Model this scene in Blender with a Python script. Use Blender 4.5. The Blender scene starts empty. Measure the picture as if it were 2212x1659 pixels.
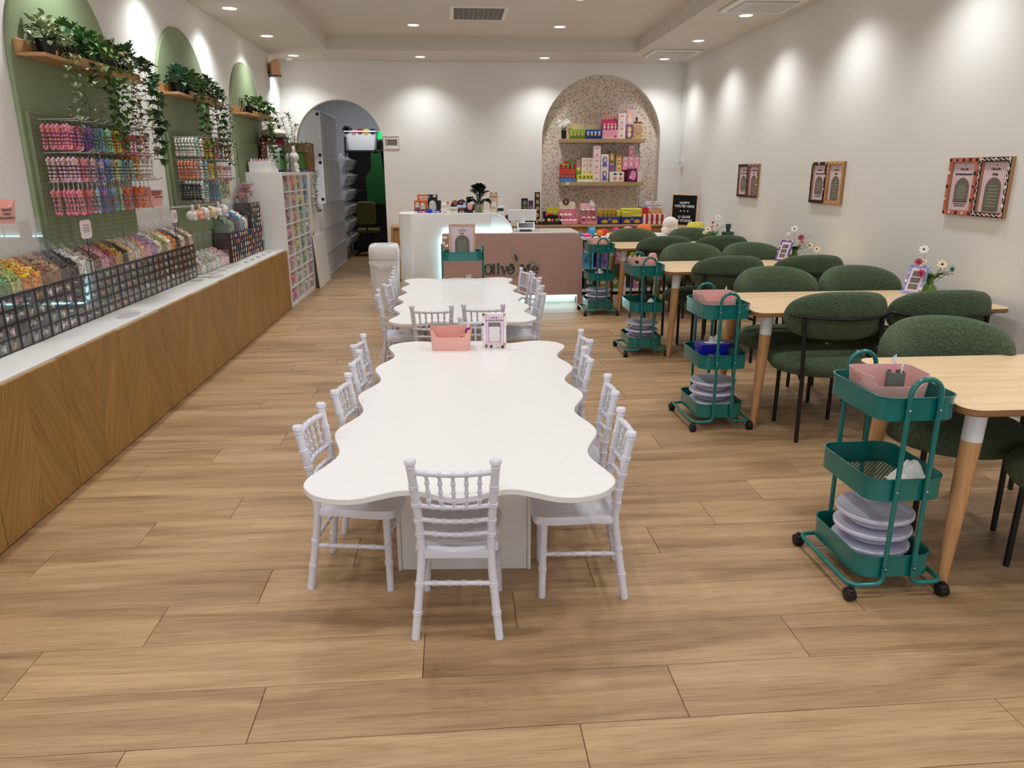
import bpy, bmesh, math, random
from math import sin, cos, pi, radians, sqrt, atan2, hypot
from mathutils import Vector, Matrix
random.seed(11)
S = bpy.context.scene
COL = S.collection

# ------------------------------------------------------------------ camera, world, light level
cam_data = bpy.data.cameras.new('camera')
cam_data.sensor_width = 36.0
cam_data.sensor_fit = 'HORIZONTAL'
cam_data.lens = 1585.82 / 2212 * 36.0
cam_data.clip_start = 0.05
cam = bpy.data.objects.new('camera', cam_data)
COL.objects.link(cam)
def camera_matrix(pitch, yaw, roll, height):
    f = Vector((sin(yaw) * cos(pitch), cos(yaw) * cos(pitch), -sin(pitch)))
    r = Vector((cos(yaw), -sin(yaw), 0))
    d = f.cross(r)
    r2 = r * cos(roll) + d * sin(roll)
    d2 = d * cos(roll) - r * sin(roll)
    m = Matrix.Identity(4)
    for i in range(3):
        m[i][0], m[i][1], m[i][2] = r2[i], -d2[i], -f[i]
    m[2][3] = height
    return m
cam.matrix_world = camera_matrix(0.280646821, 0.0789487607, 0.0027419, 1.43)
S.camera = cam

world = bpy.data.worlds.new('world')
S.world = world
world.use_nodes = True
wb = world.node_tree.nodes['Background']
wb.inputs[0].default_value = (0.86, 0.92, 1.0, 1)
wb.inputs[1].default_value = 1.5
S.view_settings.view_transform = 'Standard'
S.view_settings.look = 'None'
S.view_settings.exposure = 0.14
S.view_settings.gamma = 1.0
S.view_settings.use_curve_mapping = False
S.cycles.transparent_max_bounces = 32
S.cycles.max_bounces = 8
S.cycles.diffuse_bounces = 5
S.cycles.glossy_bounces = 3
S.cycles.sample_clamp_indirect = 6.0
S.cycles.caustics_reflective = False
S.cycles.caustics_refractive = False
DOWNLIGHT_POWER = 9.6
STRIP = 13.0

# ------------------------------------------------------------------ helpers: objects
def tag(o, label=None, cat=None, group=None, kind=None):
    if label: o['label'] = label
    if cat: o['category'] = cat
    if group: o['group'] = group
    if kind: o['kind'] = kind
    return o
def thing(name, label, cat, loc=(0, 0, 0), rz=0.0, group=None):
    o = bpy.data.objects.new(name, None)
    o.empty_display_size = 0.05
    COL.objects.link(o)
    o.location = loc
    o.rotation_euler = (0, 0, rz)
    return tag(o, label, cat, group)
def copy_tree(o, parent=None):
    c = o.copy()
    COL.objects.link(c)
    if parent: c.parent = parent
    for ch in o.children: copy_tree(ch, c)
    return c
def dup(o, loc, rz=0.0, label=None, group=None):
    c = copy_tree(o)
    c.location = loc
    c.rotation_euler = (0, 0, rz)
    return tag(c, label, None, group)
def inst(o, loc, parent=None, rot=None, scale=None):
    c = o.copy()
    COL.objects.link(c)
    c.location = loc
    if parent: c.parent = parent
    if rot: c.rotation_euler = rot
    if scale: c.scale = scale
    return c
ORD = ['first', 'second', 'third', 'fourth', 'fifth', 'sixth', 'seventh', 'eighth', 'ninth', 'tenth', 'eleventh', 'twelfth', 'thirteenth', 'fourteenth', 'fifteenth', 'sixteenth', 'seventeenth', 'eighteenth', 'nineteenth', 'twentieth', 'twenty-first', 'twenty-second', 'twenty-third', 'twenty-fourth', 'twenty-fifth', 'twenty-sixth', 'twenty-seventh', 'twenty-eighth', 'twenty-ninth', 'thirtieth', 'thirty-first', 'thirty-second', 'thirty-third', 'thirty-fourth', 'thirty-fifth', 'thirty-sixth', 'thirty-seventh', 'thirty-eighth', 'thirty-ninth', 'fortieth']

# ------------------------------------------------------------------ helpers: meshes
BOXF = [(0, 3, 2, 1), (4, 5, 6, 7), (0, 1, 5, 4), (1, 2, 6, 5), (2, 3, 7, 6), (3, 0, 4, 7)]
class MB:
    def __init__(s): s.v = []; s.f = []; s.m = []; s.mi = 0; s.T = None
    def add(s, vs, fs):
        n = len(s.v)
        if s.T is not None: vs = [tuple(s.T @ Vector(p)) for p in vs]
        s.v += [tuple(p) for p in vs]
        s.f += [tuple(i + n for i in f) for f in fs]
        s.m += [s.mi] * len(fs)
        return s
    def box(s, x0, x1, y0, y1, z0, z1):
        return s.add([(x0, y0, z0), (x1, y0, z0), (x1, y1, z0), (x0, y1, z0), (x0, y0, z1), (x1, y0, z1), (x1, y1, z1), (x0, y1, z1)], BOXF)
    def cbox(s, x0, x1, y0, y1, z0, z1, b=0.004):
        # chamfered box: every face inset, edges and corners cut
        vs, idx = [], {}
        for cx in (0, 1):
            for cy in (0, 1):
                for cz in (0, 1):
                    X, Y, Z = (x0, x1)[cx], (y0, y1)[cy], (z0, z1)[cz]
                    dx, dy, dz = (b, -b)[cx], (b, -b)[cy], (b, -b)[cz]
                    for a, p in enumerate(((X, Y + dy, Z + dz), (X + dx, Y, Z + dz), (X + dx, Y + dy, Z))):
                        idx[cx, cy, cz, a] = len(vs); vs.append(p)
        fs = []
        for c in (0, 1):
            q = [idx[c, 0, 0, 0], idx[c, 1, 0, 0], idx[c, 1, 1, 0], idx[c, 0, 1, 0]]; fs.append(q if c else q[::-1])
            q = [idx[0, c, 0, 1], idx[0, c, 1, 1], idx[1, c, 1, 1], idx[1, c, 0, 1]]; fs.append(q if c else q[::-1])
            q = [idx[0, 0, c, 2], idx[1, 0, c, 2], idx[1, 1, c, 2], idx[0, 1, c, 2]]; fs.append(q if c else q[::-1])
        for p in (0, 1):
            for q in (0, 1):
                e = [idx[0, p, q, 1], idx[1, p, q, 1], idx[1, p, q, 2], idx[0, p, q, 2]]; fs.append(e if p == q else e[::-1])
                e = [idx[p, 0, q, 0], idx[p, 0, q, 2], idx[p, 1, q, 2], idx[p, 1, q, 0]]
                e = [idx[p, 0, q, 2], idx[p, 1, q, 2], idx[p, 1, q, 0], idx[p, 0, q, 0]]; fs.append(e if p != q else e[::-1])
                e = [idx[p, q, 0, 0], idx[p, q, 1, 0], idx[p, q, 1, 1], idx[p, q, 0, 1]]; fs.append(e if p == q else e[::-1])
        for k in ((0, 0, 0), (0, 0, 1), (0, 1, 0), (0, 1, 1), (1, 0, 0), (1, 0, 1), (1, 1, 0), (1, 1, 1)):
            t = [idx[k + (0,)], idx[k + (1,)], idx[k + (2,)]]
            fs.append(t if sum(k) % 2 == 1 else t[::-1])
        return s.add(vs, fs)
    def prism(s, poly, a0, a1, ax='z', cap=True):
        n = len(poly)
        def P(u, v, a): return (u, v, a) if ax == 'z' else ((u, a, v) if ax == 'y' else (a, u, v))
        vs = [P(u, v, a0) for u, v in poly] + [P(u, v, a1) for u, v in poly]
        fs = [(i, (i + 1) % n, n + (i + 1) % n, n + i) for i in range(n)]
        if cap: fs += [tuple(range(n))[::-1], tuple(range(n, 2 * n))]
        return s.add(vs, fs)
    def bprism(s, poly, a0, a1, b, ax='z'):
        # prism with a small bevel at its top and bottom rims (inset along edge normals)
        n = len(poly)
        ar = sum(poly[i][0] * poly[(i + 1) % n][1] - poly[(i + 1) % n][0] * poly[i][1] for i in range(n))
        sg = 1 if ar > 0 else -1
        ins = []
        for i in range(n):
            p0, p1, p2 = Vector(poly[i - 1]), Vector(poly[i]), Vector(poly[(i + 1) % n])
            d1 = (p1 - p0); d2 = (p2 - p1)
            d1 = d1.normalized() if d1.length else d2.normalized(); d2 = d2.normalized() if d2.length else d1
            nn = Vector((-(d1.y + d2.y), d1.x + d2.x)) * sg
            nn = nn.normalized() if nn.length > 1e-6 else Vector((0, 0))
            ins.append((p1.x + nn.x * b, p1.y + nn.y * b))
        def P(u, v, a): return (u, v, a) if ax == 'z' else ((u, a, v) if ax == 'y' else (a, u, v))
        vs = []
        for pl, a in ((ins, a0), (poly, a0 + b), (poly, a1 - b), (ins, a1)): vs += [P(u, v, a) for u, v in pl]
        fs = []
        for k in range(3):
            fs += [(k * n + i, k * n + (i + 1) % n, (k + 1) * n + (i + 1) % n, (k + 1) * n + i) for i in range(n)]
        fs += [tuple(range(n))[::-1], tuple(range(3 * n, 4 * n))]
        return s.add(vs, fs)
    def lathe(s, prof, c=(0, 0, 0), n=20, sx=1.0, sy=1.0):
        vs, fs = [], []
        for r, z in prof:
            for i in range(n):
                a = 2 * pi * i / n
                vs.append((c[0] + r * cos(a) * sx, c[1] + r * sin(a) * sy, c[2] + z))
        m = len(prof)
        for k in range(m - 1):
            fs += [(k * n + i, k * n + (i + 1) % n, (k + 1) * n + (i + 1) % n, (k + 1) * n + i) for i in range(n)]
        if prof[0][0] > 1e-6: fs.append(tuple(range(n))[::-1])
        if prof[-1][0] > 1e-6: fs.append(tuple(range((m - 1) * n, m * n)))
        return s.add(vs, fs)
    def tube(s, pts, r, n=8, closed=False, prof=None):
        pts = [Vector(p) for p in pts]
        m = len(pts)
        rs = [r] * m if not isinstance(r, (list, tuple)) else (list(r) if len(r) == m else [r[0] + (r[-1] - r[0]) * i / (m - 1) for i in range(m)])
        vs, fs = [], []
        t0 = (pts[1] - pts[0]).normalized()
        up = Vector((0, 0, 1)) if abs(t0.z) < 0.9 else Vector((0, 1, 0))
        nrm = (up - t0 * up.dot(t0)).normalized()
        for i, p in enumerate(pts):
            if closed: t = pts[(i + 1) % m] - pts[i - 1]
            else: t = pts[min(i + 1, m - 1)] - pts[max(i - 1, 0)]
            t = t.normalized() if t.length > 1e-9 else t0
            nrm = nrm - t * nrm.dot(t)
            nrm = nrm.normalized() if nrm.length > 1e-6 else t.orthogonal().normalized()
            b = t.cross(nrm)
            for k in range(n):
                a = 2 * pi * k / n
                vs.append(p + (nrm * cos(a) + b * sin(a)) * rs[i])
        mm = m if closed else m - 1
        for i in range(mm):
            j = (i + 1) % m
            fs += [(i * n + k, i * n + (k + 1) % n, j * n + (k + 1) % n, j * n + k) for k in range(n)]
        if not closed: fs += [tuple(range(n))[::-1], tuple(range((m - 1) * n, m * n))]
        return s.add(vs, fs)
    def sph(s, c, r, n=10, m=6):
        r = r if isinstance(r, (list, tuple)) else (r, r, r)
        vs = [(c[0], c[1], c[2] - r[2])]
        for j in range(1, m):
            b = -pi / 2 + pi * j / m
            for i in range(n):
                a = 2 * pi * i / n
                vs.append((c[0] + r[0] * cos(b) * cos(a), c[1] + r[1] * cos(b) * sin(a), c[2] + r[2] * sin(b)))
        vs.append((c[0], c[1], c[2] + r[2]))
        fs = [(0, 1 + (i + 1) % n, 1 + i) for i in range(n)]
        for j in range(m - 2):
            o = 1 + j * n
            fs += [(o + i, o + (i + 1) % n, o + n + (i + 1) % n, o + n + i) for i in range(n)]
        o = 1 + (m - 2) * n
        fs += [(o + i, o + (i + 1) % n, len(vs) - 1) for i in range(n)]
        return s.add(vs, fs)
    def bead(s, c, r):
        # octahedron-like bead with 14 corners, cheap
        return s.sph(c, r, 6, 4)
    def disc(s, c, r, n=16, ax='z', ry=None, a0=0.0):
        ry = ry or r
        vs = []
        for i in range(n):
            a = 2 * pi * i / n + a0
            u, v = r * cos(a), ry * sin(a)
            vs.append((c[0] + u, c[1] + v, c[2]) if ax == 'z' else ((c[0] + u, c[1], c[2] + v) if ax == 'y' else (c[0], c[1] + u, c[2] + v)))
        return s.add(vs, [tuple(range(n))])
    def build(s, name, mat, parent=None, smooth=True, angle=42, loc=None, rot=None):
        me = bpy.data.meshes.new(name)
        me.from_pydata(s.v, [], s.f)
        mats = mat if isinstance(mat, (list, tuple)) else [mat]
        for m in mats: me.materials.append(m)
        if len(mats) > 1: me.polygons.foreach_set('material_index', s.m)
        bm = bmesh.new(); bm.from_mesh(me)
        bmesh.ops.recalc_face_normals(bm, faces=bm.faces)
        bm.to_mesh(me); bm.free()
        if smooth:
            me.shade_smooth()
            me.set_sharp_from_angle(angle=radians(angle))
        o = bpy.data.objects.new(name, me)
        COL.objects.link(o)
        if parent: o.parent = parent
        if loc: o.location = loc
        if rot: o.rotation_euler = rot
        return o
def rrect(x0, x1, y0, y1, r, n=5):
    pts = []
    for cx, cy, a0 in ((x1 - r, y1 - r, 0), (x0 + r, y1 - r, 90), (x0 + r, y0 + r, 180), (x1 - r, y0 + r, 270)):
        for i in range(n + 1):
            a = radians(a0 + 90 * i / n)
            pts.append((cx + r * cos(a), cy + r * sin(a)))
    return pts
def arch(xc, hw, z0, zs, n=20, rz=None):
    # upside-down U outline: from the foot at the left over the top to the foot at the right
    rz = rz or hw
    return [(xc - hw, z0)] + [(xc - hw * cos(pi * i / n), zs + rz * sin(pi * i / n)) for i in range(n + 1)] + [(xc + hw, z0)]
def spline(ctrl, n=6, closed=True):
    out = []; m = len(ctrl)
    rng = range(m) if closed else range(m - 1)
    for i in rng:
        g = lambda k: Vector(ctrl[k % m]) if closed else Vector(ctrl[max(0, min(m - 1, k))])
        p0, p1, p2, p3 = g(i - 1), g(i), g(i + 1), g(i + 2)
        for k in range(n):
            t = k / n
            out.append(tuple(0.5 * ((2 * p1) + (p2 - p0) * t + (2 * p0 - 5 * p1 + 4 * p2 - p3) * t * t + (3 * p1 - p0 - 3 * p2 + p3) * t ** 3)))
    if not closed: out.append(tuple(ctrl[-1]))
    return out
def bend(pts, r, n=4):
    # polyline with rounded corners
    pts = [Vector(p) for p in pts]
    out = [pts[0]]
    for i in range(1, len(pts) - 1):
        a, b, c = pts[i - 1], pts[i], pts[i + 1]
        u = (a - b); v = (c - b)
        k = min(r, u.length * 0.49, v.length * 0.49)
        p, q = b + u.normalized() * k, b + v.normalized() * k
        for j in range(n + 1):
            t = j / n
            out.append(p * (1 - t) ** 2 + b * 2 * t * (1 - t) + q * t * t)
    out.append(pts[-1])
    return out
def text(name, body, size, mat, parent, loc, rot=(pi / 2, 0, 0), align='CENTER', depth=0.0006, sx=1.0, bold=0.0, space=1.0):
    cu = bpy.data.curves.new('text', 'FONT')
    cu.body = body; cu.size = size; cu.align_x = align; cu.align_y = 'CENTER'
    cu.extrude = depth; cu.offset = bold; cu.space_character = space; cu.resolution_u = 3
    t = bpy.data.objects.new('text', cu)
    me = bpy.data.meshes.new_from_object(t)
    me.name = name
    bpy.data.objects.remove(t); bpy.data.curves.remove(cu)
    me.materials.clear(); me.materials.append(mat)
    o = bpy.data.objects.new(name, me)
    COL.objects.link(o)
    o.parent = parent; o.location = loc; o.rotation_euler = rot; o.scale = (sx, 1, 1)
    return o

# ------------------------------------------------------------------ helpers: materials
def lin(h):
    h = h.lstrip('#')
    f = lambda c: c / 12.92 if c <= 0.04045 else ((c + 0.055) / 1.055) ** 2.4
    return tuple(f(int(h[i:i + 2], 16) / 255) for i in (0, 2, 4)) + (1,)
MATS = {}
def mat(name, col='ffffff', rough=0.5, metal=0.0, spec=0.5, bump=0.0, bs=40.0, var=0.06, vs=6.0, coat=0.0, objcol=False, island=0.0, sheen=0.0, trans=0.0):
    if name in MATS: return MATS[name]
    m = bpy.data.materials.new(name); MATS[name] = m
    m.use_nodes = True
    nt = m.node_tree; N = nt.nodes; L = nt.links
    p = N['Principled BSDF']
    p.inputs['Roughness'].default_value = rough
    p.inputs['Metallic'].default_value = metal
    p.inputs['Specular IOR Level'].default_value = spec
    p.inputs['Coat Weight'].default_value = coat
    p.inputs['Coat Roughness'].default_value = 0.08
    p.inputs['Sheen Weight'].default_value = sheen
    p.inputs['Transmission Weight'].default_value = trans
    tc = N.new('ShaderNodeTexCoord')
    nz = N.new('ShaderNodeTexNoise'); nz.inputs['Scale'].default_value = vs; nz.inputs['Detail'].default_value = 3
    L.new(tc.outputs['Object'], nz.inputs['Vector'])
    hs = N.new('ShaderNodeHueSaturation')
    mr = N.new('ShaderNodeMapRange')
    mr.inputs[1].default_value = 0.3; mr.inputs[2].default_value = 0.7
    mr.inputs[3].default_value = 1 - var; mr.inputs[4].default_value = 1 + var
    L.new(nz.outputs['Fac'], mr.inputs[0])
    val = mr.outputs[0]
    if objcol:
        oi = N.new('ShaderNodeObjectInfo'); src = oi.outputs['Color']
        L.new(src, hs.inputs['Color'])
    else:
        hs.inputs['Color'].default_value = lin(col)
    if island:
        gi = N.new('ShaderNodeNewGeometry')
        m2 = N.new('ShaderNodeMapRange'); m2.inputs[3].default_value = 1 - island; m2.inputs[4].default_value = 1 + island
        L.new(gi.outputs['Random Per Island'], m2.inputs[0])
        mu = N.new('ShaderNodeMath'); mu.operation = 'MULTIPLY'
        L.new(val, mu.inputs[0]); L.new(m2.outputs[0], mu.inputs[1]); val = mu.outputs[0]
        mh = N.new('ShaderNodeMath'); mh.operation = 'MULTIPLY'; mh.inputs[1].default_value = 7.31
        fr = N.new('ShaderNodeMath'); fr.operation = 'FRACT'
        L.new(gi.outputs['Random Per Island'], mh.inputs[0]); L.new(mh.outputs[0], fr.inputs[0])
        m3 = N.new('ShaderNodeMapRange'); m3.inputs[3].default_value = 0.5 - island * 0.12; m3.inputs[4].default_value = 0.5 + island * 0.12
        L.new(fr.outputs[0], m3.inputs[0]); L.new(m3.outputs[0], hs.inputs['Hue'])
    L.new(val, hs.inputs['Value'])
    L.new(hs.outputs[0], p.inputs['Base Color'])
    if bump:
        bz = N.new('ShaderNodeTexNoise'); bz.inputs['Scale'].default_value = bs; bz.inputs['Detail'].default_value = 4
        L.new(tc.outputs['Object'], bz.inputs['Vector'])
        bp = N.new('ShaderNodeBump'); bp.inputs['Strength'].default_value = bump; bp.inputs['Distance'].default_value = 0.01
        L.new(bz.outputs['Fac'], bp.inputs['Height']); L.new(bp.outputs[0], p.inputs['Normal'])
    return m
def glow(name, col, strength):
    m = bpy.data.materials.new(name); m.use_nodes = True
    nt = m.node_tree
    for n in list(nt.nodes):
        if n.type != 'OUTPUT_MATERIAL': nt.nodes.remove(n)
    e = nt.nodes.new('ShaderNodeEmission'); e.inputs[0].default_value = lin(col); e.inputs[1].default_value = strength
    nt.links.new(e.outputs[0], nt.nodes['Material Output'].inputs[0])
    MATS[name] = m
    return m
def clear(name, col='f4f6f6', alpha=0.08, rough=0.03, tint='ffffff'):
    # thin clear sheet: mostly see-through, mirror-like at grazing angles, faint body colour
    m = bpy.data.materials.new(name); m.use_nodes = True
    nt = m.node_tree; N = nt.nodes; L = nt.links
    p = N['Principled BSDF']
    p.inputs['Base Color'].default_value = lin(col); p.inputs['Roughness'].default_value = 0.25
    tr = N.new('ShaderNodeBsdfTransparent'); tr.inputs[0].default_value = lin(tint)
    gl = N.new('ShaderNodeBsdfGlossy'); gl.inputs['Roughness'].default_value = rough
    lw = N.new('ShaderNodeLayerWeight'); lw.inputs[0].default_value = 0.5
    pw = N.new('ShaderNodeMath'); pw.operation = 'POWER'; pw.inputs[1].default_value = 4.0
    fr = N.new('ShaderNodeMath'); fr.operation = 'MULTIPLY_ADD'; fr.inputs[1].default_value = 0.6; fr.inputs[2].default_value = 0.035
    L.new(lw.outputs['Facing'], pw.inputs[0]); L.new(pw.outputs[0], fr.inputs[0])
    nz = N.new('ShaderNodeTexNoise'); nz.inputs['Scale'].default_value = 9
    mr = N.new('ShaderNodeMapRange'); mr.inputs[3].default_value = alpha * 0.6; mr.inputs[4].default_value = alpha * 1.4
    L.new(nz.outputs['Fac'], mr.inputs[0])
    m1 = N.new('ShaderNodeMixShader'); m2 = N.new('ShaderNodeMixShader')
    L.new(mr.outputs[0], m1.inputs[0]); L.new(tr.outputs[0], m1.inputs[1]); L.new(p.outputs[0], m1.inputs[2])
    L.new(fr.outputs[0], m2.inputs[0]); L.new(m1.outputs[0], m2.inputs[1]); L.new(gl.outputs[0], m2.inputs[2])
    L.new(m2.outputs[0], N['Material Output'].inputs[0])
    MATS[name] = m
    return m
def nodes_mat(name):
    m = bpy.data.materials.new(name); m.use_nodes = True; MATS[name] = m
    return m, m.node_tree.nodes, m.node_tree.links, m.node_tree.nodes['Principled BSDF']
def ramp(N, stops, interp='LINEAR'):
    r = N.new('ShaderNodeValToRGB'); e = r.color_ramp; e.interpolation = interp
    while len(e.elements) < len(stops): e.elements.new(0.5)
    for el, (p, c) in zip(e.elements, stops): el.position = p; el.color = lin(c)
    return r
def wood(name, stops, along='x', rough=0.42, scale=1.0, per_object=True, bump=0.08, stretch=14.0, coat=0.0):
    m, N, L, p = nodes_mat(name)
    tc = N.new('ShaderNodeTexCoord')
    oi = N.new('ShaderNodeObjectInfo')
    ad = N.new('ShaderNodeVectorMath'); ad.operation = 'ADD'
    mul = N.new('ShaderNodeVectorMath'); mul.operation = 'SCALE'; mul.inputs[3].default_value = 37.0 if per_object else 0.0
    cx = N.new('ShaderNodeCombineXYZ')
    for i in range(3): L.new(oi.outputs['Random'], cx.inputs[i])
    L.new(cx.outputs[0], mul.inputs[0]); L.new(tc.outputs['Object'], ad.inputs[0]); L.new(mul.outputs[0], ad.inputs[1])
    mp = N.new('ShaderNodeMapping')
    sc = {'x': (1, stretch, stretch), 'y': (stretch, 1, stretch), 'z': (stretch, stretch, 1)}[along]
    mp.inputs['Scale'].default_value = tuple(c * scale for c in sc)
    L.new(ad.outputs[0], mp.inputs[0])
    n1 = N.new('ShaderNodeTexNoise'); n1.inputs['Scale'].default_value = 1.4; n1.inputs['Detail'].default_value = 6; n1.inputs['Roughness'].default_value = 0.62; n1.inputs['Distortion'].default_value = 0.6
    L.new(mp.outputs[0], n1.inputs['Vector'])
    r = ramp(N, stops)
    L.new(n1.outputs['Fac'], r.inputs[0])
    n2 = N.new('ShaderNodeTexNoise'); n2.inputs['Scale'].default_value = 9.0; n2.inputs['Detail'].default_value = 5
    mp2 = N.new('ShaderNodeMapping'); mp2.inputs['Scale'].default_value = tuple(c * scale * (2.2 if c > 1 else 1) for c in sc)
    L.new(ad.outputs[0], mp2.inputs[0]); L.new(mp2.outputs[0], n2.inputs['Vector'])
    hs = N.new('ShaderNodeHueSaturation')
    mr = N.new('ShaderNodeMapRange'); mr.inputs[1].default_value = 0.3; mr.inputs[2].default_value = 0.7; mr.inputs[3].default_value = 0.9; mr.inputs[4].default_value = 1.08
    L.new(n2.outputs['Fac'], mr.inputs[0])
    mv = N.new('ShaderNodeMath'); mv.operation = 'MULTIPLY'
    mo = N.new('ShaderNodeMapRange'); mo.inputs[3].default_value = 0.93 if per_object else 1.0; mo.inputs[4].default_value = 1.06 if per_object else 1.0
    L.new(oi.outputs['Random'], mo.inputs[0]); L.new(mr.outputs[0], mv.inputs[0]); L.new(mo.outputs[0], mv.inputs[1])
    L.new(mv.outputs[0], hs.inputs['Value']); L.new(r.outputs[0], hs.inputs['Color']); L.new(hs.outputs[0], p.inputs['Base Color'])
    p.inputs['Roughness'].default_value = rough; p.inputs['Coat Weight'].default_value = coat
    bp = N.new('ShaderNodeBump'); bp.inputs['Strength'].default_value = bump; bp.inputs['Distance'].default_value = 0.004
    L.new(n2.outputs['Fac'], bp.inputs['Height']); L.new(bp.outputs[0], p.inputs['Normal'])
    return m

# ------------------------------------------------------------------ shared materials
WALL = mat('wall_paint', 'efefec', 0.62, bump=0.03, bs=220, var=0.012, vs=2)
CEIL = mat('ceiling_paint', 'dcd5cd', 0.8, var=0.012, vs=2)
WHITE = mat('white_laminate', 'ecebe8', 0.35, var=0.015)
WPLAST = mat('white_plastic', 'e8e8ea', 0.3, var=0.02)
CHAIRW = mat('white_chair_plastic', 'dcdbe4', 0.32, var=0.02, spec=0.4)
GLOSSW = mat('gloss_white', 'eeeeee', 0.16, var=0.01, coat=0.3)
BLACK = mat('black_metal', '0b0b0d', 0.42, var=0.05)
BLACKP = mat('black_plastic', '0c0c0e', 0.45, var=0.05)
DARKG = mat('dark_grey', '2c2c30', 0.5)
CHROME = mat('chrome', 'd8dadc', 0.16, metal=1.0)
SCREW = mat('screw_steel', 'c2c4c0', 0.3, metal=1.0)
TEAL = mat('teal_enamel', '0b6f69', 0.26, var=0.04, coat=0.35)
SAGE = mat('sage_paint', '8f9f7c', 0.55, var=0.03, vs=3)
PEG = mat('pegboard_green', '7c8967', 0.55, var=0.04, vs=3)
PINKP = mat('pink_plastic', 'eab0a5', 0.36, var=0.02)
PINKC = mat('pink_counter', 'ba958b', 0.5, var=0.03)
OAK = wood('oak', [(0.3, 'a97c50'), (0.55, 'c79a69'), (0.75, 'd6ab7b')], 'y', 0.45)
OAKX = wood('oak_across', [(0.3, 'ad8459'), (0.55, 'c29a6c'), (0.75, 'cfa97c')], 'x', 0.45)
OAKZ = wood('oak_upright', [(0.3, 'a27243'), (0.55, 'b98a58'), (0.75, 'c69866')], 'z', 0.45)
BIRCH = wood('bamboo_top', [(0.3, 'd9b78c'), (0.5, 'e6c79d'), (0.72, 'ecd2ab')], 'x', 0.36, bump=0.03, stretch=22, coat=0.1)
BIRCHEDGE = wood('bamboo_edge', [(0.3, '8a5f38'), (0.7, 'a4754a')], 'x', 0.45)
BEECH = wood('beech_leg', [(0.3, 'b88556'), (0.55, 'c99868'), (0.75, 'd3a678')], 'z', 0.42)
PALEW = wood('pale_wood', [(0.3, 'd2ac85'), (0.7, 'e3c3a0')], 'z', 0.45)
ACRY = clear('clear_acrylic', alpha=0.07)
SMOKE = clear('smoked_acrylic', '6f6665', alpha=0.4, rough=0.06, tint='e6e0de')
BACKP = mat('drawer_back', 'a39b95', 0.6)
EDGE = mat('dark_acrylic_edge', '241d20', 0.2, var=0.1)
GLASS = clear('glass', 'dfe8e2', alpha=0.05)
GREENGLASS = clear('green_glass', '6d9a3c', alpha=0.45, tint='b9d77a')
BEADM = mat('beads', rough=0.28, objcol=True, island=0.22)
CHUNKM = mat('charm_pile', rough=0.4, objcol=True, island=0.5)
ANY = mat('coloured_plastic', rough=0.4, objcol=True, var=0.03)
SOFT = mat('coloured_foam', rough=0.8, objcol=True, var=0.05, bump=0.15, bs=60)
CARD = mat('white_card', 'efe6ea', 0.6, var=0.02)
OLIVEP = mat('olive_print', '6e6c5c', 0.45, var=0.04)
INK = mat('dark_print', '3a3436', 0.6)
CREAMP = mat('cream_print', 'cfcab8', 0.6)
REDINK = mat('red_print', 'c8262e', 0.5)
WHITEP = mat('white_print', 'f2f0ec', 0.5)
BLUEC = mat('navy_box', '13189c', 0.3, var=0.05)
TISSUE = mat('tissue_paper', 'eceae8', 0.9, var=0.03)
LEAFS = mat('silver_leaf', '8d9b74', 0.5, island=0.32)
LEAFD = mat('deep_leaf', '2f5b2a', 0.42, island=0.35)
LEAFM = mat('mid_leaf', '4f7a38', 0.45, island=0.32)
LEAFB = mat('bronze_leaf', '77764c', 0.5, island=0.35)
STEM = mat('stem_green', '5b6b3c', 0.6)
GLITTER = mat('turntable_plastic', 'd2d0e2', 0.3, var=0.05, vs=60)

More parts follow.
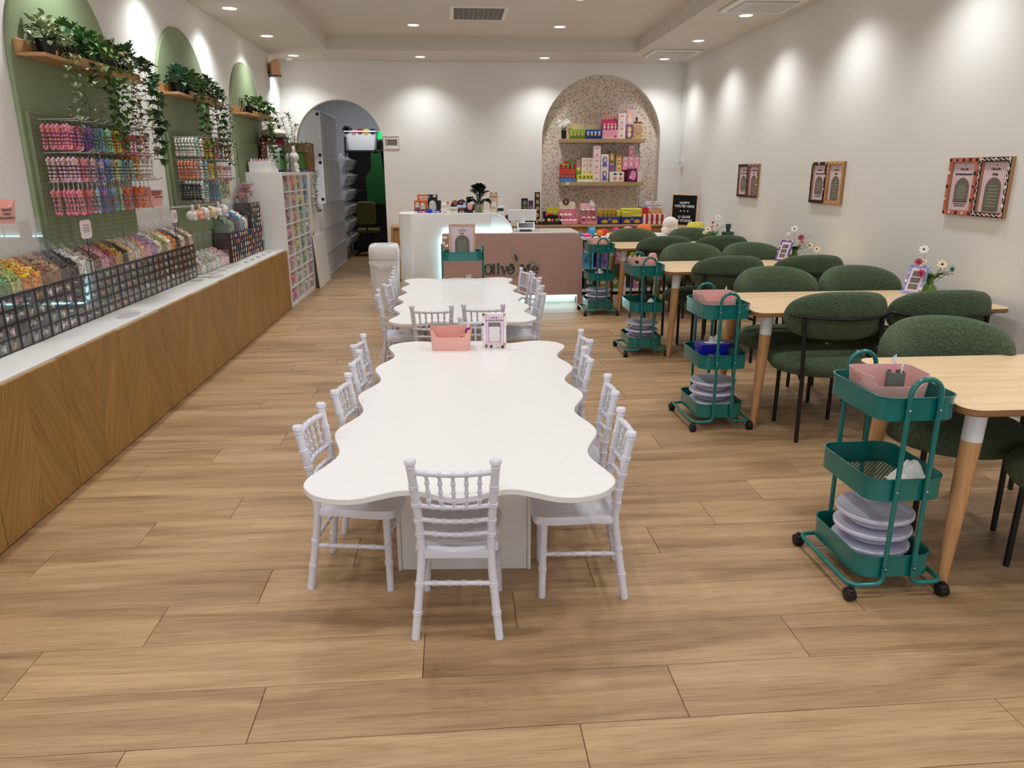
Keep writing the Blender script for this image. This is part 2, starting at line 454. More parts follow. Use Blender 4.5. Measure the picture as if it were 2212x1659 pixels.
def m_floor():
    m, N, L, p = nodes_mat('oak_plank_floor')
    tc = N.new('ShaderNodeTexCoord'); oi = N.new('ShaderNodeObjectInfo')
    cx = N.new('ShaderNodeCombineXYZ')
    for i, k in enumerate((53.0, 31.0, 17.0)):
        q = N.new('ShaderNodeMath'); q.operation = 'MULTIPLY'; q.inputs[1].default_value = k
        L.new(oi.outputs['Random'], q.inputs[0]); L.new(q.outputs[0], cx.inputs[i])
    ad = N.new('ShaderNodeVectorMath'); ad.operation = 'ADD'
    L.new(tc.outputs['Object'], ad.inputs[0]); L.new(cx.outputs[0], ad.inputs[1])
    mp = N.new('ShaderNodeMapping'); mp.inputs['Scale'].default_value = (0.8, 8.0, 8.0)
    L.new(ad.outputs[0], mp.inputs[0])
    n1 = N.new('ShaderNodeTexNoise'); n1.inputs['Scale'].default_value = 1.15; n1.inputs['Detail'].default_value = 5; n1.inputs['Distortion'].default_value = 0.9; n1.inputs['Roughness'].default_value = 0.55
    L.new(mp.outputs[0], n1.inputs['Vector'])
    r = ramp(N, [(0.3, '8f7050'), (0.43, 'a58562'), (0.55, 'b5946f'), (0.7, 'c2a27e')])
    L.new(n1.outputs['Fac'], r.inputs[0])
    # cathedral grain lines
    mp2 = N.new('ShaderNodeMapping'); mp2.inputs['Scale'].default_value = (1.0, 40.0, 40.0)
    L.new(ad.outputs[0], mp2.inputs[0])
    n2 = N.new('ShaderNodeTexNoise'); n2.inputs['Scale'].default_value = 5.0; n2.inputs['Detail'].default_value = 6; n2.inputs['Distortion'].default_value = 1.4
    L.new(mp2.outputs[0], n2.inputs['Vector'])
    r2 = ramp(N, [(0.34, 'cdc3ba'), (0.5, 'fbf8f5'), (0.66, 'fffdf8')])
    L.new(n2.outputs['Fac'], r2.inputs[0])
    mx = N.new('ShaderNodeMix'); mx.data_type = 'RGBA'; mx.blend_type = 'MULTIPLY'; mx.inputs[0].default_value = 0.75
    L.new(r.outputs[0], mx.inputs[6]); L.new(r2.outputs[0], mx.inputs[7])
    hs = N.new('ShaderNodeHueSaturation')
    mr = N.new('ShaderNodeMapRange'); mr.inputs[3].default_value = 0.9; mr.inputs[4].default_value = 1.1
    L.new(oi.outputs['Random'], mr.inputs[0]); L.new(mr.outputs[0], hs.inputs['Value']); L.new(mx.outputs[2], hs.inputs['Color'])
    L.new(hs.outputs[0], p.inputs['Base Color'])
    rr = N.new('ShaderNodeMapRange'); rr.inputs[3].default_value = 0.34; rr.inputs[4].default_value = 0.5
    L.new(n2.outputs['Fac'], rr.inputs[0]); L.new(rr.outputs[0], p.inputs['Roughness'])
    bp = N.new('ShaderNodeBump'); bp.inputs['Strength'].default_value = 0.12; bp.inputs['Distance'].default_value = 0.003
    L.new(n2.outputs['Fac'], bp.inputs['Height']); L.new(bp.outputs[0], p.inputs['Normal'])
    return m
FLOORM = m_floor()

def m_herringbone():
    # chevron oak veneer: strips run at 62 degrees and mirror every 0.3 m along the front
    m, N, L, p = nodes_mat('chevron_oak_veneer')
    tc = N.new('ShaderNodeTexCoord'); sp = N.new('ShaderNodeSeparateXYZ')
    L.new(tc.outputs['Object'], sp.inputs[0])
    pp = N.new('ShaderNodeMath'); pp.operation = 'PINGPONG'; pp.inputs[1].default_value = 0.3
    L.new(sp.outputs[1], pp.inputs[0])
    def lc(a, b):
        q = N.new('ShaderNodeMath'); q.operation = 'MULTIPLY'; q.inputs[1].default_value = a
        w = N.new('ShaderNodeMath'); w.operation = 'MULTIPLY_ADD'; w.inputs[1].default_value = b
        L.new(pp.outputs[0], q.inputs[0]); L.new(sp.outputs[2], w.inputs[0]); L.new(q.outputs[0], w.inputs[2])
        return w.outputs[0]
    a = radians(62)
    across = lc(sin(a), -cos(a)); along = lc(cos(a), sin(a))
    fl = N.new('ShaderNodeMath'); fl.operation = 'MULTIPLY'; fl.inputs[1].default_value = 1 / 0.085
    L.new(across, fl.inputs[0])
    fo = N.new('ShaderNodeMath'); fo.operation = 'FLOOR'; L.new(fl.outputs[0], fo.inputs[0])
    half = N.new('ShaderNodeMath'); half.operation = 'MULTIPLY'; half.inputs[1].default_value = 1 / 0.3
    L.new(sp.outputs[1], half.inputs[0])
    hf = N.new('ShaderNodeMath'); hf.operation = 'FLOOR'; L.new(half.outputs[0], hf.inputs[0])
    cw = N.new('ShaderNodeCombineXYZ'); L.new(fo.outputs[0], cw.inputs[0]); L.new(hf.outputs[0], cw.inputs[1])
    wn = N.new('ShaderNodeTexWhiteNoise'); wn.noise_dimensions = '2D'; L.new(cw.outputs[0], wn.inputs['Vector'])
    cv = N.new('ShaderNodeCombineXYZ')
    s1 = N.new('ShaderNodeMath'); s1.operation = 'MULTIPLY'; s1.inputs[1].default_value = 40; L.new(across, s1.inputs[0])
    s2 = N.new('ShaderNodeMath'); s2.operation = 'MULTIPLY'; s2.inputs[1].default_value = 2.2; L.new(along, s2.inputs[0])
    L.new(s1.outputs[0], cv.inputs[0]); L.new(s2.outputs[0], cv.inputs[1]); L.new(hf.outputs[0], cv.inputs[2])
    nz = N.new('ShaderNodeTexNoise'); nz.inputs['Scale'].default_value = 1.6; nz.inputs['Detail'].default_value = 6
    L.new(cv.outputs[0], nz.inputs['Vector'])
    r = ramp(N, [(0.3, '8f6833'), (0.5, '9f7840'), (0.7, 'ac864c')]); L.new(nz.outputs['Fac'], r.inputs[0])
    hs = N.new('ShaderNodeHueSaturation'); mr = N.new('ShaderNodeMapRange'); mr.inputs[3].default_value = 0.9; mr.inputs[4].default_value = 1.1
    L.new(wn.outputs['Value'], mr.inputs[0]); L.new(mr.outputs[0], hs.inputs['Value']); L.new(r.outputs[0], hs.inputs['Color'])
    L.new(hs.outputs[0], p.inputs['Base Color']); p.inputs['Roughness'].default_value = 0.5
    return m
CHEVRON = m_herringbone()

def m_floral():
    m, N, L, p = nodes_mat('ditsy_floral_wallpaper')
    tc = N.new('ShaderNodeTexCoord')
    base = None
    for k, (sc, pal, th) in enumerate([(30, ['c4a894', 'b0a58e', 'cc9a98', 'a5ae94', 'd8b4aa'], 0.38), (40, ['a85a64', '5f6880', 'bc7a7c', '7f8f78', '59637c'], 0.2), (64, ['e6d6c8', '7d8a6c', 'd9a7a0', 'f0e6d8', '506a70'], 0.22)]):
        v = N.new('ShaderNodeTexVoronoi'); v.inputs['Scale'].default_value = sc
        L.new(tc.outputs['Object'], v.inputs['Vector'])
        sp = N.new('ShaderNodeSeparateColor'); L.new(v.outputs['Color'], sp.inputs[0])
        r = ramp(N, [(i / 5, c) for i, c in enumerate(pal)], 'CONSTANT'); L.new(sp.outputs[0], r.inputs[0])
        lt = N.new('ShaderNodeMath'); lt.operation = 'LESS_THAN'; lt.inputs[1].default_value = th
        L.new(v.outputs['Distance'], lt.inputs[0])
        mx = N.new('ShaderNodeMix'); mx.data_type = 'RGBA'
        L.new(lt.outputs[0], mx.inputs[0]); L.new(r.outputs[0], mx.inputs[7])
        if base is None: mx.inputs[6].default_value = lin('e4d8c8')
        else: L.new(base, mx.inputs[6])
        base = mx.outputs[2]
    L.new(base, p.inputs['Base Color']); p.inputs['Roughness'].default_value = 0.7
    return m
FLORAL = m_floral()

def m_stripes(name, c1, c2, n, axis=0):
    m, N, L, p = nodes_mat(name)
    tc = N.new('ShaderNodeTexCoord'); sp = N.new('ShaderNodeSeparateXYZ'); L.new(tc.outputs['Object'], sp.inputs[0])
    q = N.new('ShaderNodeMath'); q.operation = 'MULTIPLY'; q.inputs[1].default_value = n; L.new(sp.outputs[axis], q.inputs[0])
    f = N.new('ShaderNodeMath'); f.operation = 'FRACT'; L.new(q.outputs[0], f.inputs[0])
    r = ramp(N, [(0.0, c1), (0.5, c2)], 'CONSTANT'); L.new(f.outputs[0], r.inputs[0])
    L.new(r.outputs[0], p.inputs['Base Color']); p.inputs['Roughness'].default_value = 0.55
    return m
STRIPE = m_stripes('pink_stripe_card', 'f0e2e8', 'd9b3c4', 62)
STRIPEX = m_stripes('pink_stripe_card_fine', 'f4e8f0', 'dcb4d2', 75)
REDCHECK = m_stripes('red_white_stripe', 'f2ece6', 'c2202a', 14)

def m_boucle():
    m, N, L, p = nodes_mat('green_boucle')
    tc = N.new('ShaderNodeTexCoord')
    v = N.new('ShaderNodeTexVoronoi'); v.inputs['Scale'].default_value = 150
    n = N.new('ShaderNodeTexNoise'); n.inputs['Scale'].default_value = 70; n.inputs['Detail'].default_value = 5
    L.new(tc.outputs['Object'], v.inputs['Vector']); L.new(tc.outputs['Object'], n.inputs['Vector'])
    ad = N.new('ShaderNodeMath'); ad.operation = 'SUBTRACT'; L.new(n.outputs['Fac'], ad.inputs[0]); L.new(v.outputs['Distance'], ad.inputs[1])
    r = ramp(N, [(0.0, '46553e'), (0.25, '586a4d'), (0.5, '6c7d60')]); L.new(ad.outputs[0], r.inputs[0])
    L.new(r.outputs[0], p.inputs['Base Color']); p.inputs['Roughness'].default_value = 0.95
    p.inputs['Sheen Weight'].default_value = 0.35; p.inputs['Sheen Roughness'].default_value = 0.5
    p.inputs['Sheen Tint'].default_value = lin('8fa183')
    bp = N.new('ShaderNodeBump'); bp.inputs['Strength'].default_value = 0.9; bp.inputs['Distance'].default_value = 0.006
    L.new(ad.outputs[0], bp.inputs['Height']); L.new(bp.outputs[0], p.inputs['Normal'])
    return m
BOUCLE = m_boucle()

def m_kidtop():
    # white laminate with marker streaks and paint spots left on it
    m, N, L, p = nodes_mat('marked_white_laminate')
    tc = N.new('ShaderNodeTexCoord')
    mp = N.new('ShaderNodeMapping'); mp.inputs['Scale'].default_value = (1, 2.2, 1)
    L.new(tc.outputs['Object'], mp.inputs[0])
    v = N.new('ShaderNodeTexVoronoi'); v.inputs['Scale'].default_value = 13; L.new(mp.outputs[0], v.inputs['Vector'])
    sp = N.new('ShaderNodeSeparateColor'); L.new(v.outputs['Color'], sp.inputs[0])
    big = N.new('ShaderNodeMath'); big.operation = 'GREATER_THAN'; big.inputs[1].default_value = 0.62; L.new(sp.outputs[1], big.inputs[0])
    sz = N.new('ShaderNodeMath'); sz.operation = 'MULTIPLY'; sz.inputs[1].default_value = 0.17; L.new(sp.outputs[2], sz.inputs[0])
    lt = N.new('ShaderNodeMath'); lt.operation = 'LESS_THAN'; L.new(v.outputs['Distance'], lt.inputs[0]); L.new(sz.outputs[0], lt.inputs[1])
    an = N.new('ShaderNodeMath'); an.operation = 'MULTIPLY'; L.new(big.outputs[0], an.inputs[0]); L.new(lt.outputs[0], an.inputs[1])
    r = ramp(N, [(0.0, '9fb6d8'), (0.2, 'b7a0cc'), (0.4, '8d8f96'), (0.6, 'd8d27a'), (0.8, 'a9b7b0')], 'CONSTANT'); L.new(sp.outputs[0], r.inputs[0])
    mx = N.new('ShaderNodeMix'); mx.data_type = 'RGBA'; mx.inputs[6].default_value = lin('eceae9')
    L.new(an.outputs[0], mx.inputs[0]); L.new(r.outputs[0], mx.inputs[7]); L.new(mx.outputs[2], p.inputs['Base Color'])
    p.inputs['Roughness'].default_value = 0.3
    return m
KIDTOP = m_kidtop()

def m_mesh():
    # punched steel mesh: holes are open
    m, N, L, p = nodes_mat('punched_teal_mesh')
    p.inputs['Base Color'].default_value = lin('0a5a50'); p.inputs['Roughness'].default_value = 0.35
    tc = N.new('ShaderNodeTexCoord'); mp = N.new('ShaderNodeMapping'); mp.inputs['Rotation'].default_value = (0, 0, radians(45)); mp.inputs['Scale'].default_value = (85, 85, 1)
    L.new(tc.outputs['Object'], mp.inputs[0])
    sp = N.new('ShaderNodeSeparateXYZ'); L.new(mp.outputs[0], sp.inputs[0])
    o = []
    for i in (0, 1):
        f = N.new('ShaderNodeMath'); f.operation = 'FRACT'; L.new(sp.outputs[i], f.inputs[0])
        g = N.new('ShaderNodeMath'); g.operation = 'GREATER_THAN'; g.inputs[1].default_value = 0.34; L.new(f.outputs[0], g.inputs[0]); o.append(g.outputs[0])
    mu = N.new('ShaderNodeMath'); mu.operation = 'MULTIPLY'; L.new(o[0], mu.inputs[0]); L.new(o[1], mu.inputs[1])
    tr = N.new('ShaderNodeBsdfTransparent'); ms = N.new('ShaderNodeMixShader')
    L.new(mu.outputs[0], ms.inputs[0]); L.new(p.outputs[0], ms.inputs[1]); L.new(tr.outputs[0], ms.inputs[2])
    L.new(ms.outputs[0], N['Material Output'].inputs[0])
    return m
MESHM = m_mesh()

# ------------------------------------------------------------------ the room
XL, XR, YB, ZC, ZT = -2.19, 3.19, 10.48, 2.83, 2.98
YF = -2.2
def struct(mb, name, m, **k):
    return tag(mb.build(name, m, **k), kind='structure')
b = MB(); b.box(XL - 0.12, XL, YF, YB + 0.15, 0, 3.1)
struct(b, 'wall_left', WALL, smooth=False)
b = MB(); b.box(XR, XR + 0.12, YF, YB + 0.15, 0, 3.1)
struct(b, 'wall_right', WALL, smooth=False)
DX, DH, NX, NH = -1.47, 0.57, 2.07, 0.82
outl = [(XL, 0)] + arch(DX, DH, 0, 1.79, 28) + arch(NX, NH, 0, 1.87, 32) + [(XR, 0), (XR, 3.1), (XL, 3.1)]
b = MB(); b.prism(outl, YB, YB + 0.15, 'y')
struct(b, 'wall_back', WALL, smooth=True, angle=30)
b = MB(); b.box(NX - NH - 0.05, NX + NH + 0.05, YB + 0.15, YB + 0.2, 0, 2.75)
struct(b, 'wall_niche', FLORAL, smooth=False)
# front of the shop, behind the camera: two piers and a head over a wide glazed opening
b = MB(); b.box(XL - 0.12, XL + 0.5, YF - 0.15, YF, 0, 3.1); b.box(XR - 0.5, XR + 0.12, YF - 0.15, YF, 0, 3.1); b.box(XL + 0.5, XR - 0.5, YF - 0.15, YF, 2.5, 3.1); b.box(XL + 0.5, XR - 0.5, YF - 0.15, YF, 0, 0.12)
struct(b, 'wall_front', WALL, smooth=False)
# storage room seen through the arched doorway
b = MB(); b.box(-2.6, -2.5, YB + 0.15, 15.3, 0, 3.1); b.box(-0.2, -0.1, YB + 0.15, 15.3, 0, 3.1); b.box(-2.6, -0.1, 15.2, 15.3, 0, 3.1)
struct(b, 'wall_storage', mat('storage_wall', 'c6cace', 0.6, var=0.02), smooth=False)
b = MB(); b.box(-2.6, -0.1, YB + 0.15, 15.3, 2.9, 3.0)
struct(b, 'ceiling_storage', CEIL, smooth=False)
# ceiling: lower border with a raised tray in the middle
TX0, TX1, TY1, TY0 = -1.43, 2.3, 9.57, -1.2
b = MB()
b.box(XL, TX0, YF, YB, ZC, ZC + 0.3); b.box(TX1, XR, YF, YB, ZC, ZC + 0.3); b.box(TX0, TX1, TY1, YB, ZC, ZC + 0.3); b.box(TX0, TX1, YF, TY0, ZC, ZC + 0.3)
b.box(TX0, TX1, TY0, TY1, ZT, ZT + 0.15)
struct(b, 'ceiling', CEIL, smooth=False)
b = MB(); b.cbox(XR - 0.012, XR, 0.3, YB, 0, 0.07, 0.004)
struct(b, 'baseboard_right', WHITE)

# floor: slab plus oak planks laid across the room, one object per plank
b = MB(); b.box(-2.7, XR + 0.12, YF - 0.15, 15.3, -0.06, -0.007)
floor = struct(b, 'floor', mat('dark_joint', '4a3524', 0.8), smooth=False)  # slab in the dark joint colour that shows between the planks
PW, PL, Y0 = 0.2217, 1.183, 1.853
PLANKS = {}
def plank(x0, x1, y0, y1):
    key = (round(x1 - x0, 3), round(y1 - y0, 3))
    if key not in PLANKS:
        q = MB(); w, d = (x1 - x0) / 2, (y1 - y0) / 2
        g = 0.0009
        q.cbox(-w + g, w - g, -d + g, d - g, -0.007, 0, 0.0011)
        o = q.build('plank', FLOORM, floor, smooth=False); PLANKS[key] = o
    else:
        o = PLANKS[key].copy(); COL.objects.link(o); o.parent = floor
    o.location = ((x0 + x1) / 2, (y0 + y1) / 2, 0)
for k in range(-5, 60):
    ya = Y0 + k * PW; yb = ya + PW
    lo, hi = (XL, XR) if yb < YB + 0.2 else (-2.5, -0.2)
    j = -0.12 + 0.3 * k + (0 if k >= 0 else {-1: -0.15, -2: 1.03, -3: 0.5, -4: 0.1, -5: 0.55}.get(k, 0))
    x = lo
    n0 = math.floor((lo - j) / PL) + 1
    cuts = [lo]
    while j + n0 * PL < hi - 0.02:
        if j + n0 * PL > lo + 0.02: cuts.append(j + n0 * PL)
        n0 += 1
    cuts.append(hi)
    for a, c in zip(cuts, cuts[1:]): plank(a, c, ya, yb)

# ------------------------------------------------------------------ ceiling lights and grilles
LENS = glow('downlight_lens', 'fff8ee', 7.0)
RING = mat('downlight_ring', 'efece6', 0.4)
def make_downlight():
    t = thing('ceiling_downlight', 'round recessed downlight', 'light')
    q = MB(); q.lathe([(0.058, -0.002), (0.062, -0.007), (0.074, -0.006), (0.078, 0.0), (0.058, 0.0)], n=28)
    q.build('trim_ring', RING, t)
    q = MB(); q.lathe([(0.0001, -0.003), (0.058, -0.003), (0.058, 0.0)], n=28)
    q.build('lens', LENS, t)
    ld = bpy.data.lights.new('downlight_lamp', 'SPOT')
    ld.energy = DOWNLIGHT_POWER * 4; ld.spot_size = radians(126); ld.spot_blend = 1.0; ld.shadow_soft_size = 0.055
    ld.color = (0.965, 0.985, 1.0)
    lo = bpy.data.objects.new('downlight_lamp', ld); COL.objects.link(lo); lo.parent = t; lo.location = (0, 0, -0.03)
    return t
DL = make_downlight()
first = [DL]
YS = [10.04, 8.68, 7.31, 5.95, 4.59, 3.23, 1.87, 0.51, -0.85]
def place_light(x, y, z, label, grp):
    if first: o = first.pop(); o.location = (x, y, z); tag(o, label, None, grp)
    else: dup(DL, (x, y, z), 0, label, grp)
near = ['in the far corner', 'second from the back wall', 'third from the back wall', 'fourth from the back wall', 'fifth from the back wall', 'sixth from the back wall', 'seventh from the back wall', 'eighth from the back wall', 'ninth from the back wall']
for i, y in enumerate(YS):
    place_light(-1.91, y, ZC, 'round downlight in the left ceiling border, ' + near[i], 'downlights in the left ceiling border')
    place_light(2.77, y, ZC, 'round downlight in the right ceiling border, ' + near[i], 'downlights in the right ceiling border')
place_light(-0.35, 10.05, ZC, 'round downlight above the plain back wall, left of the niche', 'downlights along the back wall')
place_light(1.22, 10.05, ZC, 'round downlight above the back wall beside the floral niche', 'downlights along the back wall')
for i, y in enumerate((8.83, 7.45, 6.07, 4.69, 3.31, 1.93, 0.55)):
    place_light(-0.37, y, ZT, 'round downlight in the raised ceiling, left row, %s from the back' % ORD[i], 'downlights in the raised ceiling')
    place_light(1.24, y, ZT, 'round downlight in the raised ceiling, right row, %s from the back' % ORD[i], 'downlights in the raised ceiling')
t = thing('air_vent', 'dark slatted return air vent in the raised ceiling', 'vent', (0.315, 8.17, ZT))
q = MB(); q.box(-0.29, 0.29, -0.31, -0.27, -0.012, 0); q.box(-0.29, 0.29, 0.27, 0.31, -0.012, 0); q.box(-0.29, -0.25, -0.27, 0.27, -0.012, 0); q.box(0.25, 0.29, -0.27, 0.27, -0.012, 0)
q.build('frame', WHITE, t, smooth=False)
q = MB(); q.box(-0.25, 0.25, -0.27, 0.27, -0.002, 0); q.build('backing', mat('vent_dark', '26282a', 0.8), t, smooth=False)
sl = MB(); sl.T = Matrix.Rotation(radians(35), 4, 'X'); sl.box(-0.25, 0.25, -0.012, 0.012, -0.001, 0.001)
slat = sl.build('slat', mat('vent_slat', 'b9b7b2', 0.5), t, smooth=False); slat.location = (0, -0.26, -0.011)
for i in range(1, 20): inst(slat, (0, -0.26 + i * 0.0273, -0.011), t)
for i in range(9):
    q = MB(); q.box(-0.0015, 0.0015, -0.27, 0.27, -0.02, -0.016); q.build('crossbar', MATS['vent_slat'], t, smooth=False, loc=(-0.2 + i * 0.05, 0, 0))
def ac_unit(y, label):
    t = thing('air_conditioner', label, 'air conditioner', (2.74, y, ZC))
    q = MB(); q.cbox(-0.3, 0.3, -0.29, 0.29, -0.02, 0, 0.008); q.build('panel', WHITE, t)
    q = MB(); q.box(-0.235, 0.235, -0.22, 0.22, -0.024, -0.02); q.build('grille_back', mat('grille_grey', 'a9a6a0', 0.6), t, smooth=False)
    q = MB(); q.box(-0.235, 0.235, -0.006, 0.006, -0.03, -0.024); s0 = q.build('slat', WHITE, t, smooth=False, loc=(0, -0.2, 0))
    for i in range(1, 12): inst(s0, (0, -0.2 + i * 0.0364, 0), t)
ac_unit(9.59, 'flat white air conditioner cassette in the right ceiling border near the back wall')
ac_unit(6.86, 'pale ceiling cassette at the top edge above the right wall lights')

# ------------------------------------------------------------------ left wall: arched panels, shelves, pegboards
ARCHY = [4.745, 6.675, 8.605]
AN = ['nearest', 'middle', 'farthest']
def ydisp(poly, x0, x1, bev=0.004):
    q = MB(); q.bprism(poly, x0, x1, bev, 'x'); return q
for i, yc in enumerate(ARCHY):
    q = ydisp(arch(yc, 0.605, 0.645, 1.95, 36), XL + 0.001, XL + 0.022)
    o = q.build('arched_panel', SAGE, smooth=True, angle=30)
    tag(o, 'sage green arched panel on the left wall, %s of the three' % AN[i], 'wall panel', 'green arched wall panels')
    # pegboard below the shelf
    t = thing('pegboard', 'green perforated pegboard on the %s green arch' % AN[i], 'pegboard', (XL + 0.022, yc, 0), 0, 'green pegboards')
    q = MB(); q.cbox(0, 0.022, -0.575, 0.575, 0.95, 1.74, 0.003); q.build('board', PEG, t)
    q = MB()
    for r in range(31):
        for c in range(45):
            q.disc((0.0224, -0.555 + c * 0.0252, 0.965 + r * 0.0252), 0.0032, 6, 'x')
    o = q.build('peg_holes', mat('hole_dark', '23281c', 0.9), t, smooth=False); tag(o, kind='stuff')
SHELFZ = 2.0
def plant_shelf(yc, w, i):
    t = thing('wall_shelf', 'oak plant shelf with raised back, on the %s green arch' % AN[i], 'shelf', (XL + 0.022, yc, SHELFZ), 0, 'oak plant shelves')
    q = MB(); q.cbox(0, 0.15, -w, w, 0, 0.018, 0.002); q.build('shelf_board', OAK, t)
    q = MB(); q.cbox(0, 0.018, -w, w, 0.018, 0.085, 0.002); q.build('back_board', OAK, t)
    for a, c in ((-w + 0.28, -w + 0.62), (w - 0.6, w - 0.06)):
        q = MB(); q.cbox(0.132, 0.15, a, c, 0.018, 0.05, 0.002); q.build('front_lip', OAK, t)
for i, yc in enumerate(ARCHY): plant_shelf(yc + (0.06 if i == 0 else 0), 0.62 if i == 0 else 0.6, i)

# ---- trailing artificial plants
def leaf_quad(q, p, d, up, l, w, kind):
    # one folded leaf, base at p, pointing along d
    d = d.normalized(); s = d.cross(up)
    s = s.normalized() if s.length > 1e-3 else d.orthogonal().normalized()
    n = s.cross(d)
    if kind == 'round': outline = [(0, 0), (0.3, 0.5), (0.7, 0.5), (1, 0), (0.7, -0.5), (0.3, -0.5)]
    elif kind == 'long': outline = [(0, 0), (0.35, 0.5), (1, 0), (0.35, -0.5)]
    elif kind == 'cut': outline = [(0, 0), (0.05, 0.42), (0.32, 0.62), (0.3, 0.2), (0.55, 0.55), (0.5, 0.16), (0.82, 0.36), (0.72, 0.08), (1, 0), (0.72, -0.08), (0.82, -0.36), (0.5, -0.16), (0.55, -0.55), (0.3, -0.2), (0.32, -0.62), (0.05, -0.42)]
    else: outline = [(0, 0), (0.15, 0.45), (0.45, 0.5), (1, 0), (0.45, -0.5), (0.15, -0.45)]
    vs = [p + d * (a * l) + s * (c * w) + n * (0.18 * w * (abs(c) * 2) ** 1.5 - 0.25 * l * a * a) for a, c in outline]
    m = len(vs); k = outline.index((1, 0))
    mid = p + d * (0.5 * l) - n * 0.06 * l
    vs.append(mid)
    q.add(vs, [(i, (i + 1) % m, m) for i in range(m)])
def trail(rnd, start, fall, out, n, l, w, kind, wob=0.03, stem=0.0015):
    # a strand that leaves the pot, arches over the lip and hangs down
    q = MB(); pts = []
    sy = rnd.uniform(-wob, wob) * 3
    for k in range(n + 1):
        t = k / n
        x = start[0] + out * (1 - (1 - min(t * 2.2, 1)) ** 2) + rnd.uniform(-wob, wob) * 0.4
        y = start[1] + sy * t + rnd.uniform(-wob, wob) * 0.5
        z = start[2] + 0.05 * sin(min(t * 3, 1) * pi) - fall * max(0, t - 0.12) / 0.88
        pts.append(Vector((x, y, z)))
    q.mi = 0; q.tube(pts, stem, 4)
    q.mi = 1
    for k in range(1, n + 1):
        p = pts[k]
        for sgn in (1, -1):
            a = rnd.uniform(0, 2 * pi)
            d = Vector((cos(a) * 0.9, sin(a), rnd.uniform(-0.7, 0.35)))
            leaf_quad(q, p, d, Vector((0, 0, 1)), l * rnd.uniform(0.7, 1.15), w * rnd.uniform(0.75, 1.15), kind)
    return q
def bushy(rnd, c, r, n, l, w, kind):
    q = MB()
    q.mi = 0
    for k in range(max(6, n // 7)):
        a, e = rnd.uniform(0, 2 * pi), rnd.uniform(0.2, 1.3)
        p1 = Vector(c) + Vector((cos(a) * cos(e) * r[0], sin(a) * cos(e) * r[1], sin(e) * r[2]))
        q.tube([Vector(c), (Vector(c) + p1) / 2 + Vector((0, 0, r[2] * 0.2)), p1], 0.0016, 4)
    q.mi = 1
    for k in range(n):
        a, e, s = rnd.uniform(0, 2 * pi), rnd.uniform(-0.3, 1.4), rnd.uniform(0.35, 1.0)
        d = Vector((cos(a) * cos(e), sin(a) * cos(e), sin(e)))
        p = Vector(c) + Vector((d.x * r[0], d.y * r[1], d.z * r[2])) * s
        leaf_quad(q, p, d + Vector((rnd.uniform(-.5, .5), rnd.uniform(-.5, .5), rnd.uniform(-.5, .3))), Vector((0, 0, 1)), l * rnd.uniform(.7, 1.15), w * rnd.uniform(.75, 1.15), kind)
    return q
def shelf_plant(name, label, y, seed, leafm, kind, l, w, strands, bush, group, pot=True, spread=0.14):
    rnd = random.Random(seed)
    t = thing(name, label, 'plant', (XL + 0.095, y, SHELFZ + 0.019), 0, group)
    q = MB(); q.lathe([(0.036, 0), (0.05, 0.085), (0.052, 0.085), (0.046, 0.08), (0.04, 0.06)], n=16); q.build('pot', BLACKP, t)
    q = bushy(rnd, (0.0, 0, 0.09), (0.1, spread, 0.11), bush, l, w, kind)
    o = q.build('foliage', [STEM, leafm], t, smooth=False); tag(o, kind='stuff')
    for fall, dy, n in strands:
        q = trail(rnd, (0.02, dy * 0.5, 0.09), fall + 0.09, rnd.uniform(0.07, 0.15), n, l, w, kind)
        q.build('trailing_strand', [STEM, leafm], t, smooth=False, loc=(0, dy * 0.5, 0))
G = 'trailing plants on the %s arch shelf'
g0, g1, g2 = (G % a for a in AN)
shelf_plant('trailing_eucalyptus', 'silver leaved trailing plant at the left end of the nearest shelf', 4.36, 1, LEAFS, 'round', 0.036, 0.03, [(0.30, -0.1, 11), (0.42, -0.02, 14), (0.26, 0.06, 9), (0.46, 0.12, 15), (0.3, 0.2, 11)], 90, g0)
shelf_plant('monstera_plant', 'small dark cut-leaf plant standing up on the nearest shelf', 4.62, 2, LEAFD, 'cut', 0.075, 0.075, [(0.12, 0.05, 4)], 26, g0)
shelf_plant('trailing_ivy', 'lush mid-green plant cascading from the middle of the nearest shelf', 4.85, 3, LEAFM, 'heart', 0.05, 0.042, [(0.34, -0.1, 12), (0.42, -0.03, 14), (0.36, 0.04, 13), (0.44, 0.1, 14), (0.28, 0.16, 10), (0.38, -0.14, 13), (0.4, 0.0, 13)], 120, g0, spread=0.17)
shelf_plant('trailing_eucalyptus', 'bronze green trailing plant right of centre on the nearest shelf', 5.1, 4, LEAFB, 'round', 0.034, 0.028, [(0.36, -0.08, 13), (0.44, 0.0, 15), (0.5, 0.06, 17), (0.42, 0.12, 14), (0.33, 0.03, 12)], 100, g0)
shelf_plant('monstera_plant', 'cut-leaf plant hanging off the right end of the nearest shelf', 5.33, 5, LEAFD, 'cut', 0.07, 0.07, [(0.3, 0.04, 8), (0.44, 0.1, 10), (0.36, 0.16, 9), (0.5, 0.08, 11), (0.25, 0.2, 7)], 40, g0)
shelf_plant('leafy_plant', 'blue-green bushy plant at the left end of the middle shelf', 6.3, 6, mat('bluegreen_leaf', '48715a', 0.45, island=0.3), 'heart', 0.06, 0.05, [(0.1, 0.1, 4)], 70, g1)
shelf_plant('trailing_ivy', 'deep green ivy hanging from the middle of the middle shelf', 6.53, 7, LEAFM, 'heart', 0.055, 0.046, [(0.3, 0, 9), (0.36, 0.06, 11), (0.26, -0.08, 8), (0.42, 0.1, 12)], 90, g1)
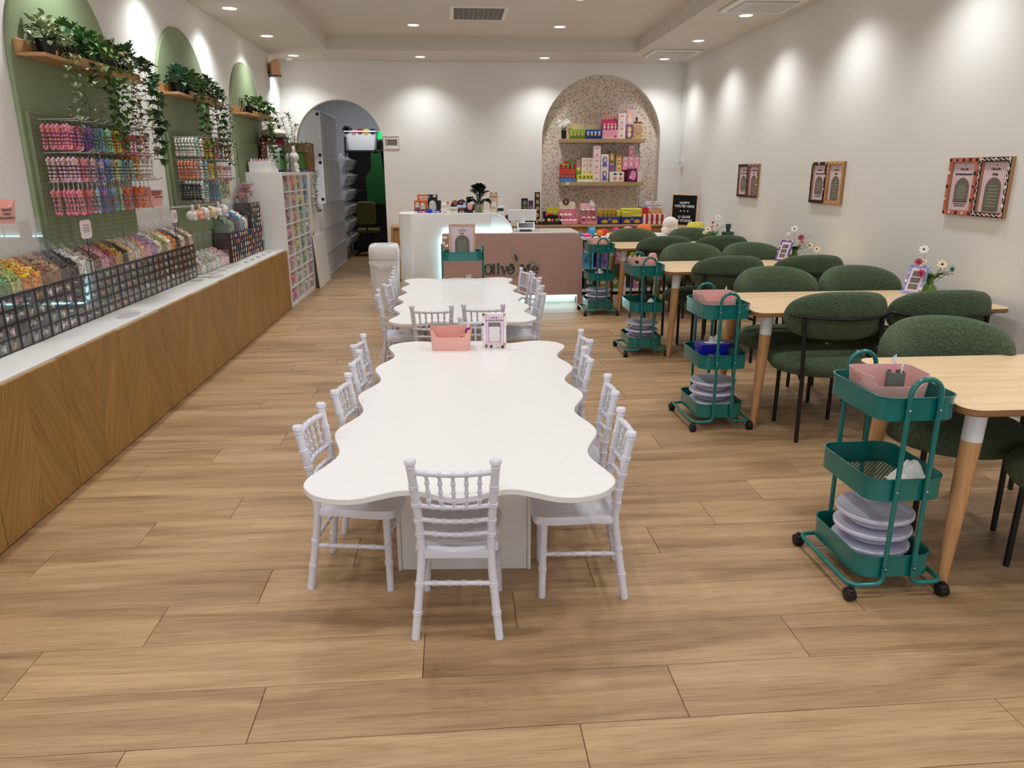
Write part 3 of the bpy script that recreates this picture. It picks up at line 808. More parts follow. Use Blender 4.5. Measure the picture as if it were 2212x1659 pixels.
shelf_plant('trailing_eucalyptus', 'bronze leaved plant trailing from the middle shelf', 6.76, 8, LEAFB, 'round', 0.034, 0.028, [(0.34, -0.06, 13), (0.42, 0.02, 15), (0.46, 0.1, 16), (0.36, 0.06, 13)], 110, g1)
shelf_plant('trailing_ivy', 'dark drooping plant toward the right of the middle shelf', 6.98, 9, LEAFD, 'heart', 0.055, 0.045, [(0.42, 0.0, 11), (0.5, 0.07, 13), (0.36, -0.06, 10), (0.46, 0.12, 12)], 80, g1)
shelf_plant('trailing_eucalyptus', 'fine silver plant spilling off the right end of the middle shelf', 7.18, 10, LEAFS, 'round', 0.03, 0.024, [(0.5, 0.0, 20), (0.42, 0.07, 17), (0.54, 0.1, 20), (0.34, -0.03, 14)], 90, g1)
shelf_plant('trailing_eucalyptus', 'silver plant hanging in a long tail from the farthest shelf', 8.42, 11, LEAFS, 'round', 0.034, 0.028, [(0.6, 0.04, 24), (0.66, 0.1, 26), (0.5, 0.16, 20)], 60, g2)
shelf_plant('trailing_ivy', 'lush green plant in the middle of the farthest shelf', 8.72, 12, LEAFM, 'heart', 0.052, 0.044, [(0.4, 0.0, 12), (0.46, 0.08, 13), (0.36, -0.08, 11), (0.5, 0.14, 14), (0.42, 0.05, 12)], 120, g2)
shelf_plant('leafy_plant', 'dark green bushy plant at the right end of the farthest shelf', 9.0, 13, LEAFD, 'heart', 0.06, 0.05, [(0.3, 0.0, 8), (0.4, 0.08, 10), (0.34, 0.15, 9)], 90, g2)

# ---- pegboard hooks and bead wrist straps
PAL = {'pink': 'e58ba4', 'rose': 'd9677f', 'purple': '9a6cc0', 'blue': '6f8fc8', 'teal': '5db6b0', 'mint': '8fd6b4', 'yellow': 'e3d063', 'orange': 'e8633a', 'red': 'b3263a', 'white': 'ece6e2', 'pearl': 'efe9e6', 'gold': 'c9a23a', 'cream': 'e6d7ae', 'lilac': 'c3a6d6', 'peach': 'efb39c', 'black': '26242a', 'sky': '9cc9de', 'green': '4f9a5a', 'pastel': 'd9b8c8', 'tan': 'd3b678', 'coral': 'e88f78', 'silver': 'c9ccd2'}
def C(n): return lin(PAL.get(n, n))
def strap_mesh(nb, wid, length, br, flower, cord, charm=False):
    q = MB(); q.mi = 1
    q.tube([(0, 0, 0), (0, 0.002, -cord * 0.5), (0, 0, -cord)], 0.0016, 4)
    pts = []
    for k in range(nb):
        a = 2 * pi * k / nb
        yy = wid * sin(a) * (0.75 + 0.25 * cos(a)) ; zz = -cord - length / 2 + length / 2 * cos(a)
        pts.append((0.004 * sin(a * 3), yy, zz))
    q.mi = 0
    for k, p in enumerate(pts):
        q.sph(p, br * (1.25 if k % 4 == 0 and charm else 1), 6, 4)
    q.mi = 1
    q.tube(pts, 0.0012, 4, closed=True)
    if flower:
        zz = -cord - 0.012
        q.mi = 2
        for k in range(5):
            a = 2 * pi * k / 5 + 0.3
            q.sph((0.013 * 0.3, -0.01 + 0.0 + 0.014 * cos(a), zz + 0.014 * sin(a)), (0.006, 0.0105, 0.0105), 6, 4)
        q.mi = 3
        q.sph((0.008, -0.012, zz), 0.0055, 6, 4)
    return q
CORDB = mat('black_cord', '17161a', 0.6)
CORDW = mat('white_cord', 'd9d3d2', 0.6)
PETAL = mat('flower_charm', rough=0.3, objcol=True, var=0.1)
YOLK = mat('flower_centre', 'e8b23a', 0.4)
def proto_strap(key, *a, cordm=CORDB):
    o = strap_mesh(*a).build('bead_strap', [BEADM, cordm, PETAL, YOLK], smooth=True, angle=80)
    o['category'] = 'bead strap'
    me = o.data; bpy.data.objects.remove(o)
    return me
SM = {'round': proto_strap('r', 18, 0.021, 0.115, 0.0078, False, 0.03), 'flower': proto_strap('f', 18, 0.021, 0.115, 0.0076, True, 0.03),
      'charm': proto_strap('c', 14, 0.02, 0.12, 0.0066, True, 0.045, True, cordm=CORDW), 'fine': proto_strap('n', 20, 0.017, 0.13, 0.0062, False, 0.04, cordm=CORDW),
      'pearl': proto_strap('p', 14, 0.022, 0.12, 0.0098, False, 0.012, cordm=CORDW)}
hk = MB(); hk.tube(bend([(0, 0, 0), (0.2, 0, 0.004), (0.222, 0, 0.018)], 0.01), 0.0028, 6); hk.sph((0.222, 0, 0.018), 0.0045, 6, 4)
hook_me = hk.build('peg_hook', CHROME); hook_data = hook_me.data; bpy.data.objects.remove(hook_me)
boards = [o for o in COL.objects if o.name.startswith('pegboard')]
ROWN = {0: 'top', 1: 'second', 2: 'third', 3: 'bottom'}
def hook_row(bi, row, z, pegs, n=6, x0=0.03, dx=0.03):
    board = boards[bi]
    m = len(pegs)
    for j, spec in enumerate(pegs):
        kind, colr = spec[0], spec[1]
        y = -0.53 + j * 1.06 / max(1, m - 1) * (0.98)
        h = bpy.data.objects.new('peg_hook', hook_data); COL.objects.link(h); h.parent = board; h.location = (0.022, y, z)
        cnt = spec[2] if len(spec) > 2 else n
        for k in range(cnt):
            o = bpy.data.objects.new('bead_strap', SM[kind]); COL.objects.link(o)
            cc = colr if isinstance(colr, str) else colr[k % len(colr)]
            o.color = C(cc)
            o.location = (XL + 0.044 + x0 + 0.012 + k * dx * (5.0 / max(5, cnt)), ARCHY[bi] + y + random.uniform(-0.004, 0.004), z - 0.001)
            o.rotation_euler = (random.uniform(-0.06, 0.06), random.uniform(-0.05, 0.05), random.uniform(-0.35, 0.1))
            tag(o, '%s bead strap, %s out on the %s hook of the %s row, %s pegboard' % (cc, ORD[k], ORD[j], ROWN[row], AN[bi]), 'bead strap', 'bead straps on the %s pegboard' % AN[bi])
R3 = ['pastel', 'mint', 'yellow', 'lilac', 'peach', 'sky']
hook_row(0, 0, 1.70, [('flower', 'pink'), ('round', 'pink'), ('flower', 'purple'), ('round', 'blue', 5), ('flower', 'mint', 5), ('round', 'yellow', 5), ('flower', 'orange', 4), ('fine', 'rose', 6), ('charm', 'pink', 6), ('fine', 'pastel', 6)])
hook_row(0, 1, 1.535, [('flower', 'pastel'), ('flower', 'pink'), ('flower', 'pastel'), ('charm', 'lilac', 5), ('flower', 'blue', 5), ('round', 'cream', 5), ('flower', 'mint', 4), ('round', 'sky', 5), ('pearl', 'gold', 5), ('pearl', 'purple', 3), ('pearl', 'pearl', 5)])
hook_row(0, 2, 1.385, [('charm', 'pink'), ('charm', 'rose'), ('charm', R3), ('charm', 'purple', 5), ('charm', 'blue', 5), ('charm', 'mint', 5), ('charm', 'orange', 5), ('fine', 'sky', 4), ('charm', 'orange', 5), ('fine', 'peach', 6), ('charm', 'pink', 4)])
hook_row(1, 0, 1.70, [('pearl', 'pearl', 6), ('pearl', 'mint', 5), ('pearl', 'pearl', 5), ('fine', 'pink', 3), ('pearl', 'yellow', 5), ('round', 'green', 4), ('round', 'orange', 4), ('pearl', 'tan', 4), ('round', 'purple', 4), ('fine', 'sky', 3), ('round', 'coral', 4)])
hook_row(1, 1, 1.53, [('pearl', 'coral', 6), ('pearl', 'white', 5), ('pearl', 'sky', 5), ('round', 'yellow', 5), ('round', 'pink', 4), ('fine', 'pastel', 5), ('charm', 'yellow', 4), ('charm', 'pink', 4), ('charm', 'lilac', 4)])
hook_row(1, 2, 1.375, [('round', 'black', 6), ('pearl', 'white', 5), ('fine', 'white', 5), ('round', 'teal', 4), ('fine', 'purple', 5), ('round', 'teal', 4), ('charm', 'mint', 4), ('round', 'sky', 4), ('charm', 'yellow', 4), ('pearl', 'tan', 3)])
# soft keyring toys along the lowest hooks of the middle pegboard
def toy_hook(y):
    h = bpy.data.objects.new('peg_hook', hook_data); COL.objects.link(h); h.parent = boards[1]; h.location = (0.022, y - ARCHY[1], 1.183); h.scale = (0.98, 1, 1)
def soft_toy(label, y, colr, kind, ribbon=None):
    t = thing('plush_keyring', label, 'keyring', (XL + 0.24, y, 1.2), 0.35, 'plush keyrings under the middle pegboard')
    toy_hook(y)
    m = mat('plush_' + colr, PAL.get(colr, colr), 0.95, bump=0.5, bs=120, sheen=0.3)
    q = MB()
    if kind == 'bunny':
        q.sph((0, 0, -0.075), (0.04, 0.046, 0.036), 14, 8); q.sph((0.01, -0.02, -0.03), (0.01, 0.012, 0.035), 8, 6); q.sph((0.01, 0.02, -0.03), (0.01, 0.012, 0.035), 8, 6); q.sph((0.02, -0.035, -0.1), 0.014, 8, 6); q.sph((0.02, 0.035, -0.1), 0.014, 8, 6)
    else:
        q.sph((0, 0, -0.07), (0.042, 0.05, 0.045), 14, 8); q.sph((0.025, -0.02, -0.115), 0.014, 8, 6); q.sph((0.025, 0.024, -0.115), 0.014, 8, 6); q.sph((-0.01, -0.04, -0.04), 0.015, 8, 6); q.sph((-0.01, 0.04, -0.04), 0.015, 8, 6)
    q.build('body', m, t)
    q = MB(); q.sph((0.038, -0.014, -0.068), 0.004, 6, 4); q.sph((0.038, 0.014, -0.068), 0.004, 6, 4); q.sph((0.043, 0, -0.078), 0.003, 6, 4); q.build('face', BLACKP, t)
    q = MB(); q.tube([(0, 0.012 * sin(a), -0.005 + 0.013 * cos(a)) for a in [2 * pi * k / 12 for k in range(12)]], 0.0018, 5, closed=True); q.build('key_ring', CHROME, t)
    if ribbon:
        q = MB(); q.box(0.043, 0.045, -0.01, 0.01, -0.19, -0.03); q.build('ribbon', mat('ribbon_' + ribbon, PAL[ribbon], 0.5), t)
soft_toy('white plush rabbit keyring lying leftmost under the middle pegboard', 5.83, 'white', 'bunny')
soft_toy('blush plush rabbit keyring with a long pink ribbon', 5.98, 'peach', 'bunny', 'pink')
soft_toy('round white plush keyring beside the pink ribboned one', 6.12, 'white', 'bear')
soft_toy('white plush keyring with a cream back, in the middle of the row', 6.3, 'cream', 'bear')
soft_toy('white plush keyring with a lilac ribbon, near the right of the row', 6.46, 'white', 'bunny', 'lilac')
soft_toy('largest white plush keyring at the right end of the row', 6.62, 'white', 'bear')

# ------------------------------------------------------------------ low oak cabinet run and its white top
XC = -1.786
edges = [1.57, 2.17, 2.77, 3.37, 3.98, 4.58, 5.18, 5.78, 6.38, 6.98, 7.58, 8.18]
for i, (a, c) in enumerate(zip(edges, edges[1:])):
    k = len(edges) - 2 - i
    t = thing('base_cabinet', 'low oak chevron-front cabinet under the white top, %s counted from the far end' % ORD[k], 'cabinet', (XC, (a + c) / 2, 0), 0, 'oak chevron cabinets')
    w = (c - a) / 2
    q = MB(); q.box(-0.4, -0.02, -w + 0.001, w - 0.001, 0.0, 0.615); q.build('body', OAKZ, t, smooth=False)
    top = 0.628 + (0.004 if i % 2 else 0)
    q = MB(); q.cbox(-0.018, 0, -w + 0.0022, w - 0.0022, 0.006, top, 0.0015); d = q.build('door', CHEVRON, t, smooth=False)
    # shift the door's own coordinates so the chevron runs on from door to door
    off = (i % 2) * 0.3
    me = d.data
    for v in me.vertices: v.co.y += off + 0.3
    d.location = (0, -off - 0.3, 0)
for a, c, lab in ((1.57, 4.575, 'nearer white worktop slab on the oak cabinets, left wall'), (4.585, 8.18, 'farther white worktop slab on the oak cabinets, left wall')):
    q = MB(); q.cbox(XL, XC - 0.019, a, c, 0.6155, 0.64, 0.003)
    tag(q.build('worktop', WHITE), lab, 'worktop')
CT = 0.64
STK = m_stripes('decal_print', 'd2c8cc', 'b5a6ae', 60)
for y, r, rr, lab in ((4.36, 0.05, 0.12, 'large pale round decal on the nearer white worktop'), (6.0, 0.05, 0.12, 'large pale round decal on the farther white worktop')):
    q = MB(); q.lathe([(0.0001, 0.0008), (1, 0.0008), (1, 0)], n=28, sx=r, sy=rr)
    tag(q.build('counter_decal', STK, loc=(-1.88, y, CT)), lab, 'decal')
for i, y in enumerate((6.98, 7.2, 7.42, 7.64, 7.86)):
    q = MB(); q.lathe([(0.0001, 0.0008), (1, 0.0008), (1, 0)], n=16, sx=0.02, sy=0.028)
    tag(q.build('counter_dot_decal', DARKG, loc=(-1.9, y, CT)), 'small dark dot decal on the white worktop, %s of five toward the back' % ORD[i], 'decal', 'small dark decals')

# ------------------------------------------------------------------ acrylic drawer blocks with charms, bins of beads on top
rnd = random.Random(5)
def pile(rnd, n, sx, sy, z0, z1, r, flat=0.7, slope=0.0):
    # loose heap of small pieces: x depth, y width; slope raises the back (-x)
    q = MB()
    for k in range(n):
        x, y = rnd.uniform(-sx, sx), rnd.uniform(-sy, sy)
        t = (sx - x) / (2 * sx)
        zz = z0 + (z1 - z0) * (rnd.random() ** 0.5) + slope * t ** 0.8
        rr = r * rnd.uniform(0.7, 1.25)
        kind = rnd.randrange(3)
        q.T = Matrix.Translation((x, y, zz)) @ Matrix.Rotation(rnd.uniform(0, 3), 4, 'X') @ Matrix.Rotation(rnd.uniform(0, 3), 4, 'Y')
        if kind == 0: q.sph((0, 0, 0), (rr, rr, rr * flat), 6, 3)
        elif kind == 1: q.sph((0, 0, 0), (rr * 1.2, rr * 0.6, rr * 0.6), 5, 3)
        else: q.box(-rr * .8, rr * .8, -rr * .6, rr * .6, -rr * .4, rr * .4)
    q.T = None
    return q
DW, DD = 0.089, 0.145
def mesh_of(mb, name, m, **k):
    o = mb.build(name, m, **k); me = o.data; bpy.data.objects.remove(o); return me
def drawer_meshes(h):
    q = MB(); b = 0.0018
    w = DW / 2 - 0.003
    q.mi = 0
    q.box(-0.0025, 0, -w, w, 0.002, h - 0.004)                       # clear front
    q.mi = 1
    q.box(-0.003, 0.0006, -w, w, 0.002, 0.0045); q.box(-0.003, 0.0006, -w, w, h - 0.006, h - 0.004)
    q.box(-0.003, 0.0006, -w, -w + b, 0.002, h - 0.004); q.box(-0.003, 0.0006, w - b, w, 0.002, h - 0.004)
    q.add([(0.0008, -0.011, h - 0.004), (0.0008, 0.011, h - 0.004), (0.0008, 0, h - 0.02)], [(0, 1, 2)])   # finger notch
    return mesh_of(q, 'drawer', [ACRY, EDGE], smooth=False)
DRW = {4: drawer_meshes(0.0625), 5: drawer_meshes(0.05)}
CONT = [mesh_of(pile(rnd, 14, 0.05, 0.036, 0.01, 0.034, 0.0125), 'charms', CHUNKM, smooth=False) for _ in range(5)]
CONTP = ['e9c2c8', 'f0e6e0', 'd9a35a', 'e58ba4', 'cfd6d0', 'e8e2d8', 'b9a6d0', 'd88f9a', 'e6d9c0', 'a8c9b8', 'e8855a', 'd7c7cf', 'f2f0ee', 'c98f7a', 'a9c4dc', 'e8d39a', 'b98a5e', 'efdde2']
XD = -2.02
def drawer_unit(y, rows, label):
    t = thing('drawer_block', label, 'drawer unit', (XD, y, CT), 0, 'acrylic charm drawer blocks')
    H = 0.255; h = (H - 0.005) / rows; W = 0.27
    q = MB()
    for r in range(rows + 1): q.box(-DD, 0, -W / 2, W / 2, r * h, r * h + 0.003)
    for c in range(4):
        yy = -W / 2 + c * DW + 0.0015 * (1 if c == 0 else (-1 if c == 3 else 0))
        q.box(-DD, 0.0012, yy - 0.0022, yy + 0.0022, 0, H)
    q.build('case', SMOKE, t, smooth=False)
    q = MB(); q.box(-DD - 0.002, -DD, -W / 2, W / 2, 0, H); q.build('back_panel', BACKP, t, smooth=False)
    q = MB()
    for c in range(4):
        yy = -W / 2 + c * DW + 0.0015 * (1 if c == 0 else (-1 if c == 3 else 0))
        q.box(0.0012, 0.0018, yy - 0.0024, yy + 0.0024, 0, H)
    q.box(0.0012, 0.0018, -W / 2, W / 2, H - 0.006, H)
    q.build('edge_trim', EDGE, t, smooth=False)
    for r in range(rows):
        for c in range(3):
            d = bpy.data.objects.new('drawer', DRW[rows]); COL.objects.link(d); d.parent = t
            d.location = (0.0, -W / 2 + (c + 0.5) * DW + 0.0015, r * h + 0.003)
            p = bpy.data.objects.new('charms', CONT[rnd.randrange(5)]); COL.objects.link(p); p.parent = d
            p.location = (-0.055, 0, 0); p.color = C(rnd.choice(CONTP)); p['kind'] = 'stuff'
            if rnd.random() < 0.25: p.rotation_euler = (0, 0, pi)
UY = [2.56 + 0.2755 * i for i in range(13)]
for i, y in enumerate(UY):
    drawer_unit(y, 4 if i < 6 else 5, 'smoky acrylic block of small charm drawers, %s counted from the far end' % ORD[len(UY) - 1 - i])
# bins on top: low clear front, tall clear back, sloping sides, filled with loose beads
BT = CT + 0.256
def bin_mesh():
    q = MB(); w = DW / 2 - 0.0012; e = 0.0016; d = DD
    q.mi = 0
    q.box(-e, 0, -w, w, 0.002, 0.062); q.box(-d, -d + e, -w, w, 0.002, 0.315); q.box(-d, 0, -w, w, 0, 0.002)
    for s in (-w, w - e):
        q.add([(0, s, 0.002), (0, s, 0.062), (-d, s, 0.2), (-d, s, 0.002), (0, s + e, 0.002), (0, s + e, 0.062), (-d, s + e, 0.2), (-d, s + e, 0.002)],
              [(0, 1, 2, 3), (7, 6, 5, 4), (0, 4, 5, 1), (1, 5, 6, 2), (2, 6, 7, 3), (3, 7, 4, 0)])
    return mesh_of(q, 'bin', ACRY, smooth=False)
BINM = bin_mesh()
def heap_mesh():
    q = pile(rnd, 150, 0.066, 0.038, 0.046, 0.066, 0.0098, slope=0.075)
    q.add([(0.068, -0.04, 0.003), (0.068, 0.04, 0.003), (0.068, 0.04, 0.05), (0.068, -0.04, 0.05), (-0.066, -0.04, 0.003), (-0.066, 0.04, 0.003), (-0.066, 0.04, 0.118), (-0.066, -0.04, 0.118)], BOXF)
    # beads showing through the front
    for k in range(26):
        q.sph((0.067, rnd.uniform(-0.035, 0.035), rnd.uniform(0.01, 0.052)), rnd.uniform(0.006, 0.01), 5, 3)
    return mesh_of(q, 'beads', CHUNKM, smooth=False)
HEAPS = [heap_mesh() for _ in range(5)]
HCOL = ['7d6a9a', 'c0337a', 'e8622a', 'd9432e', '8ea04a', 'c9b8ae', 'd8cfc8', 'e8929c', 'a58bbf', '7a86b8', '8fa5bf', '6f9a62', 'b9c67a', 'd9a63a', 'dfa94a', '8f6a4a', 'a98a6a', '5b5654', '2f2c2e', 'd8d5cf', 'b9aa9a', '7a5a44', 'd99aa8', 'a33a44', 'c9a040', '3a3330', 'e6c79a', 'ddd6ce', 'e2b49a', 'e5a5b0', 'b79ac8', 'e6dccb', 'a4a86a', 'e8dcc8', 'e0973a', '453b36', 'dcd2c4', '8a6f5e', 'e0c9c0']
HN = ['purple', 'magenta', 'orange', 'red-orange', 'olive green', 'beige', 'cream', 'pink', 'lavender', 'periwinkle', 'grey-blue', 'green', 'lime', 'golden', 'amber', 'brown', 'tan', 'charcoal', 'black', 'white', 'taupe', 'dark brown', 'rose', 'deep red', 'mustard', 'near-black', 'straw', 'ivory', 'apricot', 'blush', 'lilac', 'pearl', 'moss', 'shell', 'bright orange', 'espresso', 'sand', 'mocha', 'skin-pink']
k = 0
for i, y in enumerate(UY):
    for c in range(3):
        t = thing('bead_bin', 'clear bin of %s beads on top of the drawer blocks' % HN[k], 'bin', (XD, y - 0.135 + (c + 0.5) * DW + 0.0015, BT), 0, 'bead bins on the drawer blocks')
        o = bpy.data.objects.new('bin', BINM); COL.objects.link(o); o.parent = t
        o = bpy.data.objects.new('beads', HEAPS[k % 5]); COL.objects.link(o); o.parent = t; o.location = (-0.073, 0, 0); o.color = lin(HCOL[k]); o['kind'] = 'stuff'
        k += 1
# small sign cards on sticks above the bins
def stick_sign(y, label, w=0.06, h=0.075):
    t = thing('stick_sign', label, 'sign', (XD + 0.012, y, CT + 0.256), 0, 'stick signs above the bins')
    q = MB(); q.cbox(-0.0015, 0.0015, -0.004, 0.004, 0.0, 0.2, 0.0005); q.build('stick', DARKG, t)
    q = MB(); q.prism(rrect(-w, w, 0.19, 0.19 + 2 * h, 0.02), 0.002, 0.005, 'x'); q.build('card', STRIPE, t, smooth=False)
    q = MB(); q.prism(rrect(-w * .82, w * .82, 0.215, 0.165 + 2 * h, 0.012), 0.005, 0.0056, 'x'); q.build('panel', CARD, t, smooth=False)
    q = MB(); q.box(0.0056, 0.006, -w * .6, w * .6, 0.19 + h * 1.42, 0.19 + h * 1.5); q.build('heading_line', REDINK, t, smooth=False)
    q = MB()
    for j in range(4): q.box(0.0056, 0.006, -w * (.68 - .1 * (j % 2)), w * (.68 - .1 * (j % 2)), 0.19 + h * (1.18 - .16 * j), 0.19 + h * (1.23 - .16 * j))
    q.build('text_lines', INK, t, smooth=False)
stick_sign(4.28, 'pink striped sign card on a stick above the black bead bins', 0.06, 0.05)
stick_sign(5.62, 'small white sign card on a stick above the farther bead bins', 0.055, 0.045)
# pink handled bins standing among the tall clear backs
def pink_bin(t, w, d, h, dip, wall=0.0022, taper=0.9, r=0.02, slots=True, side_dip=True, m=None):
    # open tub: wide (x) by deep (y); front (-y) wall dips between the ends
    n = 9
    def ring(sc, zf, ins):
        out = []
        hw, hd = w / 2 * sc - ins, d / 2 * sc - ins
        segs = []
        rr = max(0.004, r - ins)
        for cx, cy, a0 in ((hw - rr, hd - rr, 0), (-hw + rr, hd - rr, 90), (-hw + rr, -hd + rr, 180)):
            for i in range(6): a = radians(a0 + 18 * i); segs.append((cx + rr * cos(a), cy + rr * sin(a)))
        for u in [i / 12 for i in range(1, 12)]: segs.append((-hw + rr + (2 * hw - 2 * rr) * u, -hd))
        cx, cy = hw - rr, -hd + rr
        for i in range(6): a = radians(270 + 18 * i); segs.append((cx + rr * cos(a), cy + rr * sin(a)))
        for x, y in segs:
            z = zf
            if zf > 0.004 and dip:
                u = abs(x) / (hw if hw else 1)
                if y < -hd * 0.55:
                    g = min(1, max(0, (0.86 - u) / 0.2)) if y < -hd + 0.002 else 0
                    z = zf - dip * (3 * g * g - 2 * g ** 3)
            out.append((x, y, z))
        return out
    o1, o2, i2, i1 = ring(taper, 0.0, 0), ring(1, h, 0), ring(1, h, wall), ring(taper, 0.003, wall)
    n = len(o1); vs = o1 + o2 + i2 + i1; fs = []
    for kx in range(3):
        fs += [(kx * n + i, kx * n + (i + 1) % n, (kx + 1) * n + (i + 1) % n, (kx + 1) * n + i) for i in range(n)]
    fs += [tuple(range(n))[::-1], tuple(range(3 * n, 4 * n))]
    q = MB(); q.add(vs, fs)
    o = q.build('tub', m or PINKP, t, angle=35)
    if slots:
        hm = mat('slot_shadow', 'c98f86', 0.5)
        for s in (-1, 1):
            q = MB(); pts = rrect(-0.034, 0.034, h * 0.72, h * 0.72 + 0.02, 0.0099)
            x = s * (w / 2 * (taper + (1 - taper) * 0.8)) + s * 0.0006
            q.prism(pts, x - 0.0004, x + 0.0004, 'x'); q.build('handle_slot', hm, t, smooth=False)
    return o
def wall_bin(y, label, lines, rz=radians(70)):
    t = thing('pink_bin', label, 'bin', (XD - 0.045, y, BT + 0.318), rz, 'pink bins above the bead bins')
    pink_bin(t, 0.24, 0.13, 0.105, 0.034, r=0.016, slots=False)
    for j, s in enumerate(lines):
        text('lettering', s, 0.018, INK, t, (0.06, -0.0665 + 0.0015 * j - 0.001, 0.062 - j * 0.018), (pi / 2 - 0.05, 0, 0))
wall_bin(3.5, 'pink plastic bin labelled in three lines, at the left edge above the bead bins', ['Special', 'resin', 'favourites'])
wall_bin(5.28, 'pink plastic bin between the nearest and middle green arches', ['accessories'])
# clear boxes of pale pieces at the low stretch before the charm display
for i, (y, cc, nm) in enumerate(((6.19, 'e6dccf', 'ivory'), (6.32, 'cfd5d2', 'grey-white'), (6.45, 'ece8de', 'cream'), (6.58, 'e8eee2', 'pale green'), (6.71, 'efd0cc', 'blush'), (6.83, 'e9b9c6', 'pink'))):
    t = thing('clear_box', 'clear acrylic box of %s pieces standing on the white worktop' % nm, 'box', (XD, y, CT), 0, 'clear boxes on the worktop')
    q = MB(); w = 0.058
    q.box(-0.002, 0, -w, w, 0, 0.11); q.box(-0.14, -0.138, -w, w, 0, 0.38); q.box(-0.14, 0, -w, -w + 0.002, 0, 0.13); q.box(-0.14, 0, w - 0.002, w, 0, 0.13); q.box(-0.14, 0, -w, w, 0, 0.002)
    q.build('case', ACRY, t, smooth=False)
    o = bpy.data.objects.new('pieces', HEAPS[i % 5]); COL.objects.link(o); o.parent = t; o.location = (-0.072, 0, 0.0025); o.scale = (0.97, 1.25, 1.1); o.color = lin(cc); o['kind'] = 'stuff'
# charm sample display: dark drawers with a glued sample on every front
SAMP = []
for sx, sz in ((0.011, 0.02), (0.014, 0.014), (0.01, 0.022)):
    q = MB(); q.sph((0, 0, 0), (0.006, sx, sz), 8, 5); SAMP.append(mesh_of(q, 'sample', ANY))
SC = ['e8a0b0', 'e2b93a', 'f0ece4', 'a8d0c0', '8fa0c8', 'ede6da', '7a5aa0', 'e07a3a', 'e6a05a', 'd04a4a', '4a8a5a', 'f2c4c0', '3a6aa8', 'f0d8a8', '9a6cc0', 'e4e0dc', 'c98f4a', 'ef9a90']
def sample_block(y0, y1, z0, z1, rows, cols, label):
    t = thing('sample_drawer_block', label, 'drawer unit', (XD + 0.01, (y0 + y1) / 2, z0), 0, 'dark sample drawer blocks')
    w = (y1 - y0) / 2; H = z1 - z0
    q = MB(); q.box(-0.15, -0.004, -w, w, 0, 0.004); q.box(-0.15, -0.004, -w, w, H - 0.004, H); q.box(-0.15, -0.147, -w, w, 0, H); q.box(-0.15, -0.004, w - 0.003, w, 0, H); q.box(-0.15, -0.004, -w, -w + 0.002, 0, H)
    q.build('case', SMOKE, t, smooth=False)
    cw, rh = 2 * w / cols, H / rows
    f = MB(); f.cbox(-0.004, 0.001, -cw / 2 + 0.002, cw / 2 - 0.002, 0.002, rh - 0.002, 0.0015)
    fm = mesh_of(f, 'drawer_front', mat('dark_front', '2b2627', 0.35, var=0.15))
    for r in range(rows):
        for c in range(cols):
            d = bpy.data.objects.new('drawer', fm); COL.objects.link(d); d.parent = t; d.location = (0, -w + (c + .5) * cw, r * rh)
            s = bpy.data.objects.new('sample', SAMP[rnd.randrange(3)]); COL.objects.link(s); s.parent = d; s.location = (0.005, 0, rh / 2)
            s.rotation_euler = (rnd.uniform(-.3, .3), 0, 0); s.color = lin(rnd.choice(SC)); s.scale = (1, min(1, cw / 0.034), min(1.1, rh / 0.046))
    q = MB()
    for j in range(rows):
        for i in range(9):
            yy = -w + 0.02
            q.tube([(-0.14, yy, j * rh + 0.012 + 0.002 * i), (-0.08, yy + rnd.uniform(-.012, .012), j * rh + 0.014 + 0.0025 * i), (-0.015, yy, j * rh + 0.012 + 0.002 * i)], 0.003, 5)
    o = q.build('ribbon_stock', mat('ribbon_stock', 'a33a50', 0.45, island=0.4), t, smooth=False); tag(o, kind='stuff')
sample_block(6.93, 8.12, CT, 0.9, 5, 16, 'long low dark block of drawers with coloured charm samples on the fronts')
sample_block(7.72, 8.12, 0.9005, 1.14, 5, 5, 'upper dark block of sample drawers stacked against the white cube shelf')
for y, cc, nm in ((7.07, '9ec7a0', 'mint green shred'), (7.26, '7a4a72', 'plum filling'), (7.40, '3f8fc0', 'bright blue filling'), (7.56, 'ece8da', 'ivory filling')):
    w = 0.09 if 'mint' in nm else 0.06
    t = thing('clear_box', 'clear box of %s on the dark sample drawers' % nm, 'box', (XD, y, 0.9005), 0, 'clear boxes on the sample drawers')
    q = MB(); q.box(-0.002, 0, -w, w, 0, 0.1); q.box(-0.14, -0.138, -w, w, 0, 0.33); q.box(-0.14, 0, -w, -w + 0.002, 0, 0.13); q.box(-0.14, 0, w - 0.002, w, 0, 0.13); q.box(-0.14, 0, -w, w, 0, 0.002)
    q.build('case', ACRY, t, smooth=False)
    o = bpy.data.objects.new('filling', HEAPS[1]); COL.objects.link(o); o.parent = t; o.location = (-0.072, 0, 0.0025); o.scale = (0.97, w / 0.043, 1.25); o.color = lin(cc); o['kind'] = 'stuff'
for y, z, nm in ((7.84, 1.1405, 'lower'), (7.98, 1.1405, 'upper')):
    t = thing('clear_box', 'small clear box of dark red roses, %s of the pair beside the cube shelf' % nm, 'box', (XD - 0.02 - (0.0 if nm == 'lower' else 0.0), y, z), 0, 'boxes of red roses')
    q = MB(); w = 0.066; hh = 0.1 if nm == 'lower' else 0.2
    q.box(-0.002, 0, -w, w, 0, hh); q.box(-0.12, -0.118, -w, w, 0, hh + 0.04); q.box(-0.12, 0, -w, -w + 0.002, 0, hh); q.box(-0.12, 0, w - 0.002, w, 0, hh); q.box(-0.12, 0, -w, w, 0, 0.002)
    q.build('case', ACRY, t, smooth=False)
    q = pile(rnd, 40, 0.05, 0.055, 0.015, hh - 0.015, 0.02); o = q.build('roses', mat('red_roses', '9a1f30', 0.6, island=0.4), t, smooth=False, loc=(-0.06, 0, 0)); tag(o, kind='stuff')

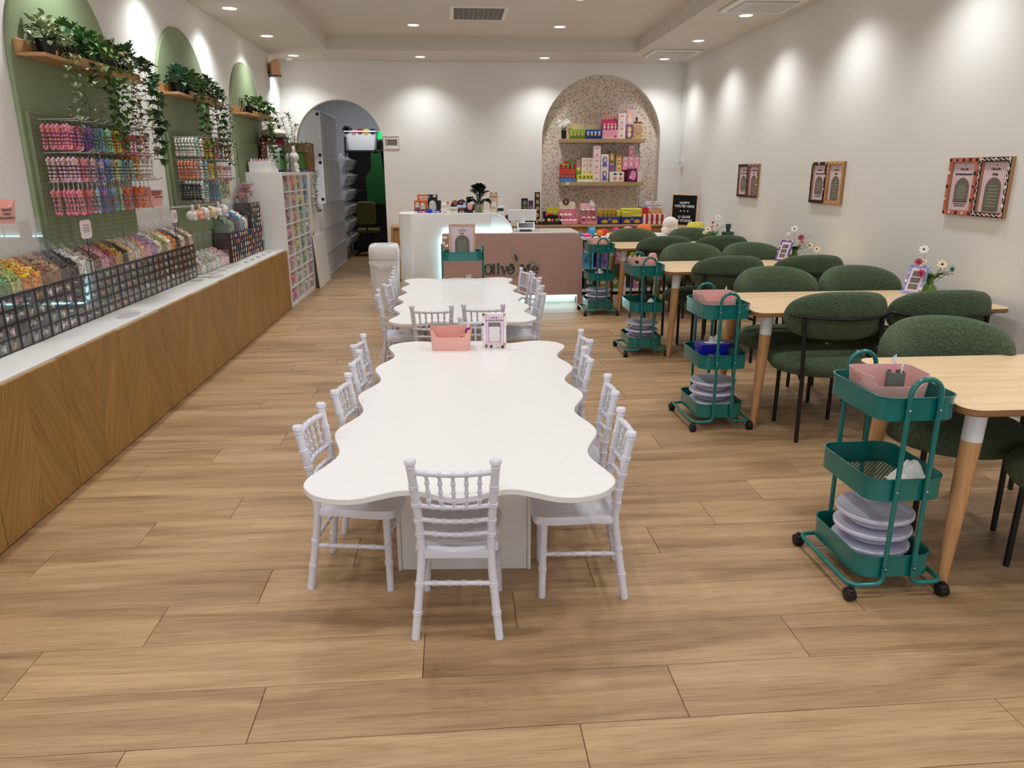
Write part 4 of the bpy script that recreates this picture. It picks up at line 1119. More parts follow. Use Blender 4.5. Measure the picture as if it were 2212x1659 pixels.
# ------------------------------------------------------------------ white cube shelf with bagged pieces
X1, Y1, Y2, SH = -1.775, 8.185, 9.66, 1.44
t = thing('cube_shelf', 'white cube shelf full of small bagged pieces, end of the left worktop', 'shelf', (X1, Y1, 0))
D = Y2 - Y1
q = MB(); q.cbox(-0.39, 0, 0, 0.036, 0, SH, 0.002); q.build('side_panel', WHITE, t)
q = MB(); q.cbox(-0.39, 0, D - 0.036, D, 0, SH, 0.002); q.build('side_panel', WHITE, t)
q = MB(); q.cbox(-0.39, 0, 0.0362, D - 0.0362, SH - 0.036, SH, 0.002); q.build('top_panel', WHITE, t)
q = MB(); q.cbox(-0.39, 0, 0.0362, D - 0.0362, 0, 0.036, 0.002); q.build('bottom_panel', WHITE, t)
q = MB(); q.box(-0.388, -0.385, 0.0362, D - 0.0362, 0.036, SH - 0.036); q.build('back_panel', WHITE, t, smooth=False)
cw = (D - 0.072) / 4; rh = (SH - 0.072) / 8
for c in range(1, 4):
    q = MB(); q.cbox(-0.385, -0.001, -0.008, 0.008, 0.0362, SH - 0.0362, 0.001); q.build('divider', WHITE, t, loc=(0, 0.036 + c * cw, 0))
sh0 = None
for c in range(4):
    for r in range(1, 8):
        if sh0 is None:
            q = MB(); q.cbox(-0.385, -0.001, -cw / 2 + 0.009, cw / 2 - 0.009, -0.007, 0.007, 0.001); sh0 = q.build('shelf_insert', WHITE, t); sh0.location = (0, 0.036 + (c + .5) * cw, 0.036 + r * rh)
        else: inst(sh0, (0, 0.036 + (c + .5) * cw, 0.036 + r * rh), t)
BAGC = [['b88a98', 'e08a70', 'b8b47a', '5f86c0'], ['b08a98', 'e0a088', 'cfd07a', '88a8c4'], ['a87a8c', 'd89a8c', '7ac09a', 'b8cfe0'], ['d8a0b4', 'd8c470', '8ab880', 'ccd6e0'], ['cfa0ae', 'd6d088', '5aa88c', 'b8a8bc'], ['d8a8b4', 'c8ccb8', '7ab09c', 'd4dad8'], ['e8708c', 'c8ced4', 'd8dcd8', 'b4909c'], ['d87aa0', 'd8d6d0', 'dcdcd8', 'dcbfc4']]
BAGM = clear('bag_film', 'e8e4e6', alpha=0.2, rough=0.12)
BAGF = mat('bag_fill', rough=0.45, objcol=True, island=0.3, var=0.1)
bagf, bagc = [], []
for j in range(4):
    q = MB()
    for k2 in range(40):
        q.sph((rnd.uniform(-.03, .05), rnd.uniform(-.125, .125), 0.025 + 0.1 * rnd.random()), (0.022, 0.034, 0.026), 6, 4)
    bagf.append(mesh_of(q, 'fill', BAGF, smooth=False))
    q = MB(); pts = []
    for (z, wy, wx) in ((0.001, 0.15, 0.066), (0.05, 0.155, 0.07), (0.1, 0.15, 0.06), (0.14, 0.14, 0.03), (0.155, 0.142, 0.01)):
        pts.append([(wx * cos(a) * (1 + rnd.uniform(-.12, .12)), wy * sin(a) * (1 + rnd.uniform(-.05, .05)), z) for a in [2 * pi * i / 14 for i in range(14)]])
    vs = [p for rg in pts for p in rg]
    fs = [(a * 14 + i, a * 14 + (i + 1) % 14, (a + 1) * 14 + (i + 1) % 14, (a + 1) * 14 + i) for a in range(4) for i in range(14)] + [tuple(range(14))[::-1], tuple(range(56, 70))]
    q.add(vs, fs); bagc.append(mesh_of(q, 'film', BAGM, angle=20))
for r in range(8):
    for c in range(4):
        colr = BAGC[r][c]
        bt = thing('bag_of_pieces', 'clear bag of pieces in the white cube shelf, %s row from the top, %s column' % (ORD[r], ORD[c]), 'bag', (X1 - 0.075, Y1 + 0.036 + (c + .5) * cw, 0.036 + (7 - r) * rh + 0.0072), 0, 'bags in the white cube shelf')
        o = bpy.data.objects.new('fill', bagf[(r + c) % 4]); COL.objects.link(o); o.parent = bt; o.color = lin(colr); o['kind'] = 'stuff'
        o = bpy.data.objects.new('film', bagc[(r * 3 + c) % 4]); COL.objects.link(o); o.parent = bt
q = MB(); q.cbox(-0.39, 0, 9.68, 10.26, 0, SH, 0.003)
tag(q.build('plain_cabinet', WHITE, loc=(X1, 0, 0)), 'plain white cabinet side between the cube shelf and the arched doorway', 'cabinet')
q = MB(); q.cbox(-0.02, 0, -0.42, 0.42, 0, 0.66, 0.004)
o = tag(q.build('foam_board', WHITE, loc=(X1 + 0.07, 10.02, 0.0), rot=(0, radians(-4), 0)), 'white board leaning low against the plain cabinet by the doorway', 'board')
t = thing('wood_spoon', 'small tan paddle poking up behind the leaning white board', 'paddle', (X1 + 0.012, 9.72, 0.0))
q = MB(); q.cbox(-0.006, 0.006, -0.01, 0.01, 0, 0.66, 0.002); q.sph((0, 0, 0.69), (0.006, 0.03, 0.035), 10, 6); q.build('paddle', PALEW, t)

# things on top of the cube shelf
t = thing('stepped_stand', 'white stepped stand of small pastel erasers on the cube shelf', 'stand', (-1.99, 8.42, SH))
for i in range(5):
    q = MB(); q.cbox(-0.13 + 0.0, 0.1, -0.17 + i * 0.068, -0.104 + i * 0.068, 0, 0.105 - 0.018 * i, 0.002); q.build('step', WHITE, t)
er = MB(); er.cbox(-0.011, 0.011, -0.011, 0.011, 0, 0.022, 0.004); er.sph((0, 0, 0.026), 0.009, 6, 4); erm = mesh_of(er, 'eraser', ANY)
n = 0
for i in range(5):
    for c in range(7):
        o = bpy.data.objects.new('pastel_eraser', erm); COL.objects.link(o); o.location = (-1.99 - 0.105 + c * 0.031, 8.42 - 0.138 + i * 0.068, SH + 0.1055 - 0.018 * i); o.color = lin(rnd.choice(['efa8b4', 'f4d9dc', 'f0e2d0', 'f0c98a', 'e88c9c', 'c8b4e0', 'f6efe8', 'a8c4e4', 'e8b26a']))
        tag(o, 'tiny pastel eraser on the white stepped stand, step %s, place %s' % (ORD[i], ORD[c]), 'eraser', 'pastel erasers on the stepped stand'); n += 1
t = thing('display_case', 'dark display case with red lining and a fuzzy cream top on the cube shelf', 'case', (-1.99, 8.95, SH))
q = MB(); q.cbox(-0.13, 0.13, -0.14, 0.14, 0, 0.02, 0.004); q.build('base', BLACKP, t)
q = MB(); q.cbox(-0.13, -0.12, -0.14, 0.14, 0.02, 0.36, 0.003); q.build('back', mat('dark_red', '7a0f16', 0.6), t)
for s in (-1, 1):
    q = MB(); q.cbox(0.115, 0.13, s * 0.13 - 0.008, s * 0.13 + 0.008, 0.02, 0.36, 0.002); q.build('post', DARKG, t)
q = MB(); q.box(0.126, 0.128, -0.12, 0.12, 0.02, 0.36); q.build('pane', GLASS, t, smooth=False)
q = MB(); q.cbox(-0.115, 0.11, -0.12, 0.12, 0.3, 0.355, 0.004); q.build('valance', mat('red_felt', 'a81420', 0.8), t)
q = MB(); q.cbox(-0.14, 0.14, -0.15, 0.15, 0.36, 0.385, 0.008); q.build('lid', DARKG, t)
FUZZ = mat('cream_fuzz', 'e6dcc8', 0.95, bump=0.6, bs=90, sheen=0.3)
q = MB(); q.sph((0, 0, 0.42), (0.15, 0.16, 0.05), 16, 8); q.sph((0, -0.02, 0.48), (0.055, 0.06, 0.06), 14, 8); q.build('fuzzy_top', FUZZ, t)
def blank_figure(name, label, loc, s, m, ears, grp=None):
    t = thing(name, label, 'toy', loc, 0, grp)
    q = MB(); q.sph((0, 0, 0.05 * s), (0.04 * s, 0.042 * s, 0.05 * s), 14, 8); q.build('body', m, t)
    q = MB(); q.sph((0, 0, 0.135 * s), (0.045 * s, 0.05 * s, 0.045 * s), 14, 8)
    if ears == 'long':
        for k in (-1, 1): q.sph((0, k * 0.022 * s, 0.2 * s), (0.012 * s, 0.013 * s, 0.04 * s), 10, 6)
    else:
        for k in (-1, 1): q.sph((0, k * 0.036 * s, 0.175 * s), (0.012 * s, 0.018 * s, 0.018 * s), 10, 6)
    q.build('head', m, t)
    q = MB()
    for k in (-1, 1): q.sph((0.01 * s, k * 0.038 * s, 0.06 * s), (0.014 * s, 0.014 * s, 0.03 * s), 8, 6); q.sph((0.02 * s, k * 0.022 * s, 0.012 * s), (0.022 * s, 0.017 * s, 0.013 * s), 8, 6)
    q.build('limbs', m, t)
    return t
blank_figure('rabbit_ornament', 'plain white rabbit ornament at the front of the cube shelf', (-1.84, 9.24, SH), 1.25, mat('white_plush', 'ece8e2', 0.9, bump=0.3, bs=90), 'long')
t = thing('olive_branch_vase', 'clear vase of trailing olive branches on the cube shelf', 'plant', (-1.9, 9.5, SH))
q = MB(); q.lathe([(0.035, 0), (0.04, 0.005), (0.042, 0.24), (0.039, 0.24), (0.036, 0.01), (0.0001, 0.008)], n=18); q.build('vase', GLASS, t)
def branch(pts, n, l, w, seed):
    r2 = random.Random(seed); sp = spline(pts, 8, False); q = MB(); q.mi = 0
    q.tube(sp, 0.003, 5); q.mi = 1
    for k in range(n):
        p = Vector(sp[min(len(sp) - 1, int((0.25 + 0.75 * k / n) * (len(sp) - 1)))])
        a = r2.uniform(0, 2 * pi); d = Vector((cos(a), sin(a), r2.uniform(-.2, 1.0)))
        leaf_quad(q, p, d, Vector((0, 0, 1)), l * r2.uniform(.7, 1.2), w, 'long')
    return q
OLV = mat('olive_leaf', '62703f', 0.5, island=0.35)
for i, pts in enumerate([[(0, 0, 0.02), (0, -0.02, 0.3), (-0.05, -0.12, 0.5), (-0.06, -0.2, 0.62)], [(0, 0, 0.02), (0.01, 0.0, 0.35), (0.0, -0.05, 0.6), (-0.02, -0.1, 0.66)], [(0, 0, 0.02), (0.01, 0.05, 0.3), (0.04, 0.02, 0.5), (0.08, -0.02, 0.55)], [(0, 0, 0.05), (0.04, 0.0, 0.3), (0.16, 0.05, 0.32), (0.2, 0.08, 0.22)], [(0, 0, 0.05), (0.03, 0.0, 0.26), (0.12, -0.02, 0.3), (0.17, -0.02, 0.24)]]):
    q = branch(pts, 46, 0.075, 0.016, 20 + i); q.build('branch', [STEM, OLV], t, smooth=False)
t = thing('olive_garland', 'olive branch hanging down the front of the white cabinet by the doorway', 'plant', (X1 + 0.004, 9.78, SH))
q = branch([(0.02, 0.46, 0.02), (0.05, 0.3, 0.03), (0.05, 0.08, -0.1), (0.05, 0.0, -0.3), (0.05, 0.06, -0.44), (0.06, 0.14, -0.5)], 90, 0.085, 0.02, 31); q.build('branch', [STEM, mat('olive_leaf_dark', '3f5a2c', 0.5, island=0.35)], t, smooth=False)
t = thing('green_box', 'bright green storage box in front of the cardboard carton', 'box', (-2.0, 9.95, SH + 0.03))
q = MB(); q.cbox(-0.13, 0.13, -0.14, 0.14, 0, 0.2, 0.006); q.build('body', mat('leaf_green', '3f7a22', 0.5), t)
q = MB(); q.cbox(-0.135, 0.135, -0.145, 0.145, 0.2, 0.215, 0.003); q.build('lid', DARKG, t)
q = MB(); q.cbox(-0.16, 0.16, -0.16, 0.16, 0, 0.03, 0.004)
tag(q.build('blue_book', mat('blue_cover', '3a5f9a', 0.5), loc=(-2.0, 9.95, SH)), 'flat blue book under the green storage box', 'book')
t = thing('carton', 'brown cardboard carton on the white cabinet beside the doorway', 'box', (-1.99, 10.2, SH))
q = MB(); q.cbox(-0.17, 0.19, -0.1, 0.16, 0, 0.36, 0.003); q.build('body', mat('cardboard', '8a623f', 0.8, bump=0.1), t)
q = MB(); q.cbox(-0.168, 0.188, -0.098, 0.158, 0.36, 0.363, 0.001); q.build('flap', mat('cardboard_light', 'a87d54', 0.8), t)

# ------------------------------------------------------------------ storage room beyond the arch
def slot_unit(label, y0, y1, z0, z1, slots, caps=True):
    t = thing('storage_unit', label, 'storage unit', (-1.783, y0, z0), 0, 'white slotted storage units')
    D, H = y1 - y0, z1 - z0
    q = MB(); q.cbox(-0.36, 0, 0, 0.014, 0, H, 0.002); q.build('side_panel', WPLAST, t)
    q = MB(); q.cbox(-0.36, 0, D - 0.014, D, 0, H, 0.002); q.build('side_panel', WPLAST, t)
    q = MB(); q.cbox(-0.36, 0, 0.0142, D - 0.0142, H - 0.02, H, 0.002); q.build('top_panel', WPLAST, t)
    q = MB(); q.cbox(-0.36, 0, 0.0142, D - 0.0142, 0, 0.02, 0.002); q.build('bottom_panel', WPLAST, t)
    q = MB(); q.box(-0.355, -0.345, 0.0142, D - 0.0142, 0.02, H - 0.02); q.build('back_panel', WPLAST, t, smooth=False)
    for i in range(1, slots):
        q = MB(); q.cbox(-0.345, -0.004, -0.006, 0.006, 0.02, H - 0.02, 0.001); q.build('divider', WPLAST, t, loc=(0, D * i / slots, 0))
    if caps:
        q = MB()
        for z in (0.05, H - 0.05): q.lathe([(0.0001, 0), (0.022, 0), (0.022, 0.006), (0.0001, 0.006)], n=12)
        o = q.build('corner_cap', DARKG, t); o.rotation_euler = (pi / 2, 0, 0); o.location = (-0.04, 0.0, H - 0.05)
        o = inst(o, (-0.04, 0, 0.05), t)
for i, (z0, z1, y0, y1, n) in enumerate(((0, 0.34, 10.67, 12.7, 8), (0.3402, 0.68, 10.67, 12.7, 8), (0.6802, 1.02, 10.67, 12.7, 8), (1.0202, 1.62, 10.93, 12.45, 5), (1.6202, 2.26, 10.95, 12.4, 5))):
    slot_unit('white slotted storage unit beyond the arched doorway, %s from the floor' % ORD[i], y0, y1, z0, z1, n, i > 2)
t = thing('bin_rack', 'white rack carrying the tilting bins beyond the doorway', 'rack', (-1.9, 12.9, 0))
for y in (0.0, 0.75, 1.5):
    q = MB(); q.cbox(-0.05, 0.0, y - 0.012, y + 0.012, 0.0, 1.75, 0.002); q.build('upright', WPLAST, t)
tb = MB(); w = 0.235
tb.prism([(0, 0), (0.09, 0.0), (0.18, 0.17), (0.17, 0.175), (0.084, 0.01), (0.01, 0.01), (0.01, 0.2), (0, 0.2)], -w, w, 'y')
tb.prism([(0, 0), (0.09, 0), (0.18, 0.17), (0.0, 0.2)], -w, -w + 0.006, 'y'); tb.prism([(0, 0), (0.09, 0), (0.18, 0.17), (0.0, 0.2)], w - 0.006, w, 'y')
tbm = mesh_of(tb, 'bin', WPLAST, smooth=False)
for r in range(6):
    for c in range(3):
        bt = thing('tilt_bin', 'white tilting bin of clear bags, %s row up, %s along the rack' % (ORD[r], ORD[c]), 'bin', (-1.8995, 12.9 + 0.28 + c * 0.5, 0.2 + r * 0.255), 0, 'tilting bins on the rack')
        o = bpy.data.objects.new('bin', tbm); COL.objects.link(o); o.parent = bt
        o = bpy.data.objects.new('bags', bagc[(r + c) % 4]); COL.objects.link(o); o.parent = bt; o.location = (0.08, 0, 0.06); o.scale = (0.9, 1.3, 1.1); o['kind'] = 'stuff'
t = thing('black_shelving', 'black shelving unit at the back of the storage room', 'shelf', (-1.3, 14.2, 0))
for z in (0.45, 1.1, 1.78):
    q = MB(); q.cbox(-0.6, 0.75, -0.22, 0.25, z, z + 0.04, 0.004); q.build('shelf_board', BLACK, t)
for x in (-0.59, 0.72):
    for y in (-0.21, 0.22):
        q = MB(); q.cbox(x, x + 0.03, y, y + 0.03, 0, 2.05, 0.002); q.build('post', BLACK, t)
q = MB(); q.box(-0.6, 0.75, 0.25, 0.26, 0, 2.0); q.build('back_panel', BLACK, t, smooth=False)
t = thing('white_tub', 'large white storage tub on the black shelving', 'tub', (-1.6, 14.2, 1.8205))
pink_bin(t, 0.58, 0.4, 0.32, 0, wall=0.006, taper=0.86, r=0.05, slots=False, m=WPLAST)
q = MB(); q.tube(bend([(-0.29, -0.2, 0.318), (0.29, -0.2, 0.318), (0.29, 0.2, 0.318), (-0.29, 0.2, 0.318), (-0.29, -0.19, 0.318)], 0.05), 0.012, 6); q.build('rim', WPLAST, t)
for i, (x, z, r, cc, nm) in enumerate(((-1.84, 2.215, 0.07, '141416', 'black'), (-1.71, 2.18, 0.045, 'd0708c', 'pink'), (-1.6, 2.19, 0.05, '9a2030', 'red'), (-1.49, 2.185, 0.05, 'e8b020', 'yellow'), (-1.38, 2.19, 0.05, '1d2c4a', 'navy'))):
    q = MB(); q.T = Matrix.Rotation(pi / 2, 4, 'X'); q.lathe([(r * .45, -0.2), (r, -0.2), (r, 0.2), (r * .45, 0.2), (r * .45, -0.2)], n=18)
    o = q.build('vinyl_roll', mat('roll_' + nm, cc, 0.4), loc=(x, 14.2, z - 0.07 + r * 0.0 + 0.02)); tag(o, '%s roll lying across the white storage tub' % nm, 'roll', 'rolls on the white tub')
t = thing('green_apron', 'dark green apron hanging from the black shelving', 'apron', (-1.33, 13.9, 0.86))
q = MB()
ap = [(-0.09, 0.9), (0.09, 0.9), (0.12, 0.62), (0.22, 0.5), (0.25, 0.0), (-0.2, 0.04), (-0.2, 0.5), (-0.1, 0.62)]
q.bprism(ap, -0.015, 0.012, 0.005, 'y'); q.build('body', mat('apron_green', '0f5a1e', 0.85, bump=0.2, bs=30), t, smooth=False)
q = MB(); q.tube([(-0.08, 0, 0.89), (-0.03, 0, 0.96), (0.0, 0.02, 0.98), (0.03, 0, 0.96), (0.08, 0, 0.89)], 0.008, 6); q.build('neck_strap', MATS['apron_green'], t)
t = thing('office_chair', 'olive green office chair in the storage room', 'chair', (-1.5, 13.5, 0))
OLC = mat('olive_fabric', '5c5a26', 0.9)
q = MB(); q.bprism(rrect(-0.17, 0.17, 0.55, 0.95, 0.08), -0.16, -0.1, 0.02, 'y'); q.build('backrest', OLC, t)
q = MB(); q.bprism(rrect(-0.2, 0.2, -0.1, 0.3, 0.08), 0.4, 0.47, 0.02); q.build('seat', OLC, t)
q = MB(); q.lathe([(0.025, 0.08), (0.025, 0.4)], n=10); q.tube([(0, -0.13, 0.7), (0, -0.16, 0.42), (0, 0, 0.38)], 0.015, 6); q.build('column', BLACKP, t)
for k in range(5):
    a = 2 * pi * k / 5; q = MB(); q.tube([(0, 0, 0.1), (0.26 * cos(a), 0.26 * sin(a), 0.06)], 0.016, 6); q.sph((0.26 * cos(a), 0.26 * sin(a), 0.028), 0.028, 8, 6); q.build('leg', BLACKP, t)
t = thing('exit_sign', 'glowing green exit sign inside the storage room', 'sign', (-1.25, 14.9, 2.12))
q = MB(); q.cbox(-0.13, 0.13, 0, 0.04, -0.08, 0.08, 0.004); q.build('housing', WPLAST, t)
q = MB(); q.box(-0.12, 0.12, -0.002, 0, -0.07, 0.07); q.build('lit_panel', glow('exit_green', '10c060', 1.6), t, smooth=False)
q = MB(); q.cbox(-0.02, 0.02, 0.04, 0.3, -0.02, 0.02, 0.002); q.build('arm', WPLAST, t)
ld = bpy.data.lights.new('storage_lamp', 'AREA'); ld.energy = 12; ld.size = 0.5; ld.color = (0.86, 0.93, 1.0)
lt = thing('storage_ceiling_light', 'square ceiling light of the storage room, beyond the doorway', 'light', (-1.35, 13.5, 2.9))
q = MB(); q.cbox(-0.25, 0.25, -0.25, 0.25, -0.03, 0, 0.004); q.build('panel', LENS, lt)
lo = bpy.data.objects.new('storage_lamp', ld); COL.objects.link(lo); lo.parent = lt; lo.location = (0, 0, -0.04)

# ------------------------------------------------------------------ small things on the walls
t = thing('wooden_speaker', 'small arched wooden box on a bracket in the back left corner', 'speaker', (-2.11, 9.86, 2.56), radians(25))
q = MB(); q.bprism(arch(0, 0.055, 0.012, 0.14, 10), -0.075, 0.075, 0.002, 'y'); q.build('body', wood('birch_ply', [(0.3, 'd9a880'), (0.7, 'e8bc95')], 'z'), t)
q = MB(); q.cbox(-0.058, 0.06, -0.08, 0.08, 0, 0.012, 0.001); q.build('base', DARKG, t)
q = MB(); q.tube([(-0.05, 0.0, 0.05), (-0.09, 0.03, 0.05), (-0.09, 0.03, 0.1)], 0.007, 6); q.build('bracket', BLACK, t)
t = thing('ceiling_sensor', 'small white detector under the ceiling in the back left corner', 'detector', (-2.0, 10.2, ZC))
q = MB(); q.lathe([(0.0001, -0.045), (0.04, -0.04), (0.055, -0.02), (0.055, 0)], n=18); q.build('body', WPLAST, t)
t = thing('door_sign', 'pale pink framed arrow sign right of the arched doorway', 'sign', (-0.788, YB, 1.822))
def frame_ring(w, h, b, d, m, parent, name='frame', ax='y', off=0.0):
    q = MB(); s = off
    q.cbox(-w, w, -d, s, h - b, h, 0.002); q.cbox(-w, w, -d, s, -h, -h + b, 0.002); q.cbox(-w, -w + b, -d, s, -h + b, h - b, 0.002); q.cbox(w - b, w, -d, s, -h + b, h - b, 0.002)
    return q.build(name, m, parent)
frame_ring(0.108, 0.085, 0.012, 0.014, mat('blush_frame', 'e6d6d4', 0.45), t)
q = MB(); q.box(-0.097, 0.097, -0.006, -0.001, -0.074, 0.074); q.build('card', CARD, t, smooth=False)
sc = spline([(-0.075 + 0.0136 * i, 0.036 + (0.004 if i % 2 else 0)) for i in range(12)] + [(0.075 - 0.0136 * i, -0.036 - (0.004 if i % 2 else 0)) for i in range(12)], 3)
q = MB(); q.prism(sc, -0.0075, -0.0062, 'y'); q.build('label_panel', OLIVEP, t, smooth=False)
q = MB(); q.prism([(-0.064, -0.025), (-0.056, -0.025), (-0.056, 0.008), (-0.05, 0.008), (-0.06, 0.026), (-0.07, 0.008), (-0.064, 0.008)], -0.0085, -0.0076, 'y'); q.build('arrow', WHITEP, t, smooth=False)
text('lettering', 'bathroom', 0.022, mat('pink_print', 'd0a8a8', 0.6), t, (0.008, -0.0078, 0.0))
text('lettering', 'Olive Me', 0.014, mat('pink_print'), t, (0, -0.0063, 0.055))
t = thing('thermostat', 'small white thermostat box in the back right corner', 'thermostat', (3.178, 10.36, 1.54))
q = MB(); q.cbox(-0.025, 0.012, -0.05, 0.05, -0.045, 0.045, 0.004); q.build('body', WPLAST, t)
q = MB(); q.box(-0.0256, -0.025, -0.03, 0.03, -0.005, 0.03); q.build('screen', mat('lcd_grey', '9aa4a2', 0.3), t, smooth=False)
q = MB(); q.cbox(3.165, 3.19, 10.4, 10.425, 1.587, ZC, 0.004)
tag(q.build('cable_conduit', WPLAST), 'slim white cable conduit running up the back right corner', 'conduit')

# ------------------------------------------------------------------ white pedal bin
t = thing('waste_bin', 'tall white waste bin left of the reception counter', 'bin', (-0.735, 8.05, 0))
q = MB(); bs = lambda r: rrect(-0.16 * r, 0.16 * r, -0.15 * r, 0.15 * r, 0.08 * r, 5)
rings = [(0.86, 0.0), (0.87, 0.01), (0.98, 0.52), (0.98, 0.545)]
def loft(rings, close=True):
    q = MB(); vs = []; n = len(bs(1))
    for r, z in rings: vs += [(x, y, z) for x, y in bs(r)]
    fs = [(k * n + i, k * n + (i + 1) % n, (k + 1) * n + (i + 1) % n, (k + 1) * n + i) for k in range(len(rings) - 1) for i in range(n)]
    if close: fs.append(tuple(range(n))[::-1])
    q.add(vs, fs); return q
loft(rings).build('body', WPLAST, t)
q = loft([(1.0, 0.545), (1.01, 0.55), (1.01, 0.64), (0.95, 0.685), (0.85, 0.7), (0.72, 0.7), (0.68, 0.69), (0.62, 0.6)], False); q.build('lid', GLOSSW, t)
q = loft([(0.66, 0.6), (0.64, 0.595)], True); q.build('opening', DARKG, t)
q = MB()
for k in range(3): q.tube([(-0.158 + 0.316 * i / 10, -0.152, 0.53 - (0.045 + 0.012 * k) * sin(pi * i / 10) - 0.01 * k) for i in range(11)], 0.0025, 4)
q.build('bag_edge', clear('bin_liner', 'f4f2f0', alpha=0.7), t)

# ------------------------------------------------------------------ reception counter
LEDM = glow('led_cyan_white', 'b4efff', STRIP)
t = thing('reception_counter', 'white and dusty pink reception counter with cyan under-lighting', 'counter', (0, 0, 0))
wbp = [p for p in rrect(-0.59, 0.60, 8.26, 8.78, 0.16, 8) if p[0] < 0.1] ; wbp = [(0.425, 8.78)] + wbp + [(0.425, 8.26)]
q = MB(); q.bprism(wbp, 0.0, 1.0, 0.006); q.build('white_body', WHITE, t)
q = MB(); q.bprism([(0.4251, 0.0), (0.4251, 1.0)] + [(0.4252 + 0.2448 * sin(a), 0.78 + 0.22 * cos(a)) for a in [pi / 2 * i / 10 for i in range(11)]] + [(0.67, 0.0)], 8.26, 8.40, 0.004, 'y'); q.build('curved_screen', WHITE, t)
pk = [(-0.11, 0.79), (-0.125, 0.55), (-0.118, 0.4), (-0.10, 0.25), (-0.085, 0.1), (1.385, 0.1), (1.385, 0.0), (1.44, 0.0)] + [(1.32 + 0.12 * cos(a), 0.67 + 0.12 * sin(a)) for a in [pi / 2 * i / 8 for i in range(9)]]
q = MB(); q.bprism(pk, 8.16, 8.215, 0.004, 'y'); q.build('pink_front', PINKC, t)
q = MB(); q.box(0.672, 1.38, 8.30, 8.78, 0.0, 0.775); q.build('pink_body', PINKC, t, smooth=False)
q = MB(); q.bprism([(-0.1, 8.215), (0.672, 8.215), (0.672, 8.22), (1.40, 8.22), (1.40, 8.80), (0.672, 8.80), (0.672, 8.255), (-0.1, 8.255)], 0.776, 0.795, 0.003); q.build('ledge_top', GLOSSW, t)
q = MB(); q.box(-0.08, 1.38, 8.218, 8.232, 0.075, 0.095); q.build('light_strip', LEDM, t, smooth=False)
q = MB(); q.box(-0.10, 0.64, 8.222, 8.252, 0.7955, 0.8015); q.build('light_strip', LEDM, t, smooth=False)
q = MB(); q.box(-0.095, -0.088, 8.225, 8.25, 0.12, 0.76); q.build('light_strip', LEDM, t, smooth=False)
q = MB(); q.box(-0.06, 1.38, 8.26, 8.30, 0.0, 0.1); q.build('plinth', WHITE, t, smooth=False)
# the raised sign: olive shape, leaf, outlined letters
SIGNB = mat('sign_taupe', 'a89a8e', 0.45); SIGND = mat('sign_charcoal', '433c3a', 0.45); SIGNL = mat('sign_edge', 'b8a598', 0.45)
t = thing('logo_sign', 'raised charcoal and taupe wall lettering on the pink counter front', 'sign', (0, 8.1598, 0))
q = MB()
def oval(cx, cz, rx, rz, n=28): return [(cx + rx * cos(2 * pi * i / n), cz + rz * sin(2 * pi * i / n)) for i in range(n)]
q.mi = 0
for bi, pl in enumerate((oval(0.385, 0.40, 0.062, 0.068), rrect(0.42, 0.475, 0.335, 0.475, 0.012), rrect(0.465, 0.53, 0.335, 0.45, 0.012), oval(0.497, 0.455, 0.024, 0.024), [(0.505, 0.447), (0.61, 0.447), (0.575, 0.332), (0.55, 0.332)], rrect(0.73, 0.87, 0.335, 0.462, 0.012), oval(0.905, 0.387, 0.056, 0.056))):
    q.prism(pl, -0.005 - 0.00012 * bi, 0, 'y')
for bi, (cx, cz) in enumerate(((0.862, 0.484), (0.888, 0.483), (0.917, 0.47), (0.94, 0.449), (0.95, 0.425), (0.946, 0.402))): q.prism(oval(cx, cz, 0.022, 0.021, 14), -0.0062 - 0.00012 * bi, 0, 'y')
lf = spline([(0.662, 0.642), (0.648, 0.605), (0.646, 0.56), (0.663, 0.52), (0.698, 0.49), (0.722, 0.5), (0.726, 0.54), (0.71, 0.59)], 4)
q.prism(lf, -0.008, 0, 'y'); q.prism(oval(0.634, 0.395, 0.078, 0.09), -0.0085, 0, 'y'); q.prism(oval(0.716, 0.467, 0.02, 0.016, 12), -0.008, 0, 'y')
q.build('backing', SIGNB, t, smooth=False)
def glyph(polys, name='letter'):
    q = MB()
    for pl in polys: q.prism(pl, -0.014, -0.0062, 'y')
    return q.build(name, SIGND, t, smooth=False)
def arc(cx, cz, rx, rz, rix, riz, a0, a1, n=20, ox=0.0):
    A = [radians(a0 + (a1 - a0) * i / n) for i in range(n + 1)]
    return [(cx + rx * cos(a), cz + rz * sin(a)) for a in A] + [(cx + ox + rix * cos(a), cz + riz * sin(a)) for a in A[::-1]]
glyph([arc(0.385, 0.40, 0.052, 0.058, 0.026, 0.05, -170, 175, 26)])
glyph([[(0.431, 0.462), (0.46, 0.462), (0.456, 0.452), (0.456, 0.356), (0.461, 0.346), (0.431, 0.346), (0.436, 0.356), (0.436, 0.452)]])
glyph([[(0.48, 0.435), (0.509, 0.435), (0.506, 0.427), (0.506, 0.356), (0.513, 0.346), (0.482, 0.346), (0.487, 0.356), (0.487, 0.427)], oval(0.497, 0.455, 0.014, 0.014, 14)])
glyph([[(0.519, 0.435), (0.551, 0.435), (0.547, 0.428), (0.566, 0.374), (0.583, 0.428), (0.579, 0.435), (0.602, 0.435), (0.594, 0.427), (0.566, 0.342), (0.554, 0.342), (0.526, 0.428)]])
q = MB()
for pl in (arc(0.630, 0.39, 0.04, 0.046, 0.022, 0.036, 20, 330, 22), [(0.60, 0.384), (0.603, 0.394), (0.664, 0.404), (0.667, 0.394)]): q.prism(pl, -0.016, -0.0086, 'y')
